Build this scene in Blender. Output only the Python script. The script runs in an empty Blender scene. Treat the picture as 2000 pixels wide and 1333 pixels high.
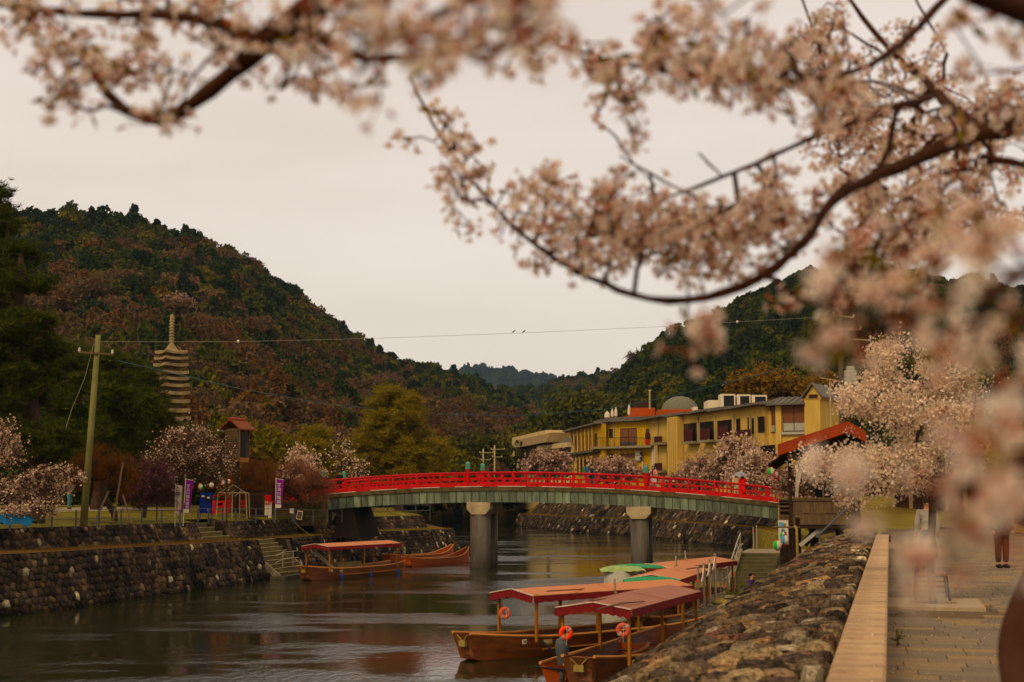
import bpy, math, random
import numpy as np
from mathutils import Vector, Matrix, Euler
C = bpy.context.scene
COL = C.collection
R = math.radians
rng = np.random.default_rng(7)
random.seed(7)

# ------------------------------------------------------------------ camera, world, sun, exposure
CAMZ = 4.7
FPX = 50.0 / 36.0 * 2000.0
PITCH = math.atan(303.5 / FPX)
cam_d = bpy.data.cameras.new('camera')
cam = bpy.data.objects.new('camera', cam_d)
COL.objects.link(cam)
cam.location = (0, 0, CAMZ)
cam.rotation_euler = (R(90) + PITCH, 0, 0)
cam_d.lens = 50.0
cam_d.sensor_width = 36.0
cam_d.clip_start = 0.1
cam_d.clip_end = 20000
cam_d.dof.use_dof = True
cam_d.dof.focus_distance = 80.0
cam_d.dof.aperture_fstop = 2.8
C.camera = cam

world = bpy.data.worlds.new('World')
C.world = world
world.use_nodes = True
wn, wl = world.node_tree.nodes, world.node_tree.links
wn.clear()
SUN_EL, SUN_AZ = 38, 212       # degrees; azimuth clockwise from +Y
sky = wn.new('ShaderNodeTexSky')
sky.sky_type = 'NISHITA'
sky.sun_disc = False
sky.sun_elevation = R(SUN_EL)
sky.sun_rotation = R(SUN_AZ)
bg1 = wn.new('ShaderNodeBackground'); bg1.inputs['Strength'].default_value = 0.02
wl.new(sky.outputs[0], bg1.inputs['Color'])
tc = wn.new('ShaderNodeTexCoord')
mp = wn.new('ShaderNodeMapping'); mp.inputs['Scale'].default_value = (1.5, 1.5, 6.0)
wl.new(tc.outputs['Generated'], mp.inputs[0])
nz = wn.new('ShaderNodeTexNoise'); nz.inputs['Scale'].default_value = 1.6; nz.inputs['Detail'].default_value = 5
wl.new(mp.outputs[0], nz.inputs[0])
rp = wn.new('ShaderNodeValToRGB')
rp.color_ramp.elements[0].position = 0.36; rp.color_ramp.elements[0].color = (0.75, 0.63, 0.525, 1)
rp.color_ramp.elements[1].position = 0.66; rp.color_ramp.elements[1].color = (0.85, 0.73, 0.63, 1)
wl.new(nz.outputs[0], rp.inputs[0])
sx_ = wn.new('ShaderNodeSeparateXYZ'); wl.new(tc.outputs['Generated'], sx_.inputs[0])
gr = wn.new('ShaderNodeMapRange'); gr.inputs['From Min'].default_value = .0; gr.inputs['From Max'].default_value = .35; wl.new(sx_.outputs['Z'], gr.inputs['Value'])
gc = wn.new('ShaderNodeValToRGB'); gc.color_ramp.elements[0].color = (.985, .95, .87, 1); gc.color_ramp.elements[1].color = (1.0, .985, .975, 1); wl.new(gr.outputs[0], gc.inputs[0])
gm = wn.new('ShaderNodeMixRGB'); gm.blend_type = 'MULTIPLY'; gm.inputs[0].default_value = 1; wl.new(rp.outputs[0], gm.inputs[1]); wl.new(gc.outputs[0], gm.inputs[2])
bg2 = wn.new('ShaderNodeBackground'); bg2.inputs['Strength'].default_value = 1.0
wl.new(gm.outputs[0], bg2.inputs['Color'])
adds = wn.new('ShaderNodeAddShader')
wo = wn.new('ShaderNodeOutputWorld')
wl.new(bg1.outputs[0], adds.inputs[0]); wl.new(bg2.outputs[0], adds.inputs[1]); wl.new(adds.outputs[0], wo.inputs[0])

sun_d = bpy.data.lights.new('sun', 'SUN')
sun_d.energy = 1.5
sun_d.angle = R(18)
sun_d.color = (1.0, 0.80, 0.52)
sun = bpy.data.objects.new('sun', sun_d)
COL.objects.link(sun)
sv = Vector((math.sin(R(SUN_AZ)) * math.cos(R(SUN_EL)), math.cos(R(SUN_AZ)) * math.cos(R(SUN_EL)), math.sin(R(SUN_EL))))
sun.rotation_euler = sv.to_track_quat('Z', 'Y').to_euler()

C.view_settings.view_transform = 'Standard'
C.view_settings.look = 'None'
C.view_settings.gamma = 1
C.view_settings.exposure = 0.0
C.render.engine = 'CYCLES'
C.cycles.use_denoising = True
C.cycles.max_bounces = 6
C.cycles.diffuse_bounces = 2
C.cycles.glossy_bounces = 3
C.cycles.transmission_bounces = 4
C.cycles.transparent_max_bounces = 12
C.cycles.volume_bounces = 0
C.cycles.sample_clamp_indirect = 4

# ------------------------------------------------------------------ geometry of the view (to place things where they stand)
CP, SP = math.cos(PITCH), math.sin(PITCH)
def ray(px, py):
    v = 666.5 - py
    return np.array([px - 1000.0, FPX * CP - v * SP, FPX * SP + v * CP])
def P(px, py, Y):
    r = ray(px, py)
    return np.array([0, 0, CAMZ]) + r * (Y / r[1])
def G(px, py, z=0.0):
    r = ray(px, py)
    return np.array([0, 0, CAMZ]) + r * ((z - CAMZ) / r[2])
DV = np.array([math.sin(R(14.79)), math.cos(R(14.79))])
RV = np.array([math.cos(R(14.79)), -math.sin(R(14.79))])
def W(a, b, z):          # promenade coordinates: a along it, b to the right of the wall line
    q = DV * a + RV * b
    return np.array([q[0], q[1], z])
PROM = -R(14.79)         # z-rotation that turns +Y onto the promenade direction

# ------------------------------------------------------------------ materials
MATS = {}
SAT = 1.24
def sat(c, s=None):  # also tints every base colour warm, in place of warmer light
    s = s or SAT; l = .3 * c[0] + .59 * c[1] + .11 * c[2]; c = tuple(max(.0015, l + (k - l) * s) for k in c); return (min(1, c[0] * 1.05), c[1] * .99, c[2] * .80)
def nmat(name):
    m = bpy.data.materials.new(name); m.use_nodes = True
    n = m.node_tree.nodes; l = m.node_tree.links
    return m, n, l, n['Principled BSDF']
def objrand(n, l):
    oi = n.new('ShaderNodeObjectInfo'); ge = n.new('ShaderNodeNewGeometry')
    a = n.new('ShaderNodeMath'); a.operation = 'ADD'
    l.new(oi.outputs['Random'], a.inputs[0]); l.new(ge.outputs['Random Per Island'], a.inputs[1])
    f = n.new('ShaderNodeMath'); f.operation = 'FRACT'
    l.new(a.outputs[0], f.inputs[0])
    return f.outputs[0]
def M(name, col, rough=0.7, metal=0.0, var=0.25, scale=6.0, bump=0.0, bscale=20.0, rand=0.0, spec=0.3, stretch=None, dirt=None):
    if name in MATS: return MATS[name]
    col = sat(col); dirt = sat(dirt) if dirt else None; spec = spec if spec > .35 else .12
    m, n, l, b = nmat(name)
    b.inputs['Roughness'].default_value = rough; b.inputs['Metallic'].default_value = metal
    b.inputs['Specular IOR Level'].default_value = spec
    t = n.new('ShaderNodeTexCoord'); mpg = n.new('ShaderNodeMapping')
    if stretch: mpg.inputs['Scale'].default_value = stretch
    l.new(t.outputs['Object'], mpg.inputs[0])
    nt = n.new('ShaderNodeTexNoise'); nt.inputs['Scale'].default_value = scale; nt.inputs['Detail'].default_value = 6; nt.inputs['Roughness'].default_value = 0.65
    l.new(mpg.outputs[0], nt.inputs[0])
    cr = n.new('ShaderNodeValToRGB'); e = cr.color_ramp.elements
    e[0].position = 0.3; e[1].position = 0.7
    lo = [c * (1 - var) for c in col]; hi = [min(1, c * (1 + var)) for c in col]
    if dirt: lo = dirt
    e[0].color = (*lo, 1); e[1].color = (*hi, 1)
    l.new(nt.outputs[0], cr.inputs[0])
    out = cr.outputs[0]
    if rand:
        hs = n.new('ShaderNodeHueSaturation'); mr = n.new('ShaderNodeMapRange')
        mr.inputs['To Min'].default_value = 1 - rand; mr.inputs['To Max'].default_value = 1 + rand
        l.new(objrand(n, l), mr.inputs['Value']); l.new(mr.outputs[0], hs.inputs['Value']); l.new(out, hs.inputs['Color'])
        out = hs.outputs[0]
    l.new(out, b.inputs['Base Color'])
    if bump:
        n2 = n.new('ShaderNodeTexNoise'); n2.inputs['Scale'].default_value = bscale; n2.inputs['Detail'].default_value = 5
        l.new(mpg.outputs[0], n2.inputs[0])
        bu = n.new('ShaderNodeBump'); bu.inputs['Strength'].default_value = bump; bu.inputs['Distance'].default_value = 0.03
        l.new(n2.outputs[0], bu.inputs['Height']); l.new(bu.outputs[0], b.inputs['Normal'])
    MATS[name] = m
    return m
def MR(name, stops, rough=0.9, vscale=8.0, vamt=0.35, bump=0.5, bscale=18.0, trans=0.0, spec=0.08, coord='Object', stain=0.0):
    """colour picked per piece (per island / per object) along a ramp, with mottling"""
    if name in MATS: return MATS[name]
    m, n, l, b = nmat(name)
    b.inputs['Roughness'].default_value = rough; b.inputs['Specular IOR Level'].default_value = spec
    cr = n.new('ShaderNodeValToRGB'); cr.color_ramp.interpolation = 'LINEAR'
    e = cr.color_ramp.elements
    while len(e) < len(stops): e.new(0.5)
    for k, (p, c) in enumerate(stops):
        e[k].position = p; e[k].color = (*sat(c), 1)
    l.new(objrand(n, l), cr.inputs[0])
    t = n.new('ShaderNodeTexCoord')
    nt = n.new('ShaderNodeTexNoise'); nt.inputs['Scale'].default_value = vscale; nt.inputs['Detail'].default_value = 6; nt.inputs['Roughness'].default_value = 0.7
    l.new(t.outputs[coord], nt.inputs[0])
    mr = n.new('ShaderNodeMapRange'); mr.inputs['From Min'].default_value = 0.3; mr.inputs['From Max'].default_value = 0.7
    mr.inputs['To Min'].default_value = 1 - vamt; mr.inputs['To Max'].default_value = 1 + vamt
    l.new(nt.outputs[0], mr.inputs['Value'])
    mx = n.new('ShaderNodeMixRGB'); mx.blend_type = 'MULTIPLY'; mx.inputs[0].default_value = 1
    l.new(cr.outputs[0], mx.inputs[1]); l.new(mr.outputs[0], mx.inputs[2])
    if stain:
        ge2 = n.new('ShaderNodeNewGeometry'); n3 = n.new('ShaderNodeTexNoise'); n3.inputs['Scale'].default_value = stain; n3.inputs['Detail'].default_value = 4
        l.new(ge2.outputs['Position'], n3.inputs[0]); c3 = n.new('ShaderNodeValToRGB'); c3.color_ramp.elements[0].position = .36; c3.color_ramp.elements[0].color = (.42, .44, .40, 1); c3.color_ramp.elements[1].position = .66; c3.color_ramp.elements[1].color = (1.5, 1.4, 1.2, 1)
        l.new(n3.outputs[0], c3.inputs[0]); m3 = n.new('ShaderNodeMixRGB'); m3.blend_type = 'MULTIPLY'; m3.inputs[0].default_value = 1; l.new(mx.outputs[0], m3.inputs[1]); l.new(c3.outputs[0], m3.inputs[2]); mx = m3
        sz = n.new('ShaderNodeSeparateXYZ'); l.new(ge2.outputs['Position'], sz.inputs[0]); az = n.new('ShaderNodeMath'); az.operation = 'MULTIPLY_ADD'; az.inputs[1].default_value = .5; l.new(n3.outputs[0], az.inputs[0]); l.new(sz.outputs['Z'], az.inputs[2])
        cz = n.new('ShaderNodeValToRGB'); cz.color_ramp.elements[0].position = .42; cz.color_ramp.elements[0].color = (.45, .47, .40, 1); cz.color_ramp.elements[1].position = .62; cz.color_ramp.elements[1].color = (1, 1, 1, 1); l.new(az.outputs[0], cz.inputs[0])
        m4 = n.new('ShaderNodeMixRGB'); m4.blend_type = 'MULTIPLY'; m4.inputs[0].default_value = 1; l.new(m3.outputs[0], m4.inputs[1]); l.new(cz.outputs[0], m4.inputs[2]); mx = m4
    l.new(mx.outputs[0], b.inputs['Base Color'])
    if bump:
        n2 = n.new('ShaderNodeTexNoise'); n2.inputs['Scale'].default_value = bscale; n2.inputs['Detail'].default_value = 6
        l.new(t.outputs[coord], n2.inputs[0])
        bu = n.new('ShaderNodeBump'); bu.inputs['Strength'].default_value = bump; bu.inputs['Distance'].default_value = 0.04
        l.new(n2.outputs[0], bu.inputs['Height']); l.new(bu.outputs[0], b.inputs['Normal'])
    if trans:
        tr = n.new('ShaderNodeBsdfTranslucent'); l.new(mx.outputs[0], tr.inputs[0])
        ms = n.new('ShaderNodeMixShader'); ms.inputs[0].default_value = trans
        l.new(b.outputs[0], ms.inputs[1]); l.new(tr.outputs[0], ms.inputs[2])
        l.new(ms.outputs[0], n['Material Output'].inputs[0])
    MATS[name] = m
    return m

# ------------------------------------------------------------------ object helpers
def tagset(o, label=None, cat=None, group=None, kind=None):
    if label: o['label'] = label
    if cat: o['category'] = cat
    if group: o['group'] = group
    if kind: o['kind'] = kind
    elif cat: o['kind'] = 'thing'
    return o
def thing(name, label, cat, loc=(0, 0, 0), rz=0.0, group=None):
    o = bpy.data.objects.new(name, None); COL.objects.link(o)
    o.empty_display_size = 0.2
    o.location = [float(c) for c in loc]; o.rotation_euler = (0, 0, rz)
    return tagset(o, label, cat, group)
def link(name, me, mat=None, parent=None, loc=None, rot=None, scale=None):
    o = bpy.data.objects.new(name, me); COL.objects.link(o)
    if mat is not None and not me.materials: me.materials.append(mat)
    if parent: o.parent = parent
    if loc is not None: o.location = [float(c) for c in loc]
    if rot is not None: o.rotation_euler = rot
    if scale is not None: o.scale = scale
    return o
def children(o): return [c for c in bpy.data.objects if c.parent == o]
def copy_tree(o, parent=None, kids=None):
    if kids is None:
        kids = {}
        for c in COL.objects:
            if c.parent: kids.setdefault(c.parent.name, []).append(c)
    c = o.copy(); COL.objects.link(c); c.parent = parent
    for ch in kids.get(o.name, []): copy_tree(ch, c, kids)
    return c
def npmesh(name, v, f, smooth=False):
    """v (n,3), f list/array of equal-length faces or list of tuples"""
    me = bpy.data.meshes.new(name)
    v = np.asarray(v, dtype=np.float32)
    if isinstance(f, np.ndarray):
        k = f.shape[1]
        me.vertices.add(len(v)); me.vertices.foreach_set('co', v.ravel())
        me.loops.add(f.size); me.loops.foreach_set('vertex_index', f.ravel().astype(np.int32))
        me.polygons.add(len(f)); me.polygons.foreach_set('loop_start', np.arange(0, f.size, k, dtype=np.int32))
        me.polygons.foreach_set('loop_total', np.full(len(f), k, dtype=np.int32))
        me.update(calc_edges=True)
    else:
        me.from_pydata([tuple(map(float, p)) for p in v], [], f)
        me.update()
    if smooth: me.polygons.foreach_set('use_smooth', [True] * len(me.polygons))
    return me

class MB:
    def __init__(s): s.v = []; s.f = []
    def add(s, v, f):
        o = len(s.v); s.v += [tuple(map(float, p)) for p in v]; s.f += [tuple(i + o for i in q) for q in f]; return s
    def box(s, c, size, rz=0.0, M_=None):
        hx, hy, hz = [k / 2 for k in size]
        v = [Vector((x * hx, y * hy, z * hz)) for x in (-1, 1) for y in (-1, 1) for z in (-1, 1)]
        m = Matrix.Rotation(rz, 4, 'Z') if M_ is None else M_
        v = [m @ p + Vector([float(q) for q in c]) for p in v]
        return s.add(v, [(0, 1, 3, 2), (4, 6, 7, 5), (0, 4, 5, 1), (2, 3, 7, 6), (0, 2, 6, 4), (1, 5, 7, 3)])
    def bar(s, a, b, w, h=None, up=(0, 0, 1)):
        """rectangular bar from a to b, w wide, h high"""
        a = Vector([float(q) for q in a]); b = Vector([float(q) for q in b]); h = h or w
        d = (b - a).normalized(); u = Vector(up)
        sd = d.cross(u)
        if sd.length < 1e-4: sd = d.cross(Vector((0, 1, 0)))
        sd.normalize(); u = sd.cross(d)
        v = [p + sd * (x * w / 2) + u * (z * h / 2) for p in (a, b) for x, z in ((-1, -1), (1, -1), (1, 1), (-1, 1))]
        return s.add(v, [(0, 1, 2, 3), (7, 6, 5, 4), (0, 4, 5, 1), (1, 5, 6, 2), (2, 6, 7, 3), (3, 7, 4, 0)])
    def tube(s, pts, rad, n=8, cap=True):
        pts = [Vector([float(q) for q in p]) for p in pts]
        if not hasattr(rad, '__len__'): rad = [rad] * len(pts)
        rings = []; prev = None
        for i, p in enumerate(pts):
            d = (pts[min(i + 1, len(pts) - 1)] - pts[max(i - 1, 0)])
            if d.length < 1e-9: d = Vector((0, 0, 1))
            d.normalize()
            if prev is None:
                a = d.cross(Vector((0, 0, 1)))
                if a.length < 1e-3: a = d.cross(Vector((0, 1, 0)))
            else: a = prev - d * prev.dot(d)
            a.normalize(); prev = a; b = d.cross(a)
            rings.append([p + (a * math.cos(2 * math.pi * k / n) + b * math.sin(2 * math.pi * k / n)) * rad[i] for k in range(n)])
        v = [q for r_ in rings for q in r_]; f = []
        for i in range(len(pts) - 1):
            for k in range(n):
                f.append((i * n + k, i * n + (k + 1) % n, (i + 1) * n + (k + 1) % n, (i + 1) * n + k))
        if cap: f.append(tuple(range(n - 1, -1, -1))); f.append(tuple((len(pts) - 1) * n + k for k in range(n)))
        return s.add(v, f)
    def lathe(s, prof, n=12, c=(0, 0, 0)):
        return s.tube([(c[0], c[1], c[2] + z) for r_, z in prof], [max(r_, 1e-4) for r_, z in prof], n)
    def prism(s, poly, z0, z1):
        n = len(poly)
        v = [(p[0], p[1], z0) for p in poly] + [(p[0], p[1], z1) for p in poly]
        return s.add(v, [tuple(range(n - 1, -1, -1)), tuple(range(n, 2 * n))] + [(k, (k + 1) % n, n + (k + 1) % n, n + k) for k in range(n)])
    def quad(s, a, b, c, d): return s.add([a, b, c, d], [(0, 1, 2, 3)])
    def strip(s, rows):
        """grid of points rows[i][j]"""
        nr, nc = len(rows), len(rows[0])
        return s.add([p for r_ in rows for p in r_], [(i * nc + j, i * nc + j + 1, (i + 1) * nc + j + 1, (i + 1) * nc + j) for i in range(nr - 1) for j in range(nc - 1)])
    def build(s, name, mat, parent=None, smooth=False, bevel=0, loc=None):
        me = bpy.data.meshes.new(name); me.from_pydata(s.v, [], s.f); me.update()
        if smooth: me.polygons.foreach_set('use_smooth', [True] * len(me.polygons))
        o = link(name, me, mat, parent, loc)
        if bevel:
            b = o.modifiers.new('bevel', 'BEVEL'); b.width = bevel; b.segments = 1; b.limit_method = 'ANGLE'
        return o

def rand_rot(n, r_=rng):
    q = r_.normal(size=(n, 4)); q /= np.linalg.norm(q, axis=1)[:, None]
    w, x, y, z = q.T
    return np.stack([np.stack([1 - 2 * (y * y + z * z), 2 * (x * y - z * w), 2 * (x * z + y * w)], 1),
                     np.stack([2 * (x * y + z * w), 1 - 2 * (x * x + z * z), 2 * (y * z - x * w)], 1),
                     np.stack([2 * (x * z - y * w), 2 * (y * z + x * w), 1 - 2 * (x * x + y * y)], 1)], 1)
def scatter(tv, tf, pts, scale, rot=None):
    """copies of a template (tv verts, tf tri/quad faces) at pts, as arrays for one mesh"""
    n = len(pts); tv = np.asarray(tv, float); tf = np.asarray(tf)
    if rot is None: rot = rand_rot(n)
    sc = np.broadcast_to(np.asarray(scale, float).reshape(-1, 1, 1) if np.ndim(scale) else scale, (n, 1, 1))
    v = np.einsum('nij,mj->nmi', rot, tv) * sc + pts[:, None, :]
    f = tf[None] + (np.arange(n) * len(tv))[:, None, None]
    return v.reshape(-1, 3), f.reshape(-1, tf.shape[1])
T_LEAF = (np.array([[-.5, -.28, 0], [.5, -.28, .1], [.5, .28, 0], [-.5, .28, .1]]), np.array([[0, 1, 2, 3]]))
T_LEAF3 = (np.array([[-.6, 0, 0], [0, -.35, .15], [.6, 0, 0], [0, .35, -.1]]), np.array([[0, 1, 2], [0, 2, 3]]))
def t_tuft(k=9, w=.05, seed=1, up=.4):
    r_ = np.random.default_rng(seed); v = []; f = []
    for i in range(k):
        d = r_.normal(size=3); d[2] = abs(d[2]) + up; d /= np.linalg.norm(d)
        s = np.cross(d, r_.normal(size=3)); s /= np.linalg.norm(s)
        o = len(v); v += [-s * w, s * w, d]; f.append([o, o + 1, o + 2])
    return np.array(v), np.array(f)
def t_flower(pet=5, cup=.25, notch=False):
    v = [[0, 0, 0]]; f = []
    for k in range(pet):
        a = 2 * math.pi * k / pet
        o = len(v)
        for da, rr, z in ((-.5, .34, .1), (-.42, .85, cup), (0, 1.0, cup * 1.25), (.42, .85, cup), (.5, .34, .1)):
            v.append([rr * math.cos(a + da), rr * math.sin(a + da), z])
        f += [[0, o, o + 1], [0, o + 1, o + 2], [0, o + 2, o + 3], [0, o + 3, o + 4]]
    return np.array(v, float), np.array(f)
def t_disc(k=6):
    v = [[0, 0, -.25]] + [[math.cos(2 * math.pi * i / k), math.sin(2 * math.pi * i / k), .12 * (-1) ** i] for i in range(k)]
    return np.array(v), np.array([[0, 1 + i, 1 + (i + 1) % k] for i in range(k)])

# ------------------------------------------------------------------ plain materials
STONE = [(0, (.020, .016, .015)), (.3, (.038, .030, .028)), (.55, (.055, .042, .036)), (.75, (.068, .050, .036)), (.88, (.10, .068, .042)), (.955, (.14, .11, .085)), (1, (.50, .44, .36))]
m_stone = MR('wall_stone', STONE, rough=.95, vscale=7, vamt=.7, bump=.9, bscale=14, stain=.55)
m_stone_big = MR('embankment_stone', [(0, (.035, .027, .023)), (.25, (.065, .048, .04)), (.45, (.095, .072, .056)), (.58, (.17, .13, .095)), (.66, (.12, .062, .046)), (.78, (.22, .175, .12)), (.86, (.21, .125, .065)), (.94, (.20, .17, .135)), (1, (.38, .33, .27))], rough=.95, vscale=16, vamt=1.25, bump=1.0, bscale=34, stain=.9)
m_dirt = M('joint_earth', (.02, .015, .011), .95, var=.4)
m_concrete = M('weathered_concrete', (.26, .22, .15), .9, var=.25, scale=3, bump=.3, bscale=30, dirt=(.12, .10, .065))
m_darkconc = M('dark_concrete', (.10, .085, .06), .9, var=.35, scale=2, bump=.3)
m_grass = M('lawn_earth', (.15, .125, .022), .95, var=.4, scale=.5, bump=.6, bscale=6, dirt=(.05, .05, .014))
m_dry = M('dry_terrace_earth', (.15, .08, .03), .95, var=.3, scale=.6, bump=.6, bscale=6, dirt=(.05, .035, .016))
m_drygrass = M('dry_grass_earth', (.19, .135, .03), .95, var=.3, scale=.7, bump=.6, bscale=6, dirt=(.09, .08, .02))
m_path = M('gravel_path', (.33, .27, .19), .95, var=.15, scale=3, bump=.3)
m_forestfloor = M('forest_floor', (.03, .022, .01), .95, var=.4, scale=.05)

# ------------------------------------------------------------------ masonry: irregular fitted stones on a surface
def clip_cell(poly, a, b):
    """part of poly nearer to a than to b"""
    mx, my = (a[0] + b[0]) / 2, (a[1] + b[1]) / 2; nx, ny = b[0] - a[0], b[1] - a[1]
    out = []
    for i in range(len(poly)):
        p, q = poly[i], poly[(i + 1) % len(poly)]
        dp = (p[0] - mx) * nx + (p[1] - my) * ny; dq = (q[0] - mx) * nx + (q[1] - my) * ny
        if dp <= 0: out.append(p)
        if dp * dq < 0:
            t = dp / (dp - dq); out.append((p[0] + (q[0] - p[0]) * t, p[1] + (q[1] - p[1]) * t))
    return out
def cells(ul, vl, cu, cv, jit, shear, r_):
    nu, nv = max(1, int(round(ul / cu))), max(1, int(round(vl / cv)))
    su, sv_ = ul / nu, vl / nv
    pts = {}
    for j in range(-1, nv + 1):
        for i in range(-1, nu + 1):
            pts[i, j] = ((i + .5 + (.5 if j % 2 else 0) + r_.uniform(-jit, jit)) * su + shear * j * sv_, (j + .5 + r_.uniform(-jit, jit)) * sv_)
    for j in range(nv):
        for i in range(nu):
            s = pts[i, j]; poly = [(s[0] - 2 * su, s[1] - 2 * sv_), (s[0] + 2 * su, s[1] - 2 * sv_), (s[0] + 2 * su, s[1] + 2 * sv_), (s[0] - 2 * su, s[1] + 2 * sv_)]
            for dj in (-1, 0, 1):
                for di in (-2, -1, 0, 1, 2):
                    if (di or dj) and (i + di, j + dj) in pts: poly = clip_cell(poly, s, pts[i + di, j + dj])
            poly = [(min(max(p[0], 0), ul), min(max(p[1], 0), vl)) for p in poly]
            if len(poly) >= 3: yield s, poly
def stone_geo(poly, s, fmap, depth, r_):
    """domed stone over a cell polygon; fmap(u, v, h) -> world point"""
    n = len(poly); cx = sum(p[0] for p in poly) / n; cy = sum(p[1] for p in poly) / n
    h = depth * r_.uniform(.5, 1.5); tu, tv_ = r_.uniform(-.35, .35, 2) * depth
    ext = max(abs(p[0] - cx) + abs(p[1] - cy) for p in poly) + 1e-6
    v = []
    for k, (sh, hh) in enumerate(((.94, -depth * .6), (.93, .35 * h), (.72, .85 * h))):
        for p in poly:
            q = (cx + (p[0] - cx) * sh, cy + (p[1] - cy) * sh)
            v.append(fmap(q[0], q[1], hh + (tu * (q[0] - cx) + tv_ * (q[1] - cy)) / ext + (r_.uniform(-.22, .22) * h if k else 0)))
    v.append(fmap(cx, cy, h))
    f = [(k * n + i, k * n + (i + 1) % n, (k + 1) * n + (i + 1) % n, (k + 1) * n + i) for k in range(2) for i in range(n)]
    f += [(2 * n + i, 2 * n + (i + 1) % n, 3 * n) for i in range(n)]
    return v, f
def in_frame(p, m=60):
    x, y, z = p[0], p[1], p[2] - CAMZ
    d = y * CP + z * SP
    if d < .5: return False
    px = 1000 + FPX * x / d; py = 666.5 - FPX * (-y * SP + z * CP) / d
    return -m < px < 2000 + m and -m < py < 1333 + m
def masonry(parent, ul, vl, cu, cv, fmap, mat, depth=.06, jit=.33, shear=0.0, nparts=300, seed=1, name='stone', rough=False):
    r_ = np.random.default_rng(seed); allc = []
    for s, poly in cells(ul, vl, cu, cv, jit, shear, r_):
        us = [p[0] for p in poly]
        if max(us) - min(us) < .3 * cu: continue
        c = fmap(sum(us) / len(us), sum(p[1] for p in poly) / len(poly), 0)
        v, f = stone_geo(poly, s, fmap, depth, r_)
        vis = in_frame(c)
        allc.append(((0 if vis else 1), np.linalg.norm(np.array(c) - [0, 0, CAMZ]), v, f, c))
    allc.sort(key=lambda t: (t[0], t[1]))
    n = 0
    rest = MB()
    for vis, d, v, f, c in allc:
        if n < nparts and vis == 0:
            me = bpy.data.meshes.new(name); me.from_pydata([tuple(np.array(p, float) - c) for p in v], [], f); me.update()
            me.polygons.foreach_set('use_smooth', [not rough] * len(f))
            link(name, me, mat, parent, c); n += 1
        elif vis == 0 or d < 70: rest.add(v, f)
    if rest.v:
        o = rest.build(name + '_facing', mat, parent, smooth=not rough); o['kind'] = 'stuff'
def poly_eval(pts):
    pts = [np.array(p, float) for p in pts]; L = [0]
    for a, b in zip(pts, pts[1:]): L.append(L[-1] + np.linalg.norm(b[:2] - a[:2]))
    def at(u):
        u = min(max(u, 0), L[-1])
        k = min(np.searchsorted(L, u, 'right') - 1, len(pts) - 2); k = max(k, 0)
        return pts[k] + (pts[k + 1] - pts[k]) * ((u - L[k]) / (L[k + 1] - L[k]))
    return at, L[-1]
def wall_map(bot, top):
    """returns fmap, ul, vl for a ruled face between two polylines"""
    ab, Lb = poly_eval(bot); at, Lt = poly_eval(top)
    vl = float(np.linalg.norm(at(Lt / 2) - ab(Lb / 2)))
    def fmap(u, v, h):
        a = ab(u); b = at(u / Lb * Lt); p = a + (b - a) * (v / vl)
        a2 = ab(min(u + .5, Lb)); a1 = ab(max(u - .5, 0)); t = a2 - a1
        n = np.cross(t, b - a); n /= (np.linalg.norm(n) + 1e-9)
        return p + n * h * SIGN[0]
    return fmap, Lb, vl
SIGN = [1]
def stone_wall(label, bot, top, cell, seed, shear=0.0, sign=1, depth=.06, mat=None, nparts=300, aspect=.85, name='stone_wall', cat='stone wall', loc=None, back=2.0):
    t = thing(name, label, cat)
    SIGN[0] = sign
    fmap, ul, vl = wall_map(bot, top)
    m = MB(); n = max(2, int(ul / 2))
    us = np.linspace(0, ul, n + 1)
    front = [[fmap(u, 0, -.04), fmap(u, vl, -.04)] for u in us]
    rear = []
    for (p, q), u in zip(front, us):
        nrm = fmap(u, vl, -1) - fmap(u, vl, 0); nrm[2] = 0; nrm /= np.linalg.norm(nrm)
        rear.append([q + nrm * .6 + [0, 0, -.02], np.array([q[0], q[1], p[2]]) + nrm * .6])
    m.strip([[a, b, c, d] for (a, b), (c, d) in zip(front, rear)])
    m.add(list(front[0]) + list(rear[0]), [(0, 1, 2, 3)]); m.add(list(front[-1]) + list(rear[-1]), [(3, 2, 1, 0)])
    m.build('earth_core', m_dirt, t)
    masonry(t, ul, vl, cell, cell * aspect, fmap, mat or m_stone, depth=depth, shear=shear, seed=seed, nparts=nparts)
    return t

# ------------------------------------------------------------------ river, ground, banks
def v3(p, z): return np.array([p[0], p[1], z])
gp = MB(); gp.quad((-6000, -3000, -1.2), (6000, -3000, -1.2), (6000, 9000, -1.2), (-6000, 9000, -1.2))
tagset(gp.build('ground', m_forestfloor), kind='structure')

mw, n_, l_, b_ = nmat('river_water')
b_.inputs['Base Color'].default_value = (.016, .017, .004, 1); b_.inputs['Roughness'].default_value = .06; b_.inputs['IOR'].default_value = 1.33
b_.inputs['Specular IOR Level'].default_value = .5
tcn = n_.new('ShaderNodeTexCoord')
def wnoise(sc, scale, det):
    mpn = n_.new('ShaderNodeMapping'); mpn.inputs['Scale'].default_value = sc
    mpn.inputs['Rotation'].default_value = (0, 0, R(-12))
    nn = n_.new('ShaderNodeTexNoise'); nn.inputs['Scale'].default_value = scale; nn.inputs['Detail'].default_value = det; nn.inputs['Roughness'].default_value = .6
    l_.new(tcn.outputs['Object'], mpn.inputs[0]); l_.new(mpn.outputs[0], nn.inputs[0]); return nn
w1 = wnoise((1.0, .6, 1), 8.5, 3); w2 = wnoise((1, .45, 1), 3.6, 4); wp = wnoise((.45, 1.0, 1), .16, 5)
ad = n_.new('ShaderNodeMath'); ad.operation = 'MULTIPLY_ADD'; ad.inputs[1].default_value = 2.2
l_.new(w2.outputs[0], ad.inputs[0]); l_.new(w1.outputs[0], ad.inputs[2])
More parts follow.
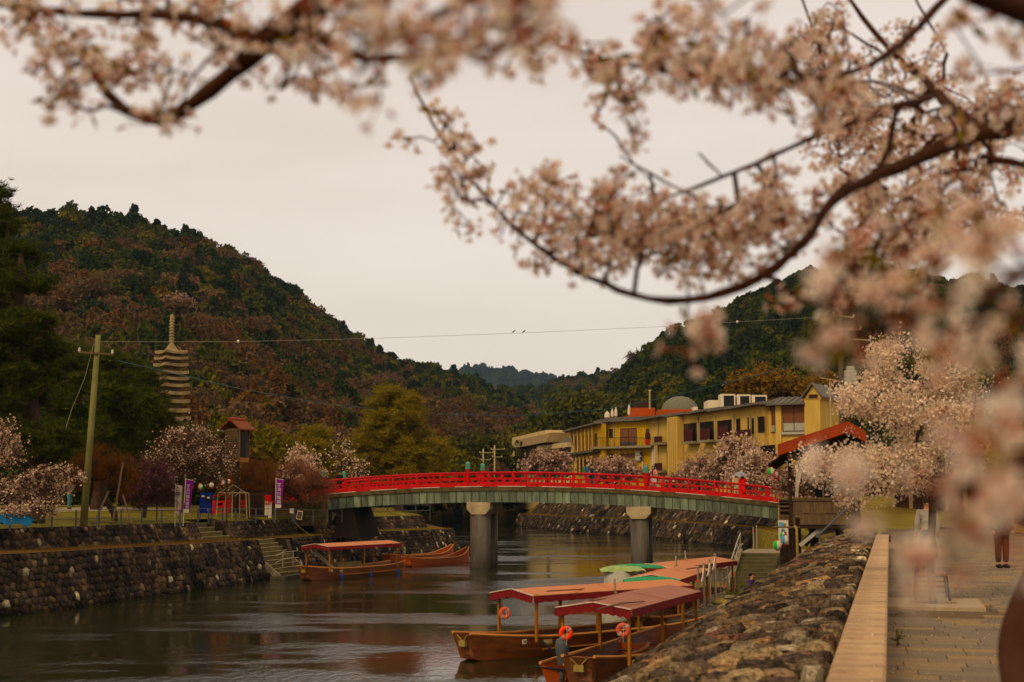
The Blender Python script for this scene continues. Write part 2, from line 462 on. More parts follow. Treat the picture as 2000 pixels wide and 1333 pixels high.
mrp = n_.new('ShaderNodeMapRange'); mrp.inputs['From Min'].default_value = .47; mrp.inputs['From Max'].default_value = .64; mrp.inputs['To Min'].default_value = .025; mrp.inputs['To Max'].default_value = .30
l_.new(wp.outputs[0], mrp.inputs['Value'])
bun = n_.new('ShaderNodeBump'); bun.inputs['Distance'].default_value = .14
l_.new(mrp.outputs[0], bun.inputs['Strength']); l_.new(ad.outputs[0], bun.inputs['Height']); l_.new(bun.outputs[0], b_.inputs['Normal'])
wm = MB(); wm.quad((-700, -200, 0), (500, -200, 0), (500, 1400, 0), (-700, 1400, 0))
tagset(wm.build('river_water', mw), kind='structure')

# left bank: waterline, then offsets away from the water
LD = np.array([-.97, .24])
LW = [np.array([-33, -8.]), np.array([-26.5, 28.]), G(0, 1205)[:2], G(150, 1188)[:2], G(300, 1166)[:2], G(420, 1149)[:2], G(530, 1131)[:2]]
s0 = LW[-1]; sdir = (LW[-1] - LW[-3]); sdir /= np.linalg.norm(sdir)
LW2 = [s0 + sdir * 4.6, G(700, 1100)[:2], G(760, 1092)[:2], G(830, 1086)[:2], G(905, 1079)[:2]]
POINT = [np.array([-5.2, 127.]), np.array([-8.5, 150.]), np.array([-16, 250.]), np.array([-40, 400.]), np.array([-120, 620.])]
LWu = LW[:-1] + [s0 - sdir * 2.6]; LW2u = [s0 + sdir * 1.7] + LW2
def off(pts, d, z): return [v3(p + LD * d, z if not callable(z) else z(p)) for p in pts]
ztop = lambda p: 2.42 - .30 * min(max((p[1] - 55) / 45, 0), 1.6)
zup = lambda p: 3.36 - .004 * max(p[1] - 55, 0)
stone_wall('long lower stone wall rising from the water on the left bank, before the broad steps', off(LW, 0, -.3), off(LW, .9, ztop), .36, 11, depth=.07)
stone_wall('dark upper stone wall with a few white stones, above the terrace on the left', off(LWu, 3.1, lambda p: ztop(p) - .1), off(LWu, 3.7, zup), .40, 12, shear=.35, depth=.07)
stone_wall('lower stone wall behind the moored boats, running under the bridge to the point', off(LW2, 0, -.3), off(LW2, .9, ztop), .32, 13, shear=.35, depth=.07)
stone_wall('low upper stone wall with white stones beneath the left end of the bridge', off(LW2u, 3.1, lambda p: ztop(p) - .1), off(LW2u, 3.7, zup), .36, 14, shear=.35, depth=.07)
terr = MB()
for seg in (LW, LW2, [LW2[-1]] + POINT[:3]):
    a = off(seg, .85, lambda p: ztop(p) - .015); b = off(seg, 3.2, ztop)
    terr.strip([[p, q] for p, q in zip(a, b)])
tagset(terr.build('terrace_ground', m_dry), kind='structure')
lg = MB()
full = LW + LW2 + POINT
full = [LW[0] - [2, 40]] + full
steps_d = (3.6, 4.6, 7, 10, 14, 20, 30, 60, 150, 500, 2500)
def zpark(d): return 3.34 + min(max(d - 3.6, 0) * .05, .6)
def groundrow(p): return [v3(p + LD * d, (zup(p) - .02 if k == 0 else (zpark(d) if p[1] < 120 else 3.2 + min(d * .02, 1)))) for k, d in enumerate(steps_d)]
rows_a = [groundrow(p) for p in [LW[0] - [2, 40]] + LWu]
rows_b = [groundrow(p) for p in LW2u + POINT]
lg.strip(rows_a); lg.strip(rows_b)
lg.strip([[q for q in rows_a[-1][1:]], [q for q in rows_b[0][1:]]])
tagset(lg.build('park_ground', m_grass), kind='structure')
# banks of the point and far shore (sloping stone, too far to tell stones apart)
fb = MB()
pb = [LW2[-1]] + POINT
fb.strip([[v3(p, -.3), v3(p + LD * .9, ztop(p))] for p in pb]); fb.strip([[v3(p + LD * 3.1, ztop(p) - .1), v3(p + LD * 3.7, zup(p))] for p in pb])
m_farstone = M('far_stone_bank', (.085, .06, .038), .95, var=.7, scale=2.2, bump=1, bscale=3)
tagset(fb.build('riverbank', m_farstone), kind='structure')

# right bank beyond the bridge
RB = [np.array([15.2, 72.]), np.array([17.2, 92.]), G(1450, 1073)[:2], G(1380, 1065)[:2], G(1270, 1052)[:2], G(1230, 1047)[:2], G(1105, 1040)[:2], G(1000, 1028)[:2], G(965, 1014)[:2], np.array([-22, 420.]), np.array([-95, 640.])]
RD = np.array([.97, .24])
def offr(pts, d, z): return [v3(p + RD * d, z) for p in pts]
stone_wall('lower rubble stone wall of the right bank beyond the bridge', offr(RB[2:8], 0, -.3), offr(RB[2:8], 1.3, 1.95), .55, 15, shear=.4, sign=-1, depth=.1)
stone_wall('mossy upper stone slope of the right bank behind the second pier', offr(RB[2:8], 3.0, 1.9), offr(RB[2:8], 4.8, 3.9), .7, 16, shear=.4, sign=-1, depth=.08, nparts=200)
rg = MB()
rows = []
for i, p in enumerate(RB):
    zz = [-.3 if i < 2 or i > 7 else -.9, 1.92, 1.93, 3.86 if i > 1 else 3.0, 4.0 if i > 1 else 3.1, 5.0, 8, 30, 60]
    dd = [0, 1.3, 3.0, 4.8, 6, 60, 160, 900, 4000]
    rows.append([v3(p + RD * (d if k else (0 if i < 2 or i > 7 else .7)), z - (.06 if k < 3 else 0)) for k, (d, z) in enumerate(zip(dd, zz))])
rg.strip(rows)
tagset(rg.build('right_bank_ground', m_drygrass), kind='structure')

# ------------------------------------------------------------------ hills and woods
def hill(name, sil, y0, y1, nv=14, x0=None, z0=4.0, seed=3, power=1.0, back=250):
    """terrain from base distance y0(px) to ridge distance y1(px); sil = [(px, py)] of the tree-less ridge"""
    r_ = np.random.default_rng(seed)
    pxs = np.linspace(sil[0][0], sil[-1][0], 60)
    ys = np.interp(pxs, [s[0] for s in sil], [s[1] for s in sil])
    Y0 = np.interp(pxs, [s[0] for s in y0], [s[1] for s in y0]); Y1 = np.interp(pxs, [s[0] for s in y1], [s[1] for s in y1])
    rows = []
    for i, px in enumerate(pxs):
        top = P(px, ys[i], Y1[i]); r0 = ray(px, 970); base = np.array([r0[0] / r0[1] * Y0[i], Y0[i], z0])
        row = []
        for k in range(nv + 1):
            t = k / nv; q = base + (top - base) * t
            q[2] = z0 + (top[2] - z0) * (t ** power)
            if 0 < t: q[2] += r_.normal() * 1.2 * (1 - t) * (Y1[i] / 500)
            row.append(q)
        row.append(top + np.array([top[0] / top[1] * back, back, -.15 * back])); row.append(top + np.array([top[0] / top[1] * back * 3, back * 3, -top[2]]))
        rows.append(row)
    m = MB(); m.strip(rows)
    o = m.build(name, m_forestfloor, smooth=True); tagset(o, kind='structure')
    return np.array(rows)
def foot_points(rows, n, seed, y0, y1):
    r_ = np.random.default_rng(seed); k = r_.uniform(0, len(rows) - 1.01, n); out = []
    for q in k:
        i = int(q); a = rows[i, 0] * (1 - q + i) + rows[i + 1, 0] * (q - i); d = r_.uniform(y0, y1); out.append([a[0] * d, a[1] * d, a[2] - .5])
    return np.array(out)
def hill_points(rows, n, seed, kmax=None):
    """random points over a hill grid, even per area"""
    r_ = np.random.default_rng(seed); nr, nc = rows.shape[:2]; kmax = kmax or nc - 2
    A = []; idx = []
    for i in range(nr - 1):
        for k in range(kmax):
            a, b, c = rows[i, k], rows[i + 1, k], rows[i, k + 1]; A.append(np.linalg.norm(np.cross(b - a, c - a))); idx.append((i, k))
    A = np.array(A); ch = r_.choice(len(A), n, p=A / A.sum()); u, w = r_.random(n), r_.random(n)
    out = []
    for c, s, t in zip(ch, u, w):
        i, k = idx[c]
        out.append(rows[i, k] * (1 - s) * (1 - t) + rows[i + 1, k] * s * (1 - t) + rows[i, k + 1] * (1 - s) * t + rows[i + 1, k + 1] * s * t)
    return np.array(out)

def crown_proto(name, mat, seed, n=900, leaf=.16, kind='round', trunk=True):
    """unit crown (radius ~1, base at z=0) of leaf clumps for the woods on the hills"""
    r_ = np.random.default_rng(seed)
    lob = []
    if kind == 'round':
        for k in range(9):
            a = r_.uniform(0, 2 * math.pi); q = r_.uniform(.05, .6)
            lob.append((q * math.cos(a), q * math.sin(a), r_.uniform(.6, 1.25) * (1.15 - .5 * q), r_.uniform(.32, .5)))
    elif kind == 'cone':
        for k in range(26):
            t = k / 25; a = r_.uniform(0, 6.28); q = (1 - t) * .42
            lob.append((q * math.cos(a), q * math.sin(a), .3 + 1.35 * t, .10 + .40 * (1 - t)))
    else:
        for k in range(12):
            a = r_.uniform(0, 6.28); q = r_.uniform(.1, .7)
            lob.append((q * math.cos(a), q * math.sin(a), r_.uniform(.9, 1.4) - .3 * q, r_.uniform(.3, .4)))
    pts = []; nr = []
    for i in range(n):
        L = lob[r_.integers(len(lob))]; d = r_.normal(size=3); d /= np.linalg.norm(d)
        rr = L[3] * r_.uniform(.75, 1.05) if kind != 'bare' else L[3] * r_.random() ** .4
        pts.append(np.array(L[:3]) + d * rr * [1, 1, .8])
    if kind == 'bare':
        # radiating twigs from a fork
        v = []; f = []
        root = np.array([0, 0, .1])
        for p in pts:
            o = len(v); mid = root + (p - root) * .55 + r_.normal(size=3) * .05; sd = r_.normal(size=3) * .009; tip = p + (p - root) * .15 + r_.normal(size=3) * .1
            v += [mid - sd, mid + sd, tip]; f.append([o, o + 1, o + 2])
            v += [p - sd * 3, p + sd * 3, p + r_.normal(size=3) * .17]; f.append([o + 3, o + 4, o + 5])
        return bpy.data.objects.new(name, _mm(npmesh(name, np.array(v), np.array(f)), mat))
    v, f = scatter(*T_LEAF, np.array(pts), r_.uniform(.7, 1.4, len(pts)) * leaf, rand_rot(len(pts), r_))
    return bpy.data.objects.new(name, _mm(npmesh(name, v, f), mat))
def _mm(me, mat): me.materials.append(mat); return me
def leafmat(name, cols, trans=.15, vamt=.3, crown=0):
    global objrand
    if not crown: return _leafmat(name, cols, trans, vamt)
    old = objrand; objrand = crownrand; m = _leafmat(name, cols, trans, vamt); objrand = old; return m
def crownrand(n, l):
    oi = n.new('ShaderNodeObjectInfo'); ge = n.new('ShaderNodeNewGeometry'); a = n.new('ShaderNodeMath'); a.operation = 'MULTIPLY_ADD'; a.inputs[1].default_value = .38
    b = n.new('ShaderNodeMath'); b.operation = 'MULTIPLY'; b.inputs[1].default_value = .62
    l.new(oi.outputs['Random'], b.inputs[0]); l.new(ge.outputs['Random Per Island'], a.inputs[0]); l.new(b.outputs[0], a.inputs[2]); return a.outputs[0]
def _leafmat(name, cols, trans=.15, vamt=.3):
    return MR(name, [(i / (len(cols) - 1), c) for i, c in enumerate(cols)], rough=.8, vscale=2, vamt=vamt, bump=0, trans=trans)
m_evg = leafmat('evergreen_leaves', [(.010, .015, .003), (.026, .037, .005), (.085, .086, .011)], crown=1)
m_olive = leafmat('olive_leaves', [(.034, .038, .005), (.075, .072, .009), (.16, .125, .015)], crown=1)
m_bare = leafmat('bare_brown_twigs', [(.06, .036, .019), (.105, .064, .033), (.16, .10, .055)], crown=1)
m_russet = leafmat('russet_leaves', [(.07, .034, .012), (.11, .052, .018), (.13, .07, .02)], crown=1)
m_conif = leafmat('conifer_needles', [(.016, .024, .009), (.028, .034, .012), (.04, .044, .014)], crown=1)
m_palepink = leafmat('wild_cherry_blossom', [(.22, .14, .11), (.34, .23, .19)])
protos = [crown_proto('wood_crown', m_evg, 1, 1000), crown_proto('wood_crown', m_evg, 2, 1000), crown_proto('wood_crown', m_olive, 3, 1000),
          crown_proto('wood_crown', m_conif, 4, 800, kind='cone'), crown_proto('wood_crown', m_bare, 5, 1000, kind='bare'), crown_proto('wood_crown', m_russet, 6, 900, .12),
          crown_proto('wood_crown', m_palepink, 7, 700, .08), crown_proto('wood_crown', m_olive, 8, 1000), crown_proto('wood_crown', m_bare, 9, 900, .13)]
def woods(name, pts, kinds, scales, label):
    """stuff: one object that places the crowns on the points"""
    r_ = np.random.default_rng(5)
    pts = np.array(pts); pts[:, 2] -= scales * .35
    me = npmesh(name, pts, [])
    a = me.attributes.new('k', 'INT', 'POINT'); a.data.foreach_set('value', np.asarray(kinds, np.int32))
    a = me.attributes.new('s', 'FLOAT_VECTOR', 'POINT')
    sc = np.stack([scales * r_.uniform(.85, 1.15, len(pts)), scales * r_.uniform(.85, 1.15, len(pts)), scales * r_.uniform(.8, 1.25, len(pts))], 1)
    a.data.foreach_set('vector', sc.astype(np.float32).ravel())
    a = me.attributes.new('r', 'FLOAT_VECTOR', 'POINT')
    a.data.foreach_set('vector', np.stack([np.zeros(len(pts)), np.zeros(len(pts)), r_.uniform(0, 6.28, len(pts))], 1).astype(np.float32).ravel())
    o = link(name, me); tagset(o, label, kind='stuff')
    ng = bpy.data.node_groups.new(name, 'GeometryNodeTree')
    ng.interface.new_socket('Geometry', in_out='INPUT', socket_type='NodeSocketGeometry'); ng.interface.new_socket('Geometry', in_out='OUTPUT', socket_type='NodeSocketGeometry')
    gi = ng.nodes.new('NodeGroupInput'); go = ng.nodes.new('NodeGroupOutput'); j = ng.nodes.new('GeometryNodeJoinGeometry')
    def attr(nm, t):
        q = ng.nodes.new('GeometryNodeInputNamedAttribute'); q.data_type = t; q.inputs[0].default_value = nm; return q.outputs['Attribute']
    k_, s_, r2 = attr('k', 'INT'), attr('s', 'FLOAT_VECTOR'), attr('r', 'FLOAT_VECTOR')
    for i, p in enumerate(protos):
        cmp = ng.nodes.new('FunctionNodeCompare'); cmp.data_type = 'INT'; cmp.operation = 'EQUAL'; cmp.inputs[3].default_value = i
        ng.links.new(k_, cmp.inputs[2])
        oi = ng.nodes.new('GeometryNodeObjectInfo'); oi.inputs[0].default_value = p
        ip = ng.nodes.new('GeometryNodeInstanceOnPoints')
        ng.links.new(gi.outputs[0], ip.inputs['Points']); ng.links.new(cmp.outputs[0], ip.inputs['Selection']); ng.links.new(oi.outputs['Geometry'], ip.inputs['Instance'])
        ng.links.new(s_, ip.inputs['Scale']); ng.links.new(r2, ip.inputs['Rotation']); ng.links.new(ip.outputs[0], j.inputs[0])
    ng.links.new(j.outputs[0], go.inputs[0])
    o.modifiers.new('woods', 'NODES').node_group = ng
    return o
from mathutils import noise as mnoise
def kinds_for(pts, seed, bare=.3, freq=.018, ridge_ev=True):
    r_ = np.random.default_rng(seed); ks = []
    for p in pts:
        q = mnoise.noise(Vector((p[0] * freq, p[2] * freq * 2 + 9, seed * 3.1))) + r_.normal() * .22
        if q > .42 - bare: k = r_.choice([4, 8, 8, 4, 5, 8, 5, 7, 0])
        elif q > -.02: k = r_.choice([2, 7, 0, 3, 1])
        else: k = r_.choice([0, 1, 0, 1, 7, 1, 3])
        if r_.random() < .006: k = 6
        ks.append(k)
    return ks
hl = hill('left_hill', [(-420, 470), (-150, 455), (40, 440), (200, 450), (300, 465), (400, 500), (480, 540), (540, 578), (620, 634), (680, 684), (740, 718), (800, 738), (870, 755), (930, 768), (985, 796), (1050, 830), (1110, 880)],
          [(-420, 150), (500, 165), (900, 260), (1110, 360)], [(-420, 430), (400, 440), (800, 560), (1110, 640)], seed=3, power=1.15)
pl = np.vstack([hill_points(hl, 7500, 21), foot_points(hl, 700, 31, .80, 1.02)]); woods('hillside_wood', pl, kinds_for(pl, 2, .33), np.random.default_rng(1).uniform(2.6, 5.4, len(pl)) * (.8 + .2 * pl[:, 1] / 300), 'wooded hill of evergreens and brown bare trees on the left')
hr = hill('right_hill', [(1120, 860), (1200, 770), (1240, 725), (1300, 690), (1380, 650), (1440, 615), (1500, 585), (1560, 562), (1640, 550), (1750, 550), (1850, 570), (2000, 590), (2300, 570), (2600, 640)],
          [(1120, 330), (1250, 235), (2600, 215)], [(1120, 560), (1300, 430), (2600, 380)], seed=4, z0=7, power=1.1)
pr = np.vstack([hill_points(hr, 6000, 22), foot_points(hr, 500, 32, .93, 1.03)]); kr = kinds_for(pr, 5, .08); woods('hillside_wood', pr, kr, np.random.default_rng(2).uniform(2.8, 5.2, len(pr)), 'dark wooded hill behind the yellow hotel')
hm = hill('middle_hill', [(820, 800), (900, 790), (985, 778), (1050, 768), (1100, 756), (1150, 750), (1200, 742), (1240, 728), (1300, 715), (1400, 720)],
          [(820, 560), (1400, 520)], [(820, 950), (1400, 900)], seed=5, z0=6)
pm = hill_points(hm, 3000, 23); woods('hillside_wood', pm, kinds_for(pm, 7, .38, .01), np.random.default_rng(3).uniform(3.8, 6.8, len(pm)), 'brownish wooded ridge closing the valley in the centre')
hf = hill('far_hill', [(780, 740), (860, 732), (905, 728), (945, 724), (975, 727), (1010, 732), (1045, 738), (1095, 748), (1150, 772), (1300, 800)],
          [(780, 1700), (1300, 1700)], [(780, 2500), (1300, 2500)], seed=6, z0=10)
pf = hill_points(hf, 2600, 24); woods('hillside_wood', pf, [int(k) for k in np.random.default_rng(8).choice([0, 1, 3], len(pf))], np.random.default_rng(4).uniform(7, 11, len(pf)), 'far blue wooded ridge beyond the valley')

# thin valley air
hz = bpy.data.materials.new('haze'); hz.use_nodes = True
hn = hz.node_tree.nodes; hn.clear(); pv = hn.new('ShaderNodeVolumePrincipled'); ho = hn.new('ShaderNodeOutputMaterial')
pv.inputs['Color'].default_value = (.42, .70, .95, 1); pv.inputs['Density'].default_value = .00006; pv.inputs['Anisotropy'].default_value = .0
hz.node_tree.links.new(pv.outputs[0], ho.inputs['Volume'])
hb = MB(); hb.box((0, 1500, 175), (7000, 3400, 357))
tagset(hb.build('haze', hz), kind='stuff')

# ------------------------------------------------------------------ more materials
m_red = M('vermilion_paint', (.42, .024, .014), .6, var=.3, scale=4, bump=.12, spec=.2, dirt=(.25, .02, .012), rand=.12)
m_copper = M('verdigris_copper', (.17, .205, .16), .6, var=.35, scale=1.5, rand=.38, stretch=(3, 3, .6), dirt=(.085, .10, .07))
m_finial = M('bronze_green', (.10, .26, .19), .5, var=.2)
m_deck = M('mossy_concrete', (.10, .075, .04), .9, var=.4, scale=2.5, bump=.5, dirt=(.035, .028, .015))
m_cap = M('pier_concrete', (.42, .34, .23), .85, var=.2, scale=1.2, bump=.2, dirt=(.20, .16, .11))
m_pier = M('steel_pier_sleeve', (.11, .10, .09), .55, var=.4, scale=1.6, stretch=(1, 1, .18), dirt=(.06, .045, .035))
m_white = M('white_paint', (.6, .55, .48), .6, var=.1)
m_coping = M('sandstone_coping', (.44, .315, .21), .9, var=.16, scale=3.2, bump=.35, bscale=60, rand=.12, dirt=(.25, .165, .115))
m_brickface = M('reddish_wall_face', (.20, .10, .045), .9, var=.4, scale=12, bump=.4)
m_paver = MR('granite_paver', [(0, (.15, .12, .095)), (.35, (.20, .165, .125)), (.55, (.185, .15, .12)), (.72, (.24, .18, .12)), (.88, (.28, .195, .115)), (1, (.19, .165, .135))], rough=.85, vscale=55, vamt=.45, bump=.5, bscale=90)
m_timber = M('weathered_timber', (.115, .078, .048), .85, var=.4, scale=5, stretch=(6, 6, .5), bump=.5, bscale=30, rand=.22)
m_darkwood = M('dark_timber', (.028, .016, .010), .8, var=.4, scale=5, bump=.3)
m_rustroof = M('rust_red_sheet_roof', (.24, .048, .016), .6, var=.2, scale=2)
m_steel = M('stainless_steel', (.45, .40, .33), .35, metal=.8, var=.15)
m_greymetal = M('grey_metal', (.07, .075, .085), .5, var=.15)
m_black = M('black_metal', (.012, .012, .014), .45, var=.1)
m_yellow = M('yellow_render', (.46, .285, .05), .85, var=.17, scale=1.6, stretch=(1, 1, .16), bump=.1)
m_yellow2 = M('pale_yellow_render', (.50, .345, .13), .85, var=.17, scale=1.6, stretch=(1, 1, .16), bump=.1)
m_cream = M('cream_render', (.52, .42, .25), .85, var=.17, scale=1.4, stretch=(1, 1, .16))
m_tan = M('tan_panelling', (.22, .16, .09), .85, var=.2, scale=2)
m_tile = M('grey_roof_tile', (.13, .115, .10), .7, var=.25, scale=3, rand=.2)
m_glass = M('dark_window_glass', (.015, .012, .010), .08, var=.2, spec=.6)
m_blind = M('brown_window_blind', (.16, .07, .04), .7, var=.15, scale=3)
m_frame = M('brown_window_frame', (.035, .018, .012), .6)
m_pipe = M('pale_downpipe', (.38, .31, .2), .6)
m_balc = M('maroon_balcony_panel', (.05, .012, .010), .6)
m_ac = M('air_conditioner_grey', (.36, .34, .30), .6)
m_orange = M('orange_roof_wall', (.33, .075, .02), .8)
m_dome = M('dome_membrane', (.14, .14, .105), .8)
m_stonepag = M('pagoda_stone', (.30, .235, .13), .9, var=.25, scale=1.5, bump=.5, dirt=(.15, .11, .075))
m_bark = M('bark', (.045, .028, .020), .95, var=.45, scale=6, bump=1, bscale=12, stretch=(1, 1, .3))
m_barkbrown = M('cherry_bark', (.060, .024, .011), .8, var=.5, scale=30, bump=.9, bscale=80)
m_polewood = M('olive_pole', (.16, .15, .065), .75, var=.2, scale=2)

# ------------------------------------------------------------------ the red bridge
BL = lambda x: 95.0 - .21 * x
def bpoint(px): # plan position on the near face of the bridge under image column px
    r = ray(px, 960); k = r[0] / r[1]; Y = 95 / (1 + .21 * k); return np.array([k * Y, Y])
bdir = np.array([1, -.21]) / math.hypot(1, .21); bnor = np.array([.21, 1]) / math.hypot(1, .21)   # away from camera
def zat(px, py): Y = bpoint(px)[1]; return P(px, py, Y)[2]
KX = [600, 625, 700, 800, 900, 975, 1050, 1150, 1250, 1400, 1530]
KR = [970, 967.5, 959.5, 955.5, 952, 951, 951, 953.5, 957.5, 971, 983.5]
S_k = [float(np.dot(bpoint(x) - bpoint(600), bdir)) for x in KX]
Z_k = [zat(x, y) for x, y in zip(KX, KR)]
pf_ = np.polyfit(S_k, Z_k, 4)
SL = S_k[-1]
def zb(s): return float(np.polyval(pf_, s))
B0 = bpoint(600)
def bp(s, o=0.0, z=0.0):   # s along, o across (0 = near face), z above the rail foot
    q = B0 + bdir * s + bnor * o; return np.array([q[0], q[1], zb(s) + z])
def s_of(px): return float(np.dot(bpoint(px) - B0, bdir))
BW = 4.6
bridge = thing('bridge', 'arched bridge with vermilion railings and green copper side panels over the river', 'bridge', (0, 0, 0))
m = MB(); ss = np.linspace(.2, SL, 40)
for s0_, s1_ in zip(ss[:-1], ss[1:]):
    pass
def beam(mb, o0, o1, z0, z1, a=0.2, b=None, n=40):
    b = b or SL; q = np.linspace(a, b, n)
    prof = lambda s: [bp(s, o0, z0), bp(s, o1, z0), bp(s, o1, z1), bp(s, o0, z1)]
    rows = [prof(s) for s in q]
    mb.strip([r_ + [r_[0]] for r_ in rows]); mb.add(rows[0], [(0, 3, 2, 1)]); mb.add(rows[-1], [(0, 1, 2, 3)])
beam(m, -.12, BW + .12, -.27, -.0); m.build('deck', m_deck, bridge)
m = MB(); beam(m, .25, .5, -1.02, -.275, 1.0); beam(m, BW - .5, BW - .25, -1.02, -.275, 1.0); beam(m, 1.6, 1.9, -.98, -.275, 1.0); m.build('girder', m_darkconc, bridge)
q = np.arange(.75, SL - .3, .515)
for k, s in enumerate(q):
    m = MB(); w = .505
    sl = -.16 if k == 0 else 0
    a, b, c, d = bp(s, .07, -1.04), bp(s + w, .07, -1.04), bp(s + w, -.02, -.275), bp(s + .012, -.02, -.275)
    e, f_, g, h = bp(s, .11, -1.04), bp(s + w, .11, -1.04), bp(s + w, .06, -.275), bp(s + .012, .06, -.275)
    m.add([a, b, c, d, e, f_, g, h], [(0, 1, 2, 3), (7, 6, 5, 4), (0, 4, 5, 1), (1, 5, 6, 2), (3, 2, 6, 7), (0, 3, 7, 4)])
    m.build('copper_panel', m_copper, bridge); m = MB(); m.bar(bp(s + w, .03, -1.03), bp(s + w, -.06, -.28), .035, .04); m.build('panel_seam', m_darkconc, bridge)
for side, o in enumerate((.08, BW - .08)):
    par = bridge
    m = MB(); beam(m, o - .11, o + .11, .03, .30, 0.2 if side else 1.0, SL + .1); m.build('bottom_rail', m_red, par)
    m = MB(); beam(m, o - .05, o + .05, .50, .60, .2 if side else 1.0, SL + .9); m.build('middle_rail', m_red, par)
    pts = [bp(s, o, .92) for s in np.linspace(.8, SL + .9, 40)]
    m = MB(); m.tube(pts, .075, 8); m.build('hand_rail', m_red, par)
    if side == 0:
        m = MB()
        for s in np.arange(1.6, SL - .5, 2.95):
            m.bar(bp(s, -.11, .015), bp(s + 1.9, -.11, .015), .03, .035)
        m.build('drain_strip', m_white, par)
    npost = int(round((SL - s_of(630)) / 1.66))
    ps = [s_of(630) + k * 1.66 for k in range(npost + 1)]
    for k, s in enumerate(ps):
        if side == 0 or k % 1 == 0:
            m = MB(); m.bar(bp(s, o, .0), bp(s, o, .90), .15, .15, up=(bdir[0], bdir[1], 0)); m.build('rail_post', m_red, par)
    for k, s in enumerate(ps[:-1]):
        for fr in (1 / 3, 2 / 3):
            c = s + 1.66 * fr; m = MB(); m.bar(bp(c, o, .28), bp(c, o, .52), .22, .09, up=(bdir[0], bdir[1], 0)); m.build('baluster', m_red, par)
        c = s + .83; m = MB(); m.bar(bp(c, o, .6), bp(c, o, .87), .13, .09, up=(bdir[0], bdir[1], 0)); m.build('baluster', m_red, par)
    for px in (630, 913, 1262):
        s = s_of(px) + (0 if side == 0 else 0)
        m = MB(); m.tube([bp(s, o, -.05), bp(s, o, 1.18)], .155, 12); pst = m.build('newel_post', m_red, par)
        c = bp(s, o, 1.18)
        m = MB(); m.lathe([(.175, 0), (.175, .12), (.14, .14), (.17, .2), (.16, .27), (.15, .29), (.17, .34), (.13, .43), (.04, .5), (.0, .53)], 12, c)
        m.build('bronze_finial', m_finial, pst)
# piers: two columns under a splayed concrete cap
for px, zc in ((935, -1.04), (1247, -1.04)):
    s = s_of(px); c = bp(s, 0, 0)
    zt = c[2] - 1.05
    def q3(ds, o, z): r_ = B0 + bdir * (s + ds) + bnor * o; return (r_[0], r_[1], z)
    m = MB(); prof = [(-.1, zt), (BW + .1, zt), (BW + .1, zt - .45), (BW - .5, zt - .82), (.5, zt - .82), (-.1, zt - .45)]
    hw = .8
    prof_s = [(-hw, zt), (hw, zt), (hw, zt - .42), (hw - .32, zt - .8), (-hw + .32, zt - .8), (-hw, zt - .42)]
    A_ = [q3(ds, -.15, z) for ds, z in prof_s]; Bm = [q3(ds, BW - .9, z) for ds, z in prof_s]
    m.add(A_ + Bm, [tuple(range(6)), tuple(range(11, 5, -1))] + [(k, 6 + k, 6 + (k + 1) % 6, (k + 1) % 6) for k in range(6)])
    m.build('pier_cap', m_cap, bridge, bevel=.02)
    for o in (.55, 2.75):
        m = MB(); b0 = q3(0, o, -1.0); b1 = q3(0, o, zt - .79)
        m.tube([b0, b1], .68 if px < 1000 else .60, 28); m.build('pier_column', m_pier, bridge, smooth=False)
for ch in list(bridge.children_recursive):
    if ch.name.startswith('pier_column'):
        ch.data.polygons.foreach_set('use_smooth', [len(p.vertices) == 4 for p in ch.data.polygons])
# approach ramp rail going down to the left, behind the shrubs
m = MB(); mm_ = MB()
for o in (.08, BW - .08):
    a0 = bp(s_of(630), o, 0); seq = [a0 + np.array([-1.7 * k, .35 * k, -.17 * k - .012 * k * k]) for k in range(6)]
    for hh, rr in ((.15, .12), (.52, .05), (.92, .07)): m.tube([p + [0, 0, hh] for p in seq], rr, 6)
    for p in seq: m.bar(p, p + np.array([0, 0, .95]), .15)
m.build('approach_railing', m_red, bridge)
m = MB(); a0 = bp(s_of(640), 0, -.1); a1 = bp(s_of(640), BW, -.1); e0 = a0 + np.array([-9.5, 2.0, -1.3]); e1 = a1 + np.array([-9.5, 2.0, -1.3])
m.add([a0, a1, e1, e0, a0 - [0, 0, 2], a1 - [0, 0, 2], e1 - [0, 0, 1], e0 - [0, 0, 1]], [(0, 1, 2, 3), (0, 3, 7, 4), (1, 5, 6, 2), (0, 4, 5, 1)])
m.build('approach_ramp', m_deck, bridge)
m = MB(); s = s_of(672); c = bp(s, 0, 0); q_ = []
m.add([bp(s - .6, .3, -1.02), bp(s + .5, .3, -1.02), bp(s + .5, BW, -1.02), bp(s - .6, BW, -1.02)] + [v3(bp(s + a, o)[:2], 1.9) for a, o in ((-.7, .1), (1.2, .1), (1.2, BW), (-.7, BW))], [(0, 1, 5, 4), (1, 2, 6, 5), (2, 3, 7, 6), (3, 0, 4, 7), (0, 3, 2, 1)])
m.build('abutment', m_dirt, bridge)
m = MB(); c1 = bp(SL - .2, -.1, -.05); m.add([bp(SL - .35, -.12, -.28), bp(SL + .9, -.12, -.28), bp(SL + .9, BW, -.28), bp(SL - .35, BW, -.28)] + [v3(bp(SL + a, o)[:2], 1.9) for a, o in ((-.35, -.12), (.9, -.12), (.9, BW), (-.35, BW))], [(0, 1, 5, 4), (1, 2, 6, 5), (2, 3, 7, 6), (3, 0, 4, 7), (0, 3, 2, 1)])
m.build('abutment', m_cap, bridge)

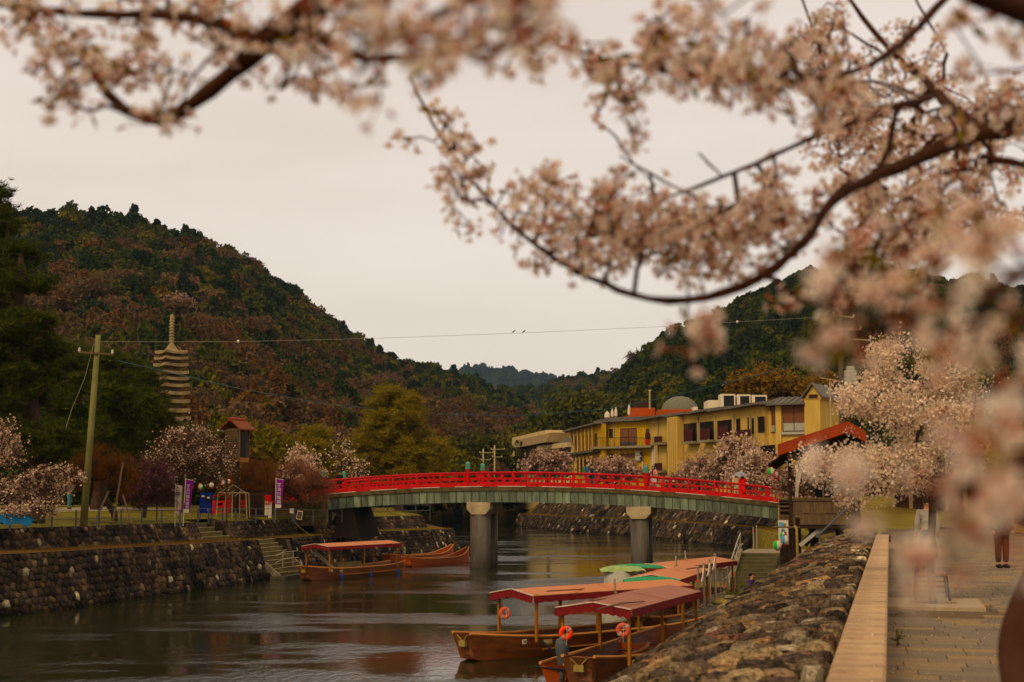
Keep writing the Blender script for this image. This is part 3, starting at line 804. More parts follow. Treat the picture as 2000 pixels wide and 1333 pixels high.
# ------------------------------------------------------------------ left steps to the water
def left_steps():
    t = thing('stone_steps', 'broad concrete steps going down from the park lawn to the water on the left bank', 'steps')
    base = s0; al = sdir; inn = LD          # al along bank, inn away from water
    def q(a, d, z): r_ = base + al * a + inn * d; return np.array([r_[0], r_[1], z])
    # lower flight
    n1, z_lo, z_hi, d_lo, d_hi = 9, .12, 2.15, -.5, 1.9
    for k in range(n1):
        z1 = z_lo + (z_hi - z_lo) * (k + 1) / n1; d0 = d_lo + (d_hi - d_lo) * k / n1; d1 = d_lo + (d_hi - d_lo) * (k + 1) / n1 + .25
        m = MB(); A = [q(.05, d0, z1 - .25), q(4.55, d0, z1 - .25), q(4.55, d1, z1 - .25), q(.05, d1, z1 - .25)]; B = [p + [0, 0, .25] for p in A]
        m.add(A + B, [(0, 1, 5, 4), (1, 2, 6, 5), (2, 3, 7, 6), (3, 0, 4, 7), (4, 5, 6, 7)]); m.build('step', m_steps, t)
        m = MB(); m.bar((A[0] + A[1]) * 0 + q(.05, d0 + .03, z1 + .004), q(4.55, d0 + .03, z1 + .004), .07, .03); m.build('lit_step_edge', m_litedge, t)  # added pale strip, coloured as the lit front edge of the tread
    m = MB(); A = [q(-.8, 2.0, 2.12), q(4.6, 2.0, 2.12), q(4.6, 3.4, 2.16), q(-.8, 3.4, 2.16)]; m.add(A + [p - [0, 0, .6] for p in A], [(0, 1, 2, 3), (0, 4, 5, 1), (1, 5, 6, 2), (3, 7, 4, 0)]); m.build('landing', m_drygrass, t)
    n2 = 5
    for k in range(n2):
        z1 = 2.16 + (3.38 - 2.16) * (k + 1) / n2; d0 = 3.3 + .5 * k; d1 = d0 + .8
        m = MB(); m.bar(q(-2.5, d0 + .03, z1 + .004), q(1.6, d0 + .03, z1 + .004), .07, .03); m.build('lit_step_edge', m_litedge, t)  # added pale strip for the lit edge, as on the lower flight
        m = MB(); A = [q(-2.5, d0, z1 - .3), q(1.6, d0, z1 - .3), q(1.6, d1, z1 - .3), q(-2.5, d1, z1 - .3)]; B = [p + [0, 0, .3] for p in A]
        m.add(A + B, [(0, 1, 5, 4), (1, 2, 6, 5), (2, 3, 7, 6), (3, 0, 4, 7), (4, 5, 6, 7)]); m.build('step', m_steps, t)
    for a, b, c, d in ((q(4.6, -.6, .2), q(4.6, 2.0, 2.2), q(4.85, 2.0, 2.2), q(4.85, -.6, .2)), (q(-.2, -.6, .2), q(-.2, 2.0, 2.3), q(.05, 2.0, 2.3), q(.05, -.6, .2))):
        m = MB(); m.add([a, b, c, d] + [p - [0, 0, .4] for p in (a, b, c, d)], [(0, 1, 2, 3), (0, 4, 5, 1), (2, 6, 7, 3), (0, 3, 7, 4)]); m.build('side_kerb', m_concrete, t)
    m = MB(); A = [q(-.2, -.9, .16), q(5.2, -.9, .16), q(5.2, 0, .16), q(-.2, 0, .16)]; m.add(A + [p - [0, 0, .6] for p in A], [(0, 1, 2, 3), (0, 4, 5, 1), (1, 5, 6, 2), (3, 7, 4, 0)]); m.build('footing', m_darkconc, t)
    h = thing('handrail', 'thin steel handrail with two posts at the foot of the broad left bank steps', 'handrail', q(1.5, -.3, .2))
    loc = Vector([float(c) for c in q(1.5, -.3, .2)])
    def lp(a, d, z): return Vector([float(c) for c in q(a, d, z)]) - loc
    for a in (1.5, 3.2):
        m = MB(); m.tube([lp(a, -.1, .2), lp(a, -.1, 1.5)], .03, 6); m.build('post', m_steel, h)
    for z in (1.05, 1.45):
        m = MB(); m.tube([lp(.3, -.1, z - .15), lp(1.5, -.1, z), lp(3.2, -.1, z), lp(3.9, -.1, z)], .02, 5); m.build('rail', m_steel, h)
m_litedge = M('lit_step_edge_tone', (.36, .31, .19), .9, var=.3, scale=2)  # pale tone imitates light catching the step edges
m_steps = M('worn_step_concrete', (.12, .10, .052), .9, var=.3, scale=2, bump=.3, dirt=(.09, .075, .035))
m_darkstep = M('dark_mossy_step', (.085, .075, .04), .9, var=.4, scale=2, bump=.3)
left_steps()
for p, d, prof_, lab in ((s0, 1, ((0, -.4), (.9, 2.1), (3.3, 2.14), (3.3, -.4)), 'left side of the lower flight'), (LW2[0], -1, ((0, -.4), (.9, 2.1), (3.3, 2.14), (3.3, -.4)), 'right side of the lower flight'), (LWu[-1], 1, ((3.1, 2.0), (3.7, 3.28), (6.5, 3.3), (6.5, 1.8)), 'left side of the upper flight'), (LW2u[0], -1, ((3.1, 2.0), (3.7, 3.28), (6.5, 3.3), (6.5, 1.8)), 'right side of the upper flight')):
    A = [v3(p + LD * o + sdir * d * .01, z) for o, z in prof_]; q_ = [k - np.array([sdir[0], sdir[1], 0]) * .5 * d for k in A]
    m = MB(); m.add(A + q_, [(0, 1, 2, 3), (7, 6, 5, 4)] + [(k, 4 + k, 4 + (k + 1) % 4, (k + 1) % 4) for k in range(4)])
    t = thing('wall_end', 'dark stone return wall on the ' + lab, 'stone wall'); m.build('stone_return', m_farstone, t)


# ------------------------------------------------------------------ promenade: pavement, coping, embankment, quay
ZP = 3.05
m = MB(); m.strip([[W(a, -.3, ZP - .03), W(a, 13, ZP - .03)] for a in (-12, 10, 30, 60, 78)])
m_mortar = M('pavement_bed', (.12, .085, .05), .95, var=.3, scale=14, bump=.3)
tagset(m.build('promenade', m_mortar), kind='structure')
pave = bpy.data.objects['promenade']
nv_ = 0; paver_me = {}
r_ = np.random.default_rng(4)
PB = {}
rows_ = []
a = 11.5; far_m = MB()
while a < 70:
    d = .36 if a < 40 else .36
    b = -.02 - r_.uniform(0, .5)
    while b < 6.8:
        w = r_.choice([.5, .6, .6, .75])
        c = W(a + d / 2, b + w / 2, ZP)
        # leave the kerbed tree pit clear
        if not (20.6 < a + d / 2 < 23.0 and .1 < b + w / 2 < 1.55) and b > -.55:
            if in_frame(c, 0) and nv_ < 300 and a < 40:
                key = (round(w, 2), d)
                if key not in PB:
                    q = MB(); q.box((0, 0, 0), (w - .012, d - .012, .06)); me = bpy.data.meshes.new('paver'); me.from_pydata(q.v, [], q.f); PB[key] = me
                o = link('paver', PB[key], m_paver, pave, (c[0], c[1], ZP - .03 + r_.uniform(-.002, .002)), (0, 0, PROM)); nv_ += 1
            elif a > 8: far_m.box((c[0], c[1], ZP - .03), (w - .012, d - .012, .06), rz=PROM)
        b += w
    a += d
o = far_m.build('paving_beyond', m_paver, pave); o['kind'] = 'stuff'
# coping wall
cw = thing('coping_wall', 'low promenade wall capped with pale sandstone slabs, above the stone embankment', 'wall')
m = MB(); A = []
m.strip([[W(a, -.43, ZP - .5), W(a, -.43, 3.36), W(a, -.09, 3.36), W(a, -.06, ZP - .5)] for a in (2, 20, 47)]); m.build('wall_face', m_brickface, cw)
a = 3.0; mesh_c = None
while a < 46.5:
    L_ = .80; q = MB(); q.box((0, 0, 0), (.385, L_ - .06, .15), rz=0)
    c = W(a + L_ / 2, -.253, 3.5 - .075)
    o = q.build('coping_slab', m_coping, cw, bevel=.02); o.location = [float(k) for k in c]; o.rotation_euler = (0, 0, PROM)
    o.location.z += random.uniform(-.003, .003)
    a += L_
# embankment: flat crest then steep face
emb = thing('stone_embankment', 'rough weathered stone embankment with a broad rubble crest beside the promenade', 'stone embankment')
EP = [(-.46, 3.40), (-.9, 3.37), (-1.5, 3.27), (-2.1, 3.13), (-2.42, 2.98), (-2.8, 2.5), (-3.3, 1.7), (-4.4, .55), (-5.2, -.6)]
pts_e = [np.array([b, 0, z]) for b, z in EP]
EL = [0]
for p, q in zip(pts_e, pts_e[1:]): EL.append(EL[-1] + float(np.linalg.norm(q - p)))
def emap_raw(v): b = np.interp(v, EL, [p[0] for p in pts_e]); z = np.interp(v, EL, [p[2] for p in pts_e]); return b, z
def emap(u, v, h):
    b, z = emap_raw(v); b2, z2 = emap_raw(v + .15); b1, z1 = emap_raw(max(v - .15, 0)); nb, nz_ = -(z1 - z2), -(b2 - b1)
    L_ = math.hypot(nb, nz_) + 1e-9; nb, nz_ = -(z1 - z2) / L_, (b1 - b2) / L_
    return W(4 + u, b + nb * h, z + nz_ * h)
m = MB(); m.strip([[emap(u, v, -.06) for v in EL] for u in np.linspace(0, 50, 26)]); m.add([emap(50, v, -.06) for v in EL] + [W(54, 0, 3.3), W(54, 0, .4)], [tuple(range(len(EL) + 2))]); m.build('earth_core', m_dirt, emb)
masonry(emb, 50, 4.9, .36, .23, emap, m_stone_big, depth=.10, jit=.45, nparts=300, seed=31, rough=True)
# quay
m = MB(); prof = [(-7.25, -.8), (-7.25, .6), (-3.6, .6)]
m.strip([[W(a, b, z) for b, z in prof] for a in (47, 56, 66.5)]); m.add([W(47, b, z) for b, z in prof] + [W(47, -3.6, -.8)], [(0, 3, 2, 1)])
tagset(m.build('quay', m_darkconc), kind='structure')
# right steps
t = thing('quay_steps', 'narrow grey steps rising from the boat quay to the right bank path', 'steps')
for k in range(9):
    z1 = .6 + 1.35 * (k + 1) / 9; a0 = 65.5 + k * .55
    m = MB(); A = [W(a0, -7.0, z1 - .2), W(a0, -5.2, z1 - .2), W(a0 + .8, -5.2, z1 - .2), W(a0 + .8, -7.0, z1 - .2)]; m.add(A + [p + [0, 0, .2] for p in A], [(0, 1, 5, 4), (1, 2, 6, 5), (3, 0, 4, 7), (4, 5, 6, 7)])
    m.build('step', m_darkstep, t)
m = MB(); A = [W(65.5, -7.25, .6), W(65.5, -7.0, .6), W(70.5, -7.0, 1.97), W(70.5, -7.25, 1.97)]; m.add([p + [0, 0, .2] for p in A] + [p - [0, 0, .9] for p in A], [(0, 1, 2, 3), (0, 4, 5, 1), (0, 3, 7, 4), (1, 5, 6, 2)]); m.build('side_kerb', m_concrete, t)
m = MB(); A = [W(70.4, -7.2, 1.97), W(70.4, -3.5, 1.97), W(76, -3.5, 1.97), W(76, -7.2, 1.97)]; m.quad(*A); m.add([W(65.3, -5.2, .6), W(70.4, -5.2, .6), W(70.4, -5.2, 1.97), W(65.3, -5.2, 1.2)], [(0, 1, 2, 3)]); m.build('landing', m_concrete, t)

# ------------------------------------------------------------------ hotel and buildings on the right bank
def vplane(A, B):
    """vertical plane through plan points A, B; f(px, py) -> point on it; out = unit normal towards the camera"""
    A = np.array(A[:2], float); B = np.array(B[:2], float); d = B - A; d /= np.linalg.norm(d); n = np.array([d[1], -d[0]])
    if np.dot(n, -A) < 0: n = -n
    def f(px, py, o=0.0):
        r_ = ray(px, py); t = np.dot(A + n * o, n) / np.dot(r_[:2], n); return np.array([0, 0, CAMZ]) + r_ * t
    return f, np.array([d[0], d[1], 0]), np.array([n[0], n[1], 0])
def xy(px, Y): r_ = ray(px, 900); return np.array([r_[0] / r_[1] * Y, Y])
class Face:
    def __init__(s, p0, Y0, p1, Y1):
        if Y0 > 130 and Y0 < 250: Y0 *= 1.13; Y1 *= 1.13
        s.f, s.d, s.n = vplane(xy(p0, Y0), xy(p1, Y1)); s.p0, s.p1 = p0, p1
    def rect(s, px0, py0, px1, py1, o0, o1, mb):
        """box standing on the face: image rectangle at its left edge's top and right edge's height, from offset o0 to o1"""
        a = s.f(px0, (py0 + py1) / 2); b = s.f(px1, (py0 + py1) / 2)
        c = (px0 + px1) / 2; zt = s.f(c, py0)[2]; zb_ = s.f(c, py1)[2]
        v = []
        for o in (o0, o1):
            for p in (a, b):
                for z in (zb_, zt): v.append([p[0] + s.n[0] * o, p[1] + s.n[1] * o, z])
        mb.add(v, [(0, 1, 3, 2), (4, 6, 7, 5), (0, 4, 5, 1), (2, 3, 7, 6), (0, 2, 6, 4), (1, 5, 7, 3)])
    def wall(s, px0, px1, ztop, parent, mat, zbot=2.5, th=.6, name='wall'):
        a = s.f(px0, 900); b = s.f(px1, 900); m = MB()
        v = [[p[0] - s.n[0] * o, p[1] - s.n[1] * o, z] for o in (th, 0) for p in (a, b) for z in (zbot, ztop)]
        m.add(v, [(0, 1, 3, 2), (4, 6, 7, 5), (0, 4, 5, 1), (2, 3, 7, 6), (0, 2, 6, 4), (1, 5, 7, 3)])
        return m.build(name, mat, parent)
    def window(s, px0, py0, px1, py1, parent, pane=None, bars=1, deep=0.05, cross=0, frame=None, blind=0):
        frame = frame or m_frame
        m = MB(); w = .07
        a, b = s.f(px0, py0), s.f(px1, py0); c = (px0 + px1) / 2; zt, zb_ = s.f(c, py0)[2], s.f(c, py1)[2]
        L_ = np.linalg.norm((b - a)[:2])
        def seg(u0, u1, z0, z1, o0, o1, mb):
            p, q = a + (b - a) * u0 / L_, a + (b - a) * u1 / L_
            v = [[k[0] + s.n[0] * o, k[1] + s.n[1] * o, z] for o in (o0, o1) for k in (p, q) for z in (z0, z1)]
            mb.add(v, [(0, 1, 3, 2), (4, 6, 7, 5), (0, 4, 5, 1), (2, 3, 7, 6), (0, 2, 6, 4), (1, 5, 7, 3)])
        o = .1
        seg(0, w, zb_, zt, .002, o, m); seg(L_ - w, L_, zb_, zt, .002, o, m); seg(w, L_ - w, zt - w, zt, .002, o, m); seg(w, L_ - w, zb_, zb_ + w, .002, o + .02, m)
        for k in range(1, bars + 1): u = L_ * k / (bars + 1); seg(u - .03, u + .03, zb_ + w, zt - w, .03, o - .01, m)
        for k in range(1, cross + 1): z = zb_ + (zt - zb_) * k / (cross + 1); seg(w, L_ - w, z - .025, z + .025, .031, o - .015, m)
        fr = m.build('window', frame, parent)
        m = MB(); seg(w, L_ - w, zb_ + w, zt - w, .004, .028, m); m.build('pane', pane or m_glass, fr)
        if blind:
            m = MB(); seg(w, L_ - w, zt - (zt - zb_) * blind, zt - w, .029, .05, m); m.build('blind', m_blind, fr)
        return fr
    def tube(s, px, py0, py1, o, r_, parent, mat=None, name='downpipe'):
        a = s.f(px, py0); b = s.f(px, py1); m = MB(); off_ = s.n * o
        m.tube([a + off_, np.array([a[0], a[1], b[2]]) + off_], r_, 6); m.build(name, mat or m_pipe, parent)
def eave(parent, pts, ztops, depth, n_list, mat=m_tile, up=.55, th=.14, name='roof_eave', back=2.0):
    """pitched eave strip along plan points: overhangs outwards by depth, rises behind"""
    m = MB(); rows = []
    for p, z, n in zip(pts, ztops, n_list):
        o = np.array([n[0], n[1], 0]); p = np.array([p[0], p[1], 0])
        rows.append([p + o * depth + [0, 0, z - th], p + o * depth + [0, 0, z], p - o * back + [0, 0, z + up], p - o * back + [0, 0, z - th]])
    m.strip([r_ + [r_[0]] for r_ in rows]); m.add(rows[0], [(0, 3, 2, 1)]); m.add(rows[-1], [(0, 1, 2, 3)])
    o = m.build(name, mat, parent)
    return rows
def ribs(parent, rows, step=.45):
    mb = MB()
    for r0, r1 in zip(rows, rows[1:]):
        L_ = np.linalg.norm(r1[1] - r0[1]); n = max(1, int(L_ / step))
        for k in range(n):
            t = (k + .5) / n; a = r0[1] + (r1[1] - r0[1]) * t; b = r0[2] + (r1[2] - r0[2]) * t
            mb.bar(a + [0, 0, .05], b + [0, 0, .05], .13, .09)
    o = mb.build('tile_ridges', m_tile, parent); o['kind'] = 'stuff'
def hotel():
    t = thing('hotel', 'yellow three-storey riverside hotel with grey tiled eaves and brown windows', 'hotel')
    F1 = Face(1113, 190, 1178, 170); F2 = Face(1172, 172, 1272, 167); F3 = Face(1270, 167, 1492, 141); F4 = Face(1490, 143.5, 1518, 139.8); F5 = Face(1516, 140, 1575, 138.6); F6 = Face(1573, 138, 1604, 137.2)
    z1 = F1.f(1130, 838)[2]; z2 = F2.f(1220, 822)[2]; z3 = F3.f(1380, 805)[2]; z5 = F5.f(1545, 790)[2]; z6 = F6.f(1588, 778)[2]
    F1.wall(1113, 1176, z1, t, m_yellow); F2.wall(1172, 1272, z2, t, m_yellow, th=5); F3.wall(1268, 1492, z3, t, m_yellow2, th=6); F4.wall(1490, 1518, z5, t, m_yellow2, th=6); F5.wall(1516, 1576, z5, t, m_yellow2, th=6); F6.wall(1573, 1604, z6, t, m_yellow2, th=7)
    # body behind
    m = MB(); q = [F1.f(1113, 900) - F1.n * .5, F2.f(1172, 900) - F2.n * .5, F2.f(1270, 900) - F2.n * .6, F3.f(1490, 900) - F3.n * .5, F6.f(1604, 900) - F6.n * .5]
    back = [p + np.array([5.5, 13, 0]) for p in q][::-1]
    m.prism([(p[0], p[1]) for p in q + back], 2.5, z1 - .3); m.build('rear_block', m_yellow2, t)
    # gable tower with slanted roof
    a, b = F6.f(1573, 780), F6.f(1604, 780); mid = (a + b) / 2; bk = -F6.n * 5.5; zt = F6.f(1588, 752)[2]; zl = F6.f(1588, 776)[2]
    m = MB(); m.add([[a[0], a[1], zl - .3], [b[0], b[1], zl - .3], [b[0], b[1], zl], [mid[0], mid[1], zt], [a[0], a[1], zl]] + [[p[0] + bk[0], p[1] + bk[1], z] for p, z in ((a, zl - .3), (b, zl - .3), (b, zl), (mid, zt), (a, zl))],
              [(0, 1, 2, 3, 4), (9, 8, 7, 6, 5), (0, 5, 6, 1), (1, 6, 7, 2), (0, 4, 9, 5)]); m.build('gable', m_yellow2, t)
    o = F6.n * .5; L_ = F6.d * .5
    m = MB()
    for p, sgn in ((a, -1), (b, 1)):
        e0 = np.array([p[0], p[1], zl - .12]) + F6.d * .35 * sgn + o; e1 = np.array([mid[0], mid[1], zt + .06]) + o; w = bk - o * 1.0
        m.add([e0, e1, e1 + w, e0 + w] + [k + [0, 0, .14] for k in (e0, e1, e1 + w, e0 + w)], [(0, 1, 2, 3), (7, 6, 5, 4), (0, 4, 5, 1), (2, 6, 7, 3), (0, 3, 7, 4)])
    m.build('gable_roof', m_tile, t)
    m = MB()
    for k in (-.5, 0, .5):
        c = (a + b) / 2 + F6.d * k * .62 + F6.n * .03; m.tube([np.array([c[0], c[1], zt - 1.25]), np.array([c[0], c[1], zt - 1.25]) + F6.n * .04], .22, 10)
    m.build('gable_crest', m_frame, t)
    # eaves
    def along(F, pxs, inset=0): return [F.f(p, 900)[:2] - F.n[:2] * inset for p in pxs]
    ra = eave(t, along(F1, (1110, 1176)), (z1, z1 + .1), .9, [F1.n[:2]] * 2); ribs(t, ra, .6)
    rb = eave(t, along(F2, (1168, 1274)), (z2, z2), 1.0, [F2.n[:2]] * 2); ribs(t, rb, .6)
    for p0, p1 in ((1270, 1305), (1312, 1358), (1362, 1392), (1396, 1436), (1440, 1494)):
        oo = .0 if p0 in (1312, 1396) else .0
        rc = eave(t, along(F3, (p0 - 6, p1 + 4)), (z3 + .0, z3 + .15), 1.25 if p0 in (1270, 1362, 1440) else .9, [F3.n[:2]] * 2, up=.45); ribs(t, rc, .6)
    rd = eave(t, [F4.f(1488, 900)[:2], F5.f(1516, 900)[:2], F5.f(1578, 900)[:2]], (z5, z5 + .02, z5 + .02), 1.2, [F4.n[:2], F5.n[:2], F5.n[:2]], up=.9); ribs(t, rd, .6)
    # left wing: tall narrow bays between columns, two storeys
    for k in range(7):
        px = 1119 + k * 7.2
        F1.window(px, 853 - k * 1.0, px + 4.2, 882 - k * .6, t, bars=0); F1.window(px, 898 - k * .2, px + 4.2, 926, t, bars=0)
        F1.tube(px - 1.6, 839 - k * 1.5, 884 - k * .4, .28, .13, t, m_yellow2, 'column'); F1.tube(px - 1.6, 890, 930, .5, .13, t, m_yellow2, 'column')
    m = MB(); F1.rect(1110, 883, 1172, 887.5, 0, 1.0, m); m.build('ledge', m_darkconc, t)
    # centre block
    F2.window(1180, 841, 1187, 856, t, pane=m_blind, bars=0); F2.window(1190, 838, 1198, 855, t, bars=0)
    F2.window(1212, 837, 1243.5, 871, t, bars=1, cross=1, blind=.8); F2.window(1212, 886, 1243, 918, t, bars=1, cross=1, blind=.3, pane=m_tan)
    F2.window(1191, 887, 1198, 902, t, bars=0); F2.window(1262, 838, 1268, 862, t, bars=0)
    m = MB(); F2.rect(1166, 872, 1284, 876.5, 0, 1.5, m); m.build('balcony_slab', m_concrete, t)
    m = MB(); F2.rect(1172, 919, 1272, 924, 0, 1.3, m); m.build('balcony_slab', m_concrete, t)
    m = MB()
    for k in range(37):
        px = 1167 + k * 3.15; a = F2.f(px, 872, 1.42); b = F2.f(px, 855.5, 1.42); m.bar(a, [a[0], a[1], b[2]], .035)
    o = m.build('balcony_rail', m_frame, t); o['kind'] = 'stuff'
    m = MB(); a, b = F2.f(1167, 855.5, 1.42), F2.f(1282, 855.5, 1.42); m.bar(a, b, .06); m.build('balcony_handrail', m_frame, t)
    m = MB(); F2.rect(1263, 846, 1272, 858, .3, .36, m); m.build('notice_board', m_balc, t)
    m = MB(); F2.rect(1263, 859, 1270, 869, .3, .38, m); m.build('notice_board', m_red, t)
    for py in (886, 896): 
        m = MB(); F2.rect(1244.5, py - 5, 1256.5, py + 4, .05, .5, m); ac = m.build('air_conditioner', m_ac, t)
        m = MB(); c = F2.f(1252, py, .51); m.tube([c, c + F2.n * .03], .23, 12); m.build('fan_grille', m_black, ac)
    for px in (1199.5, 1176): F2.tube(px, 824, 870, .1, .09, t)
    for px in (1281, 1285, 1289): F2.tube(px, 874, 930, .7, .13, t, m_white)
    F2.tube(1257.5, 902, 930, .3, .1, t, m_white)
    # right wing: recessed bays with maroon balconies
    for (w0, w1, y0, y1, bx0, bx1, by0, by1) in ((1305, 1315, 829, 864, 1291, 1306, 853, 868), (1337, 1361, 827, 863, 1349, 1366, 840, 866), (1368, 1394, 824, 861, 1382, 1400, 838, 863), (1402, 1429, 821, 858, 1416, 1436, 833, 861)):
        F3.window(w0, y0, w1, y1, t, bars=2, cross=2)
        m = MB(); F3.rect(bx0, by0, bx1, by1 - 3, .9, .96, m); F3.rect(bx0, by0, bx0 + 1, by1 - 3, .1, .9, m); m.build('balcony_panel', m_balc, t)
        m = MB(); F3.rect(bx0 - 3, by1 - 3, bx1 + 2, by1 + 1.5, 0, 1.1, m); m.build('balcony_slab', m_concrete, t)
    for (w0, w1, y0, y1) in ((1439, 1446, 818, 843), (1461, 1464, 815, 842), (1469, 1476, 817, 847), (1304, 1314, 881, 917), (1402, 1428, 876, 889), (1481, 1493, 814, 845)):
        F3.window(w0, y0, w1, y1, t, bars=0 if w1 - w0 < 12 else 2)
    m = MB(); F3.rect(1291, 905, 1306, 920, .9, .96, m); m.build('balcony_panel', m_balc, t)
    m = MB(); F3.rect(1288, 920, 1310, 924, 0, 1.1, m); m.build('balcony_slab', m_concrete, t)
    m = MB(); F3.rect(1446, 840, 1478, 853, .7, .75, m); m.build('balcony_panel', m_balc, t)
    for px in (1286, 1316, 1364, 1398, 1434, 1466, 1476): F3.tube(px, 812, 930 if px < 1330 else 868, .12, .10, t)
    m = MB()
    for p0, p1 in ((1316, 1336),): F3.rect(p0, 815, p1, 935, .05, .9, m)
    m.build('pilaster', m_yellow2, t)
    for px in (1319, 1323, 1327, 1331): F3.tube(px, 818, 932, .92, .02, t, m_tan, 'panel_joint')
    # right block with blinds
    F4.window(1494, 795, 1514.5, 846, t, bars=1, blind=.72, pane=m_ac); F5.window(1528, 791, 1573, 843, t, bars=1, blind=.68, pane=m_ac)
    m = MB(); F5.rect(1527, 844, 1574, 849, 0, .4, m); m.build('window_sill', m_ac, t)
    m = MB(); F5.rect(1516, 793, 1527, 880, 0, .25, m); m.build('pilaster', m_yellow2, t)
    F3.window(1486, 870, 1514, 890, t, bars=1)
    # roof things
    def rbox(px0, py0, px1, py1, Y, dep, mat, name, par=t):
        Y *= 1.13; py0 -= 5 if px0 > 1380 else 2; a, b = P(px0, py1, Y), P(px1, py0, Y); m = MB(); m.box(((a[0] + b[0]) / 2, Y + dep / 2, (a[2] + b[2]) / 2), (b[0] - a[0], dep, b[2] - a[2])); return m.build(name, mat, par, bevel=.02)
    rbox(1232, 799, 1279, 817, 174, 5, m_orange, 'roof_room'); rbox(1242, 788, 1272, 800, 176, 3, m_frame, 'roof_room'); rbox(1288, 802, 1372, 812, 166, 5, m_orange, 'roof_room')
    m = MB(); c = P(1328, 804, 191); m.lathe([(2.6, -1), (2.55, .0), (2.35, .8), (1.9, 1.35), (1.25, 1.8), (.55, 2.0), (0, 2.05)], 20, c); m.build('roof_dome', m_dome, t, smooth=True)
    rbox(1383, 787, 1410, 802, 160, 4, m_white, 'roof_room'); rbox(1354, 797, 1363, 806, 165, 2, m_white, 'roof_room')
    for px0, px1, py0, py1 in ((1408, 1436, 775, 798), (1440, 1466, 776, 796), (1469, 1498, 777, 792)):
        b = rbox(px0, py0, px1, py1, 158, 2.2, m_white, 'air_handler')
        bb = rbox(px0 + 6, py0 + 3, px1 - 2.5, py1 - 3, 157.94, .1, m_black, 'fan_grille', b)
    m = MB(); a = P(1269, 800, 194); m.tube([a, P(1269, 762, 194)], .12, 6); m.tube([P(1266, 763, 194), P(1272, 763, 194)], .1, 6); m.build('roof_mast', m_pipe, t)
    m = MB(); F2.rect(1200, 817, 1284, 818.5, -2, -1.95, m); F2.rect(1200, 811, 1284, 812, -2, -1.95, m)
    for k in range(14): F2.rect(1200 + k * 6, 811, 1200.6 + k * 6, 824, -2, -1.95, m)
    o = m.build('roof_railing', m_orange, t); o['kind'] = 'stuff'
    for i, (px, py, lab) in enumerate(((1186, 808, 'widest closed white parasol at the left end of the hotel roof'), (1196, 803, 'short closed parasol second from the left on the hotel roof'), (1203, 800, 'closed parasol in the middle of the hotel roof terrace'), (1229, 794, 'tallest closed white parasol beside the orange roof room'))):
        b = P(px, 824, 197); h_ = (824 - py) * 197 / FPX + .3
        u = thing('parasol', lab, 'parasol', b, group='closed parasols on the hotel roof')
        m = MB(); m.tube([(0, 0, 0), (0, 0, h_)], .05, 6); m.build('pole', m_white, u)
        w = .75 if i == 0 else .4
        m = MB(); m.lathe([(.05, h_ * .35), (w * .55, h_ * .4), (w * .5, h_ * .75), (.05, h_)], 8); m.build('canopy', m_white, u)
    return t
hotel()
def annex():
    t = thing('concrete_hall', 'low cream hall with overhanging tan fascia left of the yellow hotel', 'building')
    F = Face(1000, 226, 1064, 200); G_ = Face(1060, 200, 1118, 186)
    zt = F.f(1030, 862)[2]
    F.wall(1000, 1066, F.f(1000, 884)[2] + 2.6, t, m_cream, th=3); G_.wall(1060, 1118, G_.f(1090, 872)[2], t, m_cream, th=10)
    m = MB()
    a, b = F.f(998, 872, 1.6), F.f(1066, 862, 1.6); 
    top = F.f(1032, 857)[2]; bot = F.f(1032, 874)[2]
    v = [[p[0] - F.n[0] * o, p[1] - F.n[1] * o, z] for o in (9, 0) for p in (a, b) for z in (bot, top)]
    v[5][0] -= F.n[0] * .8; v[5][1] -= F.n[1] * .8; v[7][0] -= F.n[0] * .8; v[7][1] -= F.n[1] * .8
    m.add(v, [(0, 1, 3, 2), (4, 6, 7, 5), (0, 4, 5, 1), (2, 3, 7, 6), (0, 2, 6, 4), (1, 5, 7, 3)]); m.build('roof', m_tan, t)
    F.window(1006, 877, 1030, 889, t, bars=2, deep=.2); F.window(1052, 877, 1061, 888, t, bars=0)
    m = MB(); F.rect(1003, 889, 1062, 893, .05, .5, m); m.build('ledge', m_frame, t)
    for px in (1033, 1040, 1047, 1055): F.tube(px, 872, 888, .1, .1, t, m_tan, 'column')
    F.tube(1026, 893, 920, .3, .14, t, m_white); F.tube(1002, 880, 920, .3, .1, t)
    m = MB(); G_.rect(1058, 868, 1117, 877, .05, .8, m); m.build('parapet', m_cream, t)
    for k in range(6): G_.window(1066 + k * 8.5, 880 - k * .5, 1072 + k * 8.5, 886 - k * .7, t, bars=0)
    m = MB(); a, b = G_.f(1068, 868), G_.f(1117, 854); bk = -G_.n * 6
    m.add([a, G_.f(1119, 868), b, a + bk, G_.f(1119, 868) + bk, b + bk], [(0, 1, 2), (3, 5, 4), (0, 2, 5, 3), (0, 3, 4, 1)]); m.build('roof', m_tile, t)
annex()
def boathouse():
    t = thing('river_outlet', 'small yellow concrete outlet building with a dark square opening seen under the bridge', 'building')
    F = Face(864, 262, 912, 256)
    F.wall(864, 886, F.f(875, 985)[2], t, m_yellow2, zbot=0, th=4); F.wall(904, 912, F.f(905, 985)[2], t, m_yellow2, zbot=0, th=4)
    F.wall(884, 906, F.f(895, 985)[2], t, m_yellow2, zbot=F.f(895, 990)[2], th=3.9); F.wall(885.5, 904.5, F.f(895, 990)[2], t, m_black, zbot=F.f(895, 1004)[2], th=4, name='opening')  # black sheet fills the opening, painted for the shade inside it
boathouse()

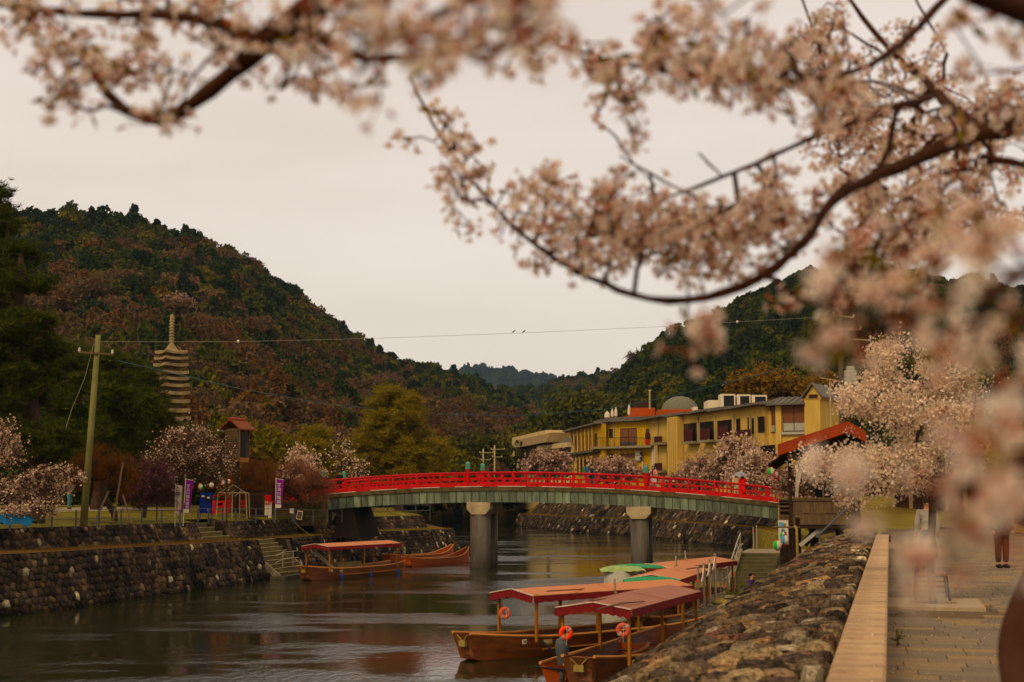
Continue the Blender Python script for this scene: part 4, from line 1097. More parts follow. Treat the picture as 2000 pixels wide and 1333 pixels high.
# ------------------------------------------------------------------ timber ticket house over the embankment
def frame_box(mb, a, b, w): mb.bar(a, b, w)
def hut():
    t = thing('teahouse', 'timber riverside hut on stilts with a rust-red sloping sheet roof by the bridge end', 'hut')
    Y = 60.0
    F = Face(1543, 60.0, 1674, 59.3)
    def q(px, py, o=0): return F.f(px, py, o)
    # plank wall panels, two rows
    n = 24
    for rowi, (y0, y1) in enumerate(((978, 1001.5), (1003.5, 1025))):
        for k in range(n):
            p0 = 1543.5 + k * 5.3; m = MB(); F.rect(p0, y0, p0 + 5.05, y1 + random.uniform(-.3, .3), -.03, random.uniform(.0, .02), m); m.build('plank', m_timber, t)
    m = MB(); F.rect(1541, 975.5, 1673, 978.5, -.06, .08, m); F.rect(1543, 1001.6, 1673, 1003.2, -.03, .05, m); m.build('wall_rail', m_timber, t)
    m = MB(); F.rect(1543, 1025.5, 1674, 1033, -2.6, -.02, m); m.build('floor_beam', m_darkwood, t)
    m = MB(); F.rect(1668, 975, 1675, 1033, -.1, .12, m); F.rect(1541, 890, 1547.5, 1098, -.1, .12, m); m.build('corner_post', m_darkwood, t)
    for px0, px1 in ((1552, 1561), (1558, 1566)):
        pass
    m = MB(); F.rect(1606, 940, 1609.5, 975, -.06, .04, m); m.build('window_post', m_timber, t)
    m = MB(); F.rect(1548, 972, 1672, 975.2, -.08, .1, m); m.build('window_sill', m_timber, t)
    # back wall / dark interior, floor, side
    z0 = q(1543, 1026)[2]
    a, b = q(1543, 900), q(1674, 900); bk = -F.n * 5.0
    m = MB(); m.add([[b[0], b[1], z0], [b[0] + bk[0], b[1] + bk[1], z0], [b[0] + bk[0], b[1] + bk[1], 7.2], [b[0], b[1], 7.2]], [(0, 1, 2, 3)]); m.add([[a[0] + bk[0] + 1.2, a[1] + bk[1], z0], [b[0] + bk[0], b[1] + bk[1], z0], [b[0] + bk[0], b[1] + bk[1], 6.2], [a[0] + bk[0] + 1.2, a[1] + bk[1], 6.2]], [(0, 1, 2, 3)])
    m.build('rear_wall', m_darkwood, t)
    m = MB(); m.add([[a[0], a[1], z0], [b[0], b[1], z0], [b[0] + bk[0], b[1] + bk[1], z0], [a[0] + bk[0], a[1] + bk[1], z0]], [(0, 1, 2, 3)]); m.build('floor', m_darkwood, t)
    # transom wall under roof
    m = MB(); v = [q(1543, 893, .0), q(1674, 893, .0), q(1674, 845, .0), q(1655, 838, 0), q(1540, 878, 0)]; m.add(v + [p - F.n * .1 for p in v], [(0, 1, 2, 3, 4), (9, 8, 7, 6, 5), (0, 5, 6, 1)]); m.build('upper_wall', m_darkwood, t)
    # roof: front slope ridge from (1521,866) up to (1655,822); soffit below
    th = .34
    e0, e1 = q(1519, 868, 1.0), q(1656, 823, 1.0); g0, g1 = e0 - F.n * 6, e1 - F.n * 6
    far0, far1 = q(1690, 842, 1.0), q(1690, 842, 1.0) - F.n * 6
    m = MB()
    def slab(A, th_, mb): mb.add([np.array(p) for p in A] + [np.array(p) - [0, 0, th_] for p in A], [(0, 1, 2, 3), (7, 6, 5, 4), (0, 4, 5, 1), (1, 5, 6, 2), (2, 6, 7, 3), (3, 7, 4, 0)])
    slab([e0, e1, g1, g0], .46, m); slab([e1 + [.003, 0, 0], far0, far1, g1 + [.003, 0, 0]], .46, m); m.build('roof_sheet', m_rustroof, t)
    # lower lean-to eave on the river side, seen from below with rafters
    r0, r1 = q(1541, 877, .2), q(1541, 877, .2) - F.n * 4.5; s0_, s1_ = q(1500, 906, .0), q(1500, 906, 0) - F.n * 4.5
    m = MB(); slab([s0_, r0, r1, s1_], .07, m); ev = m.build('lean_to_roof', m_darkwood, t)
    for k in range(9):
        d = -F.n * (.25 + .5 * k); m = MB(); m.bar(s0_ + d - [0, 0, .12], r0 + d - [0, 0, .12], .07, .09); m.build('rafter', m_darkwood, ev)
    m = MB(); m.bar(q(1538, 888, .25), q(1556, 893, .25), .22, .3); m.build('roof_beam_end', m_timber, t)
    # slatted service box left of the wall
    for k, py in enumerate((980, 988, 996, 1006, 1013, 1020)):
        m = MB(); F.rect(1520, py, 1540.5, py + (3 if k < 3 else 6), -.5, -.42, m); m.build('slat', m_timber, t)
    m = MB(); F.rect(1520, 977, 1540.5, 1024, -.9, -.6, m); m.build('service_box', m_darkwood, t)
    m = MB(); F.rect(1518, 974, 1542, 977.5, -.9, -.3, m); m.build('service_box_lid', m_timber, t)
    # stilts and braces
    for px, py1 in ((1530, 1100), (1556, 1110), (1590, 1080), (1640, 1060)):
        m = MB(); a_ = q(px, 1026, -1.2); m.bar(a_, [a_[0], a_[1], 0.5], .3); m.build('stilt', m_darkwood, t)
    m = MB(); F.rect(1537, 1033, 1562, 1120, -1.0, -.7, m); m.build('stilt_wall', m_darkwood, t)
    m = MB(); v = [q(1562, 1066, -.3), q(1609, 1028, -.3)]; m.bar(v[0], v[1], .12, .16); m.build('stair_stringer', m_ac, t)
    m = MB(); v = [q(1570, 1064, -.5), q(1595, 1034, -.5)]; m.bar(v[0], v[1], .1, .3); m.build('brace', m_black, t)
    # curtain
    m = MB(); rows = []
    for z, sp, cx in ((895, 15, 1562), (925, 11, 1560), (950, 7, 1557), (972, 6, 1556)):
        rows.append([q(cx + sp * (k / 12 - .5), z, .0 + .05 * math.sin(k * 1.9)) for k in range(13)])
    m.strip(rows); m.build('curtain', m_white, t, smooth=True)
    m = MB(); F.rect(1584, 953, 1672, 972, -3.6, -3.5, m); m.build('bench_back', m_black, t)
    return F
HF = hut()
def text(body, size, mat, parent, M_, ext=.004, name='lettering', align='CENTER'):
    cu = bpy.data.curves.new(name, 'FONT'); cu.body = body; cu.size = size; cu.extrude = ext; cu.align_x = align; cu.align_y = 'CENTER'
    o = bpy.data.objects.new(name, cu); COL.objects.link(o); cu.materials.append(mat)
    if parent: o.parent = parent
    dg = bpy.context.evaluated_depsgraph_get(); me = bpy.data.meshes.new_from_object(o.evaluated_get(dg)); bpy.data.objects.remove(o)
    o = link(name, me, None, parent); o.matrix_local = M_
    if not me.materials: me.materials.append(mat)
    return o
def faceM(p, d, n, z=None):
    """matrix: text runs along d, faces n"""
    x = Vector([float(c) for c in d]).normalized(); nz = Vector([float(c) for c in n]).normalized(); y = nz.cross(x)
    m = Matrix((x, y, nz)).transposed().to_4x4(); m.translation = Vector([float(c) for c in p]); return m
m_redink = M('red_lettering', (.36, .015, .01), .6)
m_ink = M('black_lettering', (.02, .015, .015), .6)
m_whitecloth = M('white_banner_cloth', (.55, .49, .42), .8, var=.08)
m_purple = M('purple_banner_cloth', (.16, .018, .20), .7, var=.12)
m_blueb = M('blue_board', (.006, .022, .16), .5, var=.2)
m_bluefender = M('blue_fender', (.008, .06, .27), .4)
def sign_under():
    p = HF.f(1608, 1040, -1.6); t = thing('banner', 'white banner with red hiragana under the timber hut', 'banner', p)
    F = HF; m = MB()
    a = F.f(1575, 1026, -1.6) - p; b = F.f(1641, 1026, -1.6) - p; c = F.f(1641, 1038, -1.6) - p; d = F.f(1603, 1046, -1.6) - p; e = F.f(1583, 1048, -1.6) - p
    m.add([a, b, c, d, e] + [k - F.n * .02 for k in (a, b, c, d, e)], [(0, 1, 2, 3, 4), (9, 8, 7, 6, 5), (0, 5, 6, 1), (1, 6, 7, 2), (2, 7, 8, 3), (3, 8, 9, 4)]); m.build('cloth', m_whitecloth, t)
    ang = F.d; text('乗のかいば', .30, m_redink, t, faceM(F.f(1607, 1031, -1.56) - p, ang, F.n))
sign_under()
def place(x): return [float(c) for c in x]

# ------------------------------------------------------------------ trees: a skeleton grown to fill a crown volume, then twigs and leaves
T_PINE = t_tuft(10, .045, 1, .5)
T_TWIG = t_tuft(5, .02, 2, .3)
T_FL = t_disc(5)
def grow_tree(trunk, ells, n_attr, seed, step=.5, droop=0.0):
    """trunk: list of points; ells: (centre, radii) ellipsoids; returns nodes, parents and the attractor ends"""
    r_ = np.random.default_rng(seed)
    nodes = [np.array(p, float) for p in trunk]; par = [-1] + list(range(len(trunk) - 1))
    att = []
    vol = np.array([e[1][0] * e[1][1] * e[1][2] for e in ells]); vol = vol ** .5 / (vol ** .5).sum()
    for k in range(n_attr):
        e = ells[r_.choice(len(ells), p=vol)]; d = r_.normal(size=3); d /= np.linalg.norm(d)
        att.append(np.array(e[0]) + d * np.array(e[1]) * (r_.uniform(.25, 1) ** .5))
    top = nodes[-1]; att.sort(key=lambda a: np.linalg.norm(a - top))
    ends = []
    arr = np.array(nodes)
    lo = max(1, len(trunk) // 3)
    for a in att:
        d = np.linalg.norm(arr[lo:] - a, axis=1); i = int(np.argmin(d)) + lo
        p = nodes[i]; n = max(1, int(d.min() / step)); prev = i
        for k in range(1, n + 1):
            t = k / n; q = p + (a - p) * t + r_.normal(size=3) * step * .12 + np.array([0, 0, (.18 - droop) * d.min() * math.sin(math.pi * t) * .6])
            nodes.append(q); par.append(prev); prev = len(nodes) - 1
        arr = np.array(nodes); ends.append(prev)
    return nodes, par, ends
def skeleton_mesh(nodes, par, r0, rmin=.012, expo=.45, nbig=7):
    cnt = np.ones(len(nodes))
    for i in range(len(nodes) - 1, 0, -1):
        if par[i] >= 0: cnt[par[i]] += cnt[i]
    rad = np.maximum(rmin, r0 * (cnt / cnt[0]) ** expo)
    v = []; f = []
    for i in range(1, len(nodes)):
        p = par[i]
        if p < 0: continue
        a, b = nodes[p], nodes[i]; d = b - a; L_ = np.linalg.norm(d)
        if L_ < 1e-5: continue
        d /= L_; s = np.cross(d, [0.31, .52, .79]); s /= np.linalg.norm(s); u = np.cross(d, s)
        ra, rb = min(rad[p], rad[i] * 1.35), rad[i]; k = nbig if rb > .05 else 4 if rb > .02 else 3
        o = len(v)
        for c, r_ in ((a - d * ra * .3, ra), (b, rb)):
            for j in range(k): v.append(c + (s * math.cos(6.2832 * j / k) + u * math.sin(6.2832 * j / k)) * r_)
        for j in range(k): f.append((o + j, o + (j + 1) % k, o + k + (j + 1) % k, o + k + j))
    return v, f
def tree(name, label, cat, trunk, ells, n_attr, seed, r0, leaf=None, group=None, bark=None, step=.5, rmin=.012, droop=0.0, expo=.45):
    """leaf: list of (template, count, spread, size, material, part name)"""
    t = thing(name, label, cat, trunk[0], group=group); base = np.array(trunk[0], float)
    trunk = [np.array(p, float) - base for p in trunk]; ells = [(np.array(c, float) - base, rr) for c, rr in ells]
    nodes, par, ends = grow_tree(trunk, ells, n_attr, seed, step, droop)
    v, f = skeleton_mesh(nodes, par, r0, rmin, expo)
    me = bpy.data.meshes.new('trunk'); me.from_pydata([tuple(p) for p in v], [], f); me.update(); me.polygons.foreach_set('use_smooth', [True] * len(f))
    link('trunk', me, bark or m_bark, t)
    r_ = np.random.default_rng(seed + 50)
    cand = np.array([nodes[i] for i in range(len(trunk) + 1, len(nodes))]); endp = np.array([nodes[i] for i in ends])
    for tpl, cnt, spread, size, mat_, pname in leaf or []:
        cnt0 = cnt; cnt = int(cnt * (2.3 if pname == 'crown' and tpl is not T_PINE and mat_ not in (m_evg, m_olive) else 1.5))
        src = np.where(r_.random((cnt, 1)) < .6, endp[r_.integers(len(endp), size=cnt)], cand[r_.integers(len(cand), size=cnt)])
        pts = src + r_.normal(size=(cnt, 3)) * np.array(spread)
        ext = np.ptp(pts, axis=0).max(); fr = 9.0 / max(ext, 1)
        nzv = np.array([mnoise.noise(Vector(p * fr) + Vector((seed, 0, 0))) + .5 * mnoise.noise(Vector(p * fr * 2.3)) for p in pts]); keep = np.argsort(-(nzv + r_.normal(size=cnt) * .12))[:cnt0]; pts = pts[keep]; cnt = cnt0
        v, f = scatter(tpl[0], tpl[1], pts, r_.uniform(.65, 1.35, cnt) * size, None if tpl is not T_PINE else upright_rot(cnt, r_))
        o = link(pname, npmesh(pname, v, f), mat_, t)
        if pname != 'crown': o['kind'] = 'stuff'
    return t
def upright_rot(n, r_):
    a = r_.uniform(0, 6.28, n); b = r_.normal(size=n) * .5; ca, sa, cb, sb = np.cos(a), np.sin(a), np.cos(b), np.sin(b); z = np.zeros(n)
    Rz = np.stack([np.stack([ca, -sa, z], 1), np.stack([sa, ca, z], 1), np.stack([z, z, z + 1], 1)], 1)
    Rx = np.stack([np.stack([z + 1, z, z], 1), np.stack([z, cb, -sb], 1), np.stack([z, sb, cb], 1)], 1)
    return np.einsum('nij,njk->nik', Rz, Rx)
m_pine = leafmat('pine_needles', [(.014, .022, .005), (.036, .047, .008), (.085, .090, .014)], trans=.1)
m_pine2 = leafmat('pine_needles_green', [(.018, .030, .006), (.042, .056, .008), (.095, .10, .014)], trans=.1)
m_cedar = leafmat('yellow_green_needles', [(.07, .075, .010), (.14, .13, .014), (.24, .19, .02), (.34, .20, .025)], trans=.2)
m_orangebush = leafmat('rust_twigs', [(.08, .034, .012), (.16, .068, .020), (.24, .105, .030)], trans=.2)
m_redbush = leafmat('red_brown_twigs', [(.08, .032, .018), (.16, .062, .034), (.28, .14, .09)], trans=.2)
m_purplebush = leafmat('purple_blossom', [(.10, .03, .05), (.18, .045, .11), (.24, .10, .15)], trans=.2)
m_blossomfar = leafmat('pale_blossom', [(.34, .21, .16), (.54, .39, .31), (.70, .56, .47)], trans=.25, vamt=.2)
m_blossomdull = leafmat('dull_pink_blossom', [(.26, .15, .12), (.42, .28, .23), (.55, .40, .34)], trans=.25, vamt=.2)
m_yleaf = leafmat('yellow_spring_leaves', [(.09, .06, .008), (.17, .10, .012), (.24, .13, .014)], trans=.25)
m_twig = leafmat('bare_twigs', [(.06, .034, .022), (.10, .06, .038)], trans=0)
def E(px, py, Y, rx, ry, rd=None):
    """ellipsoid given by its image centre, distance, half width and half height in image pixels"""
    k = Y / (FPX * CP); return (P(px, py, Y), (rx * k, (rd if rd else rx) * k, ry * k))
def TR(px, Y, z, px1, py1, n=5, Y1=None, bend=0):
    a = P(px, 900, Y); a[2] = z; b = P(px1, py1, Y1 or Y); out = []
    for k in range(n + 1):
        t = k / n; q = a + (b - a) * t; q[0] += bend * math.sin(t * math.pi * 2); out.append(q)
    return out
# left park trees
tree('pine_tree', 'tall black-green pine at the left edge with layered needle clumps', 'pine tree', TR(76, 68, 3.5, 40, 520, 9, bend=.25),
     [E(20, 760, 68, 90, 60), E(-10, 560, 68, 70, 45), E(40, 640, 67, 75, 30), E(70, 560, 68, 38, 14), E(5, 440, 69, 26, 30), E(-5, 395, 69, 16, 24), E(60, 860, 67, 90, 45), E(-60, 700, 68, 90, 120), E(30, 500, 69, 45, 22), E(75, 690, 68, 55, 18)], 330, 101, .42,
     [(T_PINE, 11500, (.3, .3, .16), .34, m_pine, 'crown')], step=.7)
tree('pine_tree', 'broad green pine behind the concrete-coloured power pole', 'pine tree', TR(190, 92, 3.9, 200, 760, 7, bend=.2),
     [E(190, 780, 92, 90, 50), E(120, 800, 92, 80, 60), E(260, 800, 92, 60, 45), E(150, 700, 92, 55, 25), E(215, 720, 92, 50, 30), E(200, 850, 92, 110, 40)], 300, 102, .4,
     [(T_PINE, 11000, (.35, .35, .2), .38, m_pine2, 'crown')], step=.9)
tree('pine_tree', 'rounded dark pine in front of the lower storeys of the stone pagoda', 'pine tree', TR(280, 98, 3.9, 275, 800, 6),
     [E(262, 800, 98, 60, 50), E(300, 830, 98, 38, 34), E(240, 850, 98, 70, 40), E(270, 745, 98, 34, 22)], 220, 103, .35,
     [(T_PINE, 8500, (.35, .35, .25), .38, m_pine2, 'crown')], step=.9)
tree('pine_tree', 'dark pine filling the gap behind the large pine at the left edge', 'pine tree', TR(60, 105, 3.9, 60, 780, 6),
     [E(40, 780, 105, 110, 90), E(90, 700, 105, 70, 40), E(0, 860, 105, 120, 60), E(110, 870, 105, 80, 50)], 240, 104, .4,
     [(T_PINE, 9000, (.5, .5, .3), .45, m_pine, 'crown')], step=1.0)
tree('cypress_tree', 'large yellow-green conical tree with dark branches behind the bridge', 'conifer', TR(780, 135, 3.5, 765, 770, 9, bend=.15),
     [E(770, 840, 135, 74, 40), E(770, 800, 135, 50, 34), E(757, 770, 135, 22, 14), E(810, 880, 135, 70, 26), E(720, 880, 135, 50, 30), E(790, 915, 135, 85, 25), E(700, 915, 135, 55, 20)], 340, 105, .45,
     [(T_PINE, 13000, (.4, .4, .22), .46, m_cedar, 'crown')], step=1.0)
tree('cypress_tree', 'smaller olive conifer left of the large yellow-green tree', 'conifer', TR(620, 125, 3.5, 612, 845, 6),
     [E(612, 870, 125, 36, 34), E(640, 900, 125, 40, 24), E(585, 905, 125, 40, 26)], 120, 106, .25, [(T_PINE, 4500, (.35, .35, .25), .4, m_cedar, 'crown')], step=.8)
tree('evergreen_tree', 'dark rounded evergreen behind the louvred tower', 'tree', TR(500, 120, 3.7, 500, 850, 5),
     [E(500, 880, 120, 50, 40), E(540, 905, 120, 50, 40), E(455, 880, 120, 45, 50)], 140, 107, .3, [(T_LEAF, 9000, (.6, .6, .5), .32, m_olive, 'crown')], step=.8)
for i, (px, py, Y, w_, h_, lab) in enumerate(((350, 905, 110, 70, 60, 'shadowy evergreen behind the sparse pink cherry'), (210, 905, 112, 70, 55, 'shadowy evergreen behind the rust-coloured shrub'), (590, 935, 140, 60, 30, 'low dark evergreen behind the left end of the bridge'), (930, 905, 240, 60, 32, 'dark evergreen low on the hillside right of the conical tree'), (860, 925, 170, 50, 20, 'low bushy evergreen beside the conical tree'), (1090, 850, 300, 45, 34, 'dark pine standing on the hillside behind the cream hall'), (1040, 895, 290, 60, 22, 'olive evergreen left of the cream hall'), (1140, 815, 290, 50, 22, 'olive evergreen above the hotel roof at its left end'))):
    tree('evergreen_tree', lab, 'tree', TR(px, Y, 3.8, px, py - h_ * .4, 4), [E(px, py, Y, w_, h_), E(px - w_ * .5, py + h_ * .4, Y, w_ * .6, h_ * .6), E(px + w_ * .5, py + h_ * .4, Y, w_ * .6, h_ * .6)], 80, 120 + i, .3,
         [(T_LEAF, 6500, (Y * .006,) * 3, .0032 * Y, m_evg if i in (0, 1, 2, 5) else m_olive, 'crown')], step=1.2)
# shrubs and blossom on the left bank
tree('pruned_tree', 'rust-coloured bare tree with a crooked trunk held by wooden props', 'tree', TR(228, 72, 3.5, 205, 962, 4, bend=.1),
     [E(200, 915, 73, 46, 34), E(240, 930, 73, 26, 26), E(165, 925, 73, 26, 22)], 150, 131, .17, [(T_TWIG, 4200, (.28, .28, .26), .30, m_orangebush, 'crown')], step=.35, rmin=.014)
for i, (a, b, lab) in enumerate((((220, 1024), (240, 905), 'long pale prop leaning right against the rust-coloured tree'), ((183, 1018), (212, 960), 'short dark prop on the left of the rust-coloured tree'), ((258, 1020), (240, 968), 'short dark prop on the right of the rust-coloured tree'))):
    p0 = P(a[0], a[1], 68); p1 = P(b[0], b[1], 71.5); p0[2] = 3.4; q = thing('wooden_prop', lab, 'prop', p0); m = MB(); m.tube([(0, 0, 0), p1 - p0], .05, 6); m.build('pole', m_timber, q); m = MB(); m.bar((-.15, 0, .02), (.15, 0, .02), .1); m.build('foot', m_timber, q)
tree('azalea_bush', 'purple-flowering spreading bush beside the white banner', 'bush', TR(285, 76, 3.6, 285, 985, 3), [E(285, 935, 77, 44, 34), E(265, 960, 76, 36, 26), E(315, 955, 77, 30, 26)], 170, 132, .1,
     [(T_TWIG, 4200, (.2, .2, .2), .28, m_twig, 'twig_mass'), (T_FL, 1300, (.22, .22, .2), .06, m_purplebush, 'crown')], step=.35)
tree('cherry_tree', 'wide sparse pink cherry below the stone pagoda', 'cherry tree', TR(360, 86, 3.8, 365, 935, 4), [E(370, 880, 86, 72, 34), E(330, 905, 86, 50, 34), E(415, 915, 86, 46, 34), E(370, 855, 86, 50, 18)], 300, 133, .2,
     [(T_TWIG, 4500, (.25, .25, .25), .35, m_twig, 'twig_mass'), (T_FL, 3300, (.34, .34, .3), .052, m_blossomfar, 'crown')], step=.45)
tree('cherry_tree', 'pink cherry reaching in at the left edge under the tall pine', 'cherry tree', TR(-25, 63, 3.4, -30, 930, 4), [E(5, 870, 63, 40, 50), E(0, 955, 63, 50, 26), E(60, 940, 63, 34, 18), E(110, 930, 62, 46, 14), E(90, 985, 62, 26, 18), E(20, 1000, 61, 40, 16), E(140, 945, 62, 22, 16)], 260, 134, .2,
     [(T_TWIG, 2500, (.18, .18, .15), .25, m_twig, 'twig_mass'), (T_FL, 5200, (.2, .2, .15), .042, m_blossomfar, 'crown')], step=.4)
tree('maple_bush', 'dense rust-red bare maple in front of the left end of the bridge', 'tree', TR(585, 96, 3.6, 585, 985, 3), [E(590, 935, 96, 44, 32), E(560, 960, 96, 34, 24), E(622, 955, 95, 26, 24), E(500, 945, 98, 40, 34)], 300, 135, .16,
     [(T_TWIG, 6500, (.34, .34, .30), .34, m_redbush, 'crown')], step=.4)
tree('cherry_tree', 'small pale pink cherry behind the rust-red maple', 'cherry tree', TR(595, 104, 3.7, 595, 930, 3), [E(590, 900, 104, 26, 24), E(600, 925, 103, 30, 18), E(575, 935, 103, 26, 18)], 130, 136, .14,
     [(T_FL, 4200, (.28, .28, .24), .075, m_blossomfar, 'crown')], step=.5)
tree('orange_shrub', 'orange-brown shrub between the louvred tower and the purple banner', 'tree', TR(490, 94, 3.7, 490, 950, 3), [E(500, 925, 94, 40, 30), E(470, 945, 94, 30, 26)], 150, 137, .12, [(T_TWIG, 3500, (.36, .36, .34), .34, m_orangebush, 'crown')], step=.4)
tree('bare_tree', 'slender bare tree with pale buds behind the first span of the bridge', 'tree', TR(668, 106, 3.7, 668, 900, 5), [E(668, 890, 106, 26, 36), E(690, 915, 106, 34, 16)], 110, 138, .12, [(T_FL, 500, (.3, .3, .3), .06, m_blossomfar, 'crown')], step=.5)
# cherries in front of the hotel
for i, (px, py, w_, h_, Y, mat_, lab) in enumerate(((1385, 915, 44, 26, 132, m_blossomdull, 'greyish pink cherry in front of the hotel, left of the umbrella'), (1440, 893, 40, 32, 128, m_blossomfar, 'tallest pink cherry in front of the hotel'), (1480, 925, 52, 30, 122, m_blossomfar, 'low pink cherry behind the right end of the red railing'), (1070, 905, 42, 22, 178, m_blossomdull, 'dull brownish cherry in front of the cream hall'), (1200, 918, 48, 16, 158, m_blossomdull, 'low dull cherry in front of the centre block of the hotel'), (1340, 945, 40, 20, 128, m_blossomdull, 'low cherry between the white downpipes and the greyish cherry'), (1572, 938, 46, 34, 88, m_blossomdull, 'cherry seen through the open side of the timber hut'))):
    tree('cherry_tree', lab, 'cherry tree', TR(px, Y, 3.6, px, py + h_ * .4, 3), [E(px, py, Y, w_, h_), E(px - w_ * .4, py + h_ * .5, Y, w_ * .6, h_ * .5), E(px + w_ * .4, py + h_ * .5, Y, w_ * .6, h_ * .5)], 230, 150 + i, .22,
         [(T_TWIG, 2500, (.4, .4, .35), .45, m_twig, 'twig_mass'), (T_FL, 8000 if mat_ is m_blossomfar else 4200, (.5, .5, .4), .00082 * Y, mat_, 'crown')], group='cherry trees on the right bank', step=.7)
tree('yellow_tree', 'golden yellow-leaved tree rising behind the hotel air conditioners', 'tree', TR(1500, 205, 5, 1500, 770, 4), [E(1500, 755, 205, 62, 30), E(1460, 775, 205, 34, 22), E(1560, 770, 205, 44, 22)], 200, 160, .3, [(T_LEAF, 12000, (.9, .9, .7), .42, m_yleaf, 'crown')], step=1.2)
tree('yellow_tree', 'golden yellow tree right of the hotel gable', 'tree', TR(1615, 200, 5, 1615, 780, 4), [E(1615, 780, 200, 36, 42)], 120, 161, .3, [(T_LEAF, 6500, (.9, .9, .7), .42, m_yleaf, 'crown')], step=1.2)
# the young cherry in its kerbed pit on the promenade
Yc = 22.2
cb = G(1822, 1180, ZP); Yc = cb[1]
tk = [cb, cb + [-.02, 0, .5], P(1819, 1060, Yc), P(1822, 990, Yc), P(1815, 940, Yc)]
tree('cherry_tree', 'young pink cherry in full bloom growing from the paved pit on the promenade', 'cherry tree', tk,
     [E(1800, 800, Yc, 105, 78), E(1735, 800, Yc, 90, 56), E(1745, 725, Yc, 62, 46), E(1850, 800, Yc, 70, 66), E(1695, 905, Yc, 66, 34), E(1610, 900, Yc, 52, 10), E(1740, 920, Yc, 76, 44), E(1700, 780, Yc, 76, 36), E(1670, 960, Yc, 34, 16), E(1820, 900, Yc, 76, 56), E(1740, 690, Yc, 30, 30), E(1620, 915, Yc, 60, 14), E(1650, 940, Yc, 50, 20), E(1900, 790, Yc, 40, 50), E(1860, 720, Yc, 50, 40), E(1890, 860, Yc, 50, 50)], 900, 170, .062,
     [(t_flower(5, .3), 34000, (.115, .115, .10), .0205, leafmat('cherry_petals_near', [(.56, .40, .32), (.80, .66, .56), (.90, .80, .72)], trans=.3, vamt=.12), 'crown'), (T_FL, 1800, (.07, .07, .06), .012, m_redbush, 'bud_mass')], bark=m_bark, step=.16, rmin=.0035, expo=.55)

# ------------------------------------------------------------------ boats
m_hull = M('varnished_hull', (.14, .050, .020), .45, var=.45, scale=2.5, stretch=(.4, 3, 3), spec=.5, bump=.08)
m_hull2 = M('orange_varnished_hull', (.36, .085, .018), .4, var=.25, scale=2.5, stretch=(.4, 3, 3), spec=.5)
m_gunwale = M('light_gunwale', (.46, .215, .085), .5, var=.2, scale=3)
m_post = M('varnished_post', (.29, .125, .035), .45, var=.2, scale=4)
m_floorb = M('boat_floor', (.11, .055, .03), .7, var=.3, scale=3)
m_can1 = M('orange_awning', (.46, .205, .115), .75, var=.08, scale=1.2, bump=.15, bscale=4)
m_can2 = M('brown_awning', (.28, .135, .10), .75, var=.1, scale=1.2, bump=.15, bscale=4)
m_val = M('maroon_valance', (.13, .014, .014), .75, var=.15)
m_trim = M('pale_awning_trim', (.58, .45, .38), .6)
m_tarp = M('green_tarp', (.05, .23, .11), .6, var=.2, bump=.4, bscale=3)
m_tarp2 = M('pale_green_tarp', (.27, .34, .15), .6, var=.3, bump=.4, bscale=3)
m_bamboo = M('bamboo', (.16, .08, .045), .6, var=.2)
m_ring = M('orange_life_ring', (.80, .09, .02), .5, var=.05)
m_ring2 = M('faded_pink_life_ring', (.52, .12, .09), .6, var=.1)
m_rope = M('yellow_rope', (.26, .20, .08), .9)
def hull_mesh(L_, B, hb=.75, hm=.55, hs=.7, bow=.45, stern=.6, pointed=False):
    st = [0, .06, .14, .25, .4, .55, .7, .82, .92, 1.0]
    o = MB(); rows = []; gun = [[], []]
    for t in st:
        w = B / 2 * (bow + (1 - bow) * min(1, math.sin(min(t / .38, 1) * math.pi / 2))) * (1 - (1 - stern) * max(0, (t - .7) / .3) ** 2)
        h = hm + (hb - hm) * max(0, 1 - t / .35) ** 2 + (hs - hm) * max(0, (t - .65) / .35) ** 2
        k = -.14 + (.34 if not pointed else .5) * max(0, 1 - t / .12) ** 1.5 * .6 + .2 * max(0, (t - .9) / .1)
        x = t * L_; xg = x - .22 * max(0, 1 - t / .1)
        wb = w * .72
        rows.append([(xg, -w, h), (x, -(w + wb) / 2 - .02, (h + k) / 2), (x, -wb, k), (x, wb, k), (x, (w + wb) / 2 + .02, (h + k) / 2), (xg, w, h), (xg, w - .05, h), (x + .0, wb - .03, k + .12), (x + .0, -wb + .03, k + .12), (xg, -w + .05, h)])
        gun[0].append((xg, -w + .015, h + .02)); gun[1].append((xg, w - .015, h + .02))
    o.strip([r_ + [r_[0]] for r_ in rows])
    n = 10
    o.add(rows[0], [(0, 1, 2, 3, 4, 5, 6, 7, 8, 9)]); o.add(rows[-1], [(9, 8, 7, 6, 5, 4, 3, 2, 1, 0)])
    for r_ in (rows[0], rows[-1]): o.add([r_[0], r_[1], r_[2], r_[3], r_[4], r_[5]], [(0, 1, 2, 3, 4, 5)])
    return o, gun, rows
